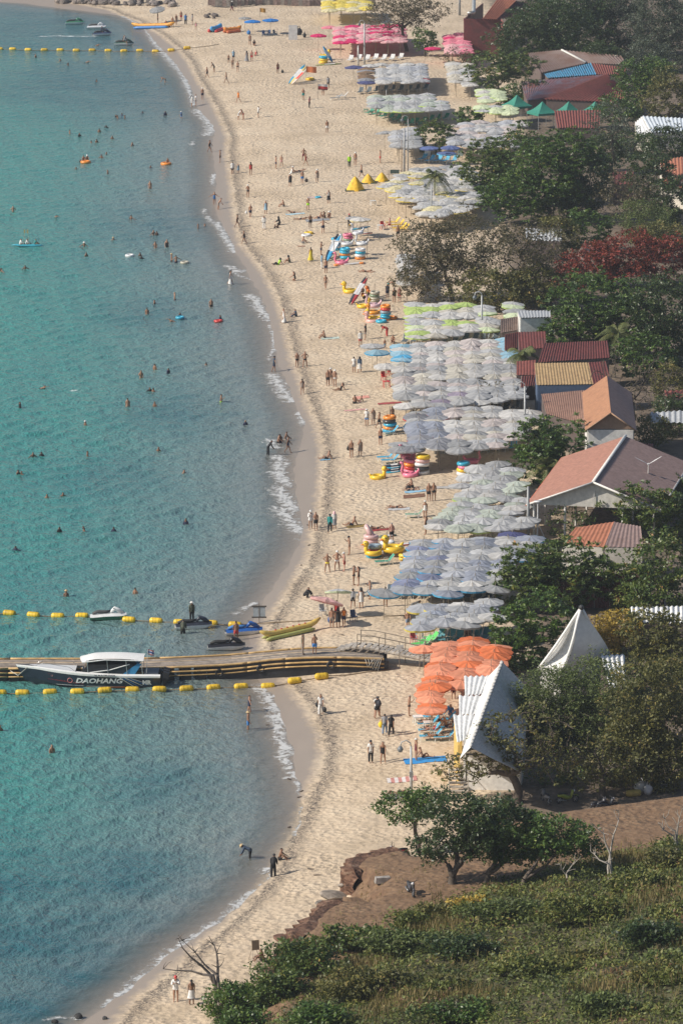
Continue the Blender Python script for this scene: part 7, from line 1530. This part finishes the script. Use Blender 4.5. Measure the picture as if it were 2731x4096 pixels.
duck(1620, 2226, 'yellow fish-shaped ring beside the green lounger', (.75, .55, .08), 3.0, .95); ring_at(G(1612, 2240)+Vector((0, 0, .14)), 'y', 'small yellow ring lying beside the green lounger', s=.7); board((1580, 2182), (1650, 2176), (.35, .06, .05), 'red kayak lying behind the ring and duck pile', .36); board((1512, 2150), (1585, 2142), (.08, .14, .10), 'dark green mat-like board behind the ring pile', .4)
stack(1294, 252, 'yyb', 'yellow and blue stack by the pink patch', 1.2); duck(1300, 240, 'yellow duck ring on the stack by the pink patch', rz=3.14, s=1.1, z=.5); board((1262, 262), (1365, 256), (.25, .30, .08), 'green and yellow kayak lying by the pink patch', .42); board((1330, 250), (1292, 185), (.06, .28, .5), 'blue board leaning by the pink patch', .36, 2.3)
board((1155, 336), (1220, 258), (.05, .35, .58), 'blue board leaning on the far sand', .36, 2.4); board((1165, 340), (1228, 275), (.72, .6, .5), 'red and white board leaning on the far sand', .36, 2.2, (.6, .08, .06)); board((1160, 338), (1224, 266), (.7, .55, .2), 'yellow board between the leaning boards', .34, 2.3)
ring_at(G(1240, 320)+Vector((0, 0, .16)), 'y', 'yellow ring beside the leaning boards', s=1.2); ring_at(PV(344, 648, .1), 'o', 'orange ring floating with bathers', s=1.25); ring_at(PV(665, 655, .1), 'o', 'orange ring floating alone with one bather', s=1.3); ring_at(PV(520, 1022, .1), 'w', 'white ring floating around a bather', s=1.0); ring_at(PV(740, 1050, .1), 't', 'pale ring floating beside a waist-deep pair', s=1.0); ring_at(PV(874, 1284, .1), 'r', 'red ring floating beside a bather', s=.9); ring_at(PV(721, 1270, .1), 'b', 'blue ring floating beside a bather', s=.9)
for x, y, lb, hr in ((350, 640, 'person sitting in the orange ring among bathers', 'c'), (672, 652, 'person lying in the lone orange ring', 'b'), (336, 642, 'person holding the orange ring', 'b')): person(x, y+4, 'sit', 0, 2, hr, 'trunks:k', .05, lab=lb)
# covered boats under yellow tarpaulin
def tarp(px, py, w, h, label):
    g = G(px, py); t = thing('covered_boat', label, 'covered boat', g); rd = random.Random(px); n = 14
    k = [rd.uniform(.75, 1.15) for _ in range(n)]
    MB().grid(lambda u, v: Vector((math.cos(u*6.283)*w*(1-v)**.8*k[int(u*n) % n], math.sin(u*6.283)*w*.7*(1-v)**.8*k[int(u*n) % n], h*v**.9+.12*math.sin(u*25)*(1-v)*v)), n, 6).build('tarpaulin', M((.78, .48, .03), .6, .2), t, True)
    MB().box((0, 0, .06), (w*2.3, w*1.2, .1)).build('float_base', M((.06, .09, .07), .7), t)
tarp(1420, 762, 1.15, 1.9, 'largest yellow tarpaulin heap on the sand'); tarp(1471, 733, 1.0, 1.3, 'middle yellow tarpaulin heap'); tarp(1527, 725, .95, 1.2, 'yellow tarpaulin heap next to the umbrella patch')
g = G(1578, 715); t = thing('sign_rack', 'dark wooden rack with a painted board beside the tarpaulin heaps', 'rack', g)
MB().box((0, 0, .95), (1.2, .06, .5)).build('sign_board', M((.06, .09, .08), .7), t); MB().tube([(-1.1, 0, .62), (1.5, 0, .55)], .04, 5).build('rail', PIPE, t)
for x in (-.8, .8): MB().tube([(x, 0, -.1), (x, 0, 1.2)], .04, 5).build('post', PIPE, t)
# towels and mats
for a in ((1655, 1985, 2.0, 1.4, 0, (.20, .10, .06), 'brown reed mat on the sand'), (1557, 1613, 2.4, .8, .1, (.35, .07, .07), 'dark red mat beside the big white patch'), (1520, 2119, 2.6, .8, .08, (.35, .05, .05), 'red towel under a lying person'), (1700, 3040, 3.2, 1.6, .1, (.03, .26, .62), 'bright blue beach sheet on the sand'), (1597, 3182, 1.9, 1.3, .1, (.45, .45, .45), 'grey towel under the person lying below the lamp post'), (1660, 1966, 2.0, 1.0, .05, (.25, .45, .6), 'light blue towel under the lying pair'), (1595, 2036, 2.0, 1.0, 0, (.6, .6, .6), 'white towel under a lying person beside the brown mat'), (1320, 1353, 2.0, 1.1, .1, (.55, .65, .58), 'pale green towel beside a sitting person'), (1445, 1590, 1.6, 1.2, .1, (.7, .32, .25), 'salmon towel behind a sitting pair'), (1420, 1640, 2.2, .6, .05, (.65, .35, .33), 'thin pink towel on open sand'), (1270, 880, 3.0, 1.6, .1, (.35, .36, .38), 'grey blanket under the towel group'), (1180, 856, 2.4, 1.2, .1, (.45, .6, .65), 'pale blue blanket on the mid beach'), (1260, 790, 1.8, 1.2, .1, (.6, .45, .42), 'pink towel beside a blue ring on the mid beach'), (1425, 2105, 1.8, 1.0, .2, (.3, .2, .06), 'brown towel beside a sitting person'), (1768, 1950, 2.2, 1.2, 0, (.5, .48, .46), 'pale rumpled towel beside the standing pair'), (1185, 690, 1.9, 1.0, 0, (.3, .25, .2), 'brown blanket under two people'), (1300, 1838, 1.0, .8, 0, (.2, .4, .55), 'blue towel under a person at the weed line'), (1205, 985, .9, .7, 0, (.5, .3, .2), 'orange towel on the mid beach')): towel(*a)
towel(1607, 3120, 2.2, 1.3, .05, (.7, .66, .64), 'red and white striped towel above the lying person', (.55, .25, .22))
ring_at(G(1272, 792)+Vector((0, 0, .12)), 'b', 'blue ring lying on a pink towel', s=.7); ring_at(G(1235, 936)+Vector((0, 0, .14)), 'y', 'yellow ring lying on the mid beach', s=1.0); ring_at(G(1225, 945)+Vector((0, 0, .14)), 'w', 'white ring lying beside the yellow one', s=1.1)
# bags, packs and litter
def bag(px, py, label, c, s=.35, h=0.0, cat='bag', name='bag'):
    g = G(px, py)+Vector((0, 0, h)); t = thing(name, label, cat, g, random.uniform(0, 3)); MB().ball((0, 0, s*.45), (s*.5, s*.36, s*.5), 8, 6).build('sack', M(c, .75), t, True); MB().tube([(-s*.2, 0, s*.85), (-s*.1, 0, s*1.2), (s*.1, 0, s*1.2), (s*.2, 0, s*.85)], s*.05, 5).build('strap', M(c, .7), t)
bag(1522, 2932, 'yellow bag carried by the person in denim trousers', (.78, .55, .03), .5, .45); bag(1268, 2856, 'black shoulder bag of the person in white', (.02, .02, .02), .4, .6); bag(1298, 2858, 'black tote carried by the person in white', (.02, .02, .02), .45, .2); bag(1515, 2874, 'black backpack with yellow patch', (.03, .03, .04), .5, 1.0); bag(1393, 1829, 'black bag of the person in black bikini', (.02, .02, .02), .45, .7); bag(985, 868, 'white plastic bag carried on the wet edge', (.7, .7, .7), .4, .4); bag(1632, 1962, 'black bag beside the lying pair', (.02, .02, .02), .55)
bag(1225, 728, 'black bag on the sand beside blue trunks', (.05, .04, .04), .5); bag(1130, 292, 'dark bag on the far sand', (.04, .04, .04), .5); bag(1320, 2490, 'blue drum-like bag by the tilted pink umbrella', (.03, .1, .3), .6); bag(2559, 3172, 'white sack of rubbish by the dirt yard', (.7, .7, .68), 1.0); bag(2590, 3178, 'second white rubbish sack', (.66, .66, .66), .8); bag(2575, 3150, 'white sack leaning on another', (.7, .7, .7), .9, .3)
t = thing('mooring_buoy', 'old yellow buoy lying by white rubbish sacks', 'buoy', G(2532, 3185)+Vector((0, 0, .25)), .2); put('float_body', BUOY, M((.45, .33, .08), .7), t)
for i in range(26):
    x, y = random.Random(i).choice([(1150+i*9, 2300-i*20), (1000+i*12, 700+i*30), (1300+i*6, 1900+i*40), (1100+i*5, 2900+i*24)]); g = G(x+random.uniform(-60, 60), y)
    tag(put('driftwood', random.choice(ROCK), M((.10, .075, .06), .9), None, g+Vector((0, 0, .02)), rot=(0, 0, random.uniform(0, 6)), scale=(random.uniform(.12, .35), .1, .07)), 'small dark piece of driftwood lying on the sand', 'driftwood', 'bits of driftwood on the beach')
# far stall on open sand
g = G(1172, 160); t = thing('white_board', 'tall white board standing beside the blue stall', 'board', g); MB().box((0, 0, 1.2), (1.4, .08, 2.4)).build('panel', M((.7, .71, .72), .6), t); MB().tube([(.5, .4, 0), (.5, 0, 2.0)], .04, 5).build('prop', PIPE, t)
table(1140, 145, 0, (.12, .09, .08), 'dark table beside the tall white board'); chair(1055, 145, .3, (.05, .09, .2), 'dark blue chair in the blue stall'); chair(1075, 143, -.4, (.05, .09, .2), 'dark blue chair against the stall pole'); chair(1100, 143, .8, (.04, .05, .08), 'black chair beside the dark table'); bag(995, 138, 'blue cool box at the blue stall', (.04, .2, .5), .7, 0, 'cool box', 'cool_box'); bag(1195, 140, 'black bin sack behind the white board', (.02, .02, .025), 1.2); bag(1218, 150, 'dark bag at the foot of the white board', (.03, .03, .03), .8)
# painter's easel
g = G(1015, 3845); t = thing('easel', 'wooden tripod easel holding a dark picture and leaves', 'easel', g, .3)
for a in (0, 2.1, 4.2): MB().tube([(0, 0, 1.25), (math.cos(a)*.5, math.sin(a)*.5, -.05)], .025, 5).build('leg', M((.45, .38, .3), .7), t)
MB().box((.1, -.1, 1.15), (.5, .04, .65), rx=-.2).build('picture', M((.22, .16, .1), .7), t)
# ---- poles and lamps
def pole(bx, by, tx, ty, label, r=.10, lamp=None, c=(.42, .43, .43), name='lamp_post', cat='lamp post', boxes=True):
    g = G(bx, by); dx, dy, dz = ray(tx, ty); q = g.y/dy; top = Vector((dx*q, g.y, CAM_H+dz*q))-g; t = thing(name, label, cat, g)
    MB().tube([(0, 0, -.2), top*.5, top], [r*1.15, r, r*.7], 8).build('post', M(c, .5, .15, metal=.2), t, True)
    if lamp:
        s = lamp; MB().tube([top, top+Vector((s*.05, 0, .25)), top+Vector((s*.35, 0, .45)), top+Vector((s*.7, 0, .3)), top+Vector((s*.78, 0, -.05))], r*.5, 6).build('arm', M(c, .5), t, True)
        MB().lathe([(.0, .12), (.12, .1), (.24, -.1), (.22, -.14), (.15, -.3), (0, -.36)], top+Vector((s*.78, 0, -.12)), 10).build('lamp_shade', M((.16, .18, .2), .4), t, True)
    if boxes: MB().box(top*.45+Vector((0, -.15, 0)), (.28, .18, .4)).build('junction_box', M((.3, .3, .3), .6), t)
    return t
pole(1645, 3185, 1643, 2985, 'grey lamp post with hooded lamp beside the striped towel', .10, -1); pole(1457, 258, 1457, 92, 'tall grey lamp post in front of the pink patch', .13, -1); pole(1432, 262, 1432, 182, 'white post beside the tall lamp post', .14, None, (.6, .6, .58), 'post', 'post')
pole(2098, 1760, 2098, 1545, 'tall lamp post with hooded lamp behind the white umbrellas', .11, -1); pole(1926, 1368, 1926, 1182, 'tall grey pole rising out of the lime rows', .12, -1, boxes=True); pole(2111, 2176, 2111, 1946, 'grey utility pole beside the long pink-brown roof', .14, None, (.38, .39, .39), 'utility_pole', 'pole')
pole(1616, 702, 1616, 512, 'concrete pole beside the sign rack', .14, None, (.4, .4, .4), 'utility_pole', 'pole'); pole(1631, 695, 1631, 475, 'thin pale pole next to the concrete pole', .08, -1); pole(1724, 905, 1724, 735, 'lamp post beside the beach palm', .10, -1); pole(1837, 62, 1837, -40, 'grey pole by the far almond tree', .2, None, (.3, .3, .3), 'utility_pole', 'pole')
pole(1606, 690, 1606, 560, 'wooden stake beside the concrete pole', .05, None, (.3, .22, .15), 'stake', 'pole', False); pole(1513, 378, 1513, 280, 'thin flag mast before the bluish white square', .05, None, (.5, .5, .5), 'mast', 'pole', False); pole(1544, 430, 1544, 358, 'thin mast in the green-grey patch over tables', .05, None, (.5, .5, .5), 'mast', 'pole', False); pole(2682, 175, 2682, 68, 'pale bare pole beside the silvery gum tree', .12, None, (.5, .46, .4), 'utility_pole', 'pole', False); pole(2520, 150, 2520, 0, 'dark slender pole among the grey-green trees', .1, None, (.2, .18, .16), 'utility_pole', 'pole', False); pole(1970, 1340, 1970, 1270, 'small street lamp inside the lime rows', .05, -1, boxes=False); pole(1825, 2110, 1822, 2035, 'leaning dark stake in the green-grey patch', .04, None, (.08, .07, .06), 'stake', 'pole', False)
# aerial on a tripod
g = G(2148, 2178); t = thing('aerial_tripod', 'white tripod mast with a flat dish beside the utility pole', 'mast', g); wm2 = M((.7, .7, .7), .5)
MB().tube([(0, 0, 0), (0, 0, 3.9)], .06, 6).build('mast', wm2, t); MB().lathe([(.0, 3.9), (.35, 3.92), (.38, 3.98), (0, 4.02)], n=12).build('dish', wm2, t, True)
for a in (.3, 2.4, 4.5): MB().tube([(0, 0, 2.0), (math.cos(a)*1.0, math.sin(a)*1.0, -.1)], .04, 5).build('strut', wm2, t)
# wind turbine on the roof
g = PV(2590, 1905, 5.4); t = thing('wind_turbine', 'small white three-bladed wind turbine on the pink-brown roof', 'wind turbine', g); MB().tube([(0, 0, -.6), (0, 0, 1.1)], .05, 6).build('mast', WC(), t)
for a in (.55, 2.65, 4.7): MB().tube([(0, -.12, 1.15), (math.cos(a)*.75, -.12, 1.15+math.sin(a)*.75), (math.cos(a)*1.4, -.12, 1.15+math.sin(a)*1.4)], [.05, .11, .04], 6, flat=.25).build('blade', wm2, t)
MB().ball((0, -.08, 1.15), .11, 8, 6).build('hub', wm2, t)
# flags
g = G(1272, 398); MB; tag(MB().tube([g, g+Vector((0, 0, 2.4))], .025, 5).build('flag_stick', PIPE), 'thin stick of the white and red flag', 'pole'); flag(g+Vector((0, 0, 1.45)), 1.5, .85, [((.72, .72, .72), 2), ((.55, .05, .05), 2), ((.20, .03, .03), 1)], 'white and red striped flag flying on the far sand', .1)
g = G(1690, 380); tag(MB().tube([g, g+Vector((0, 0, 2.6))], .025, 5).build('flag_stick', PIPE), 'thin stick of the red, white and blue flag', 'pole'); flag(g+Vector((0, 0, 1.8)), 1.1, .7, THAI, 'red, white and blue striped flag before the umbrella square', -.1)
g = G(1040, 70); tag(MB().tube([g, g+Vector((0, 0, 1.6))], .025, 5).build('flag_stick', PIPE), 'thin stick of the brown flag', 'pole'); flag(g+Vector((0, 0, .9)), 1.0, .7, [((.45, .25, .06), 1)], 'small orange-brown flag behind the blue stall')
g = G(1225, 345); tag(MB().tube([g, g+Vector((0, 0, 3.2))], .025, 5).build('flag_stick', PIPE), 'thin stick of the orange flag', 'pole'); flag(g+Vector((0, 0, 2.1)), 1.6, .9, [((.72, .22, .08), 1)], 'orange flag beside the leaning boards')
# menu boards
for x, y, c, lb in ((1709, 640, (.6, .62, .62), 'white menu board by the dark blue umbrellas'), (1840, 640, (.35, .45, .44), 'grey-green menu board by the dark blue umbrellas')):
    g = G(x, y); t = thing('menu_board', lb, 'sign', g); MB().box((0, 0, 1.1), (.75, .05, 1.1)).build('panel', M(c, .6, .2, 9), t)
    for s in (-.3, .3): MB().tube([(s, .04, 0), (s, .04, 1.6)], .03, 5).build('leg', PIPE, t)
# ---- motorbikes
def motorbike(px, py, rz, c, label):
    g = G(px, py); t = thing('motorbike', label, 'motorbike', g, rz); 
    for x in (-.62, .62):
        w = MB(); w.ring((x, 0, .28), .235, .055, 16, 6, Matrix.Rotation(R(90), 3, 'X')); wo = w.build('wheel', BLK, t, True); h = MB(); h.lathe([(.0, -.04), (.06, -.05), (.06, .05), (0, .04)], (x, 0, .28), 8, 'Y', False)
        for a in range(6): h.tube([(x, 0, .28), (x+math.cos(a*1.047)*.22, 0, .28+math.sin(a*1.047)*.22)], .012, 4)
        h.build('rim', M((.4, .4, .4), .35, metal=.6), wo)
    MB().tube([(-.75, 0, .62), (-.35, 0, .60), (0, 0, .42), (.25, 0, .40)], [.08, .15, .13, .1], 8, flat=1.2).build('body', M(c, .35), t, True); MB().tube([(-.72, 0, .74), (-.3, 0, .76), (.02, 0, .72)], [.09, .13, .09], 8, flat=.5).build('seat', BLK, t, True)
    MB().tube([(.25, 0, .40), (.38, 0, .75), (.42, 0, .98)], [.16, .18, .12], 8, flat=.5).build('leg_shield', M(c, .35), t, True); MB().tube([(.62, 0, .28), (.5, 0, .62), (.42, 0, 1.0)], .035, 6).build('fork', M((.2, .2, .2), .4), t); MB().tube([(.32, -.34, 1.08), (.42, -.12, 1.02), (.42, .12, 1.02), (.32, .34, 1.08)], .025, 5).build('handlebar', BLK, t, True)
    MB().ball((.5, 0, .92), (.09, .11, .1), 8, 6).build('headlight', M((.7, .7, .7), .15), t, True); MB().tube([(.5, 0, .58), (.7, 0, .60), (.88, 0, .48)], [.06, .09, .05], 6, flat=.5).build('mudguard', M(c, .35), t, True); MB().tube([(-.1, -.14, .25), (-.75, -.16, .34)], [.03, .05], 6).build('exhaust', M((.35, .35, .35), .3, metal=.6), t, True)
    for s in (-1, 1): MB().tube([(.36, s*.28, 1.06), (.33, s*.34, 1.28)], .012, 4).build('mirror', BLK, t)
motorbike(1590, 3436, 3.4, (.30, .03, .03), 'red motorbike with blue cover parked at the leaning tree'); motorbike(1642, 3580, -1.3, (.06, .06, .07), 'black and red motorbike parked alone on the dirt'); motorbike(2267, 3212, .3, (.25, .30, .03), 'lime green motorbike parked behind the bare tree'); motorbike(2180, 3212, 1.9, (.16, .16, .17), 'grey motorbike parked beside the bare tree trunk'); motorbike(2425, 3250, .35, (.02, .025, .035), 'black motorbike parked at the leaning trunk'); motorbike(2395, 3246, .6, (.05, .05, .06), 'dark motorbike tucked behind the leaning trunk')
tag(put('concrete_block', MB().box((0, 0, .2), (1.1, .5, .4), taper=.9).mesh('concrete_block'), M((.35, .32, .29), .9, .3), None, G(1530, 3530), rz=.2), 'pale concrete slab lying on the dirt', 'slab')
# people resting on loungers and in the shade
for x, y, pose, rz, o, lb in ((1720, 2905, 'lie', 100, 'briefs:k', 'person lying on a blue lounger nearest the orange file'), (1755, 2900, 'lie', 95, 'bra:k+briefs:k', 'person in black bikini lying on a blue lounger by the pavilion'), (1735, 2935, 'lie', 100, 'trunks:r', 'person in red trunks lying on a blue lounger by the pavilion'), (1785, 2925, 'sitl', 60, 'trunks:n', 'person in navy trunks sitting on a lounger by the pavilion wall'), (1745, 2962, 'lie', 100, 'briefs:k', 'person lying on the last blue lounger by the pavilion'), (1800, 2880, 'chair', 30, 'tee:b', 'person in blue shirt sitting in the shade by the pavilion'), (1812, 2790, 'chair', 0, 'tee:m', 'person in maroon shirt sitting under the orange umbrellas'), (1870, 2560, 'chair', 0, 'trunks:k', 'person sitting in shade behind the orange umbrellas'), (1555, 1500, 'chair', 180, 'trunks:r', 'person in red trunks sitting at the red table'), (1855, 1832, 'chair', 0, 'trunks:k', 'person sitting in the shade beside the small ring stack')):
    g = G(x, y); person(0, 0, pose, rz, 4 if 'red' in lb else 1, 'b', o, at=(g.x, g.y, g.z+(.30 if pose in ('lie', 'sitl') else .0)), lab=lb)

# ================================================================== HAZE
hb = MB().box((0, 2500, 52.0), (8400, 11400, 116)); hm = bpy.data.materials.new('haze'); hn, hl = nodes_of(hm); hn.remove(hn['Principled BSDF'])
pv = N(hn, 'VolumePrincipled'); pv.inputs['Color'].default_value = (.82, .90, 1.0, 1); pv.inputs['Density'].default_value = 0.00011; pv.inputs['Anisotropy'].default_value = 0.15
hl.new(pv.outputs[0], hn['Material Output'].inputs['Volume']); tag(hb.build('haze', hm), 'thin pale sea haze filling the air', kind='stuff')
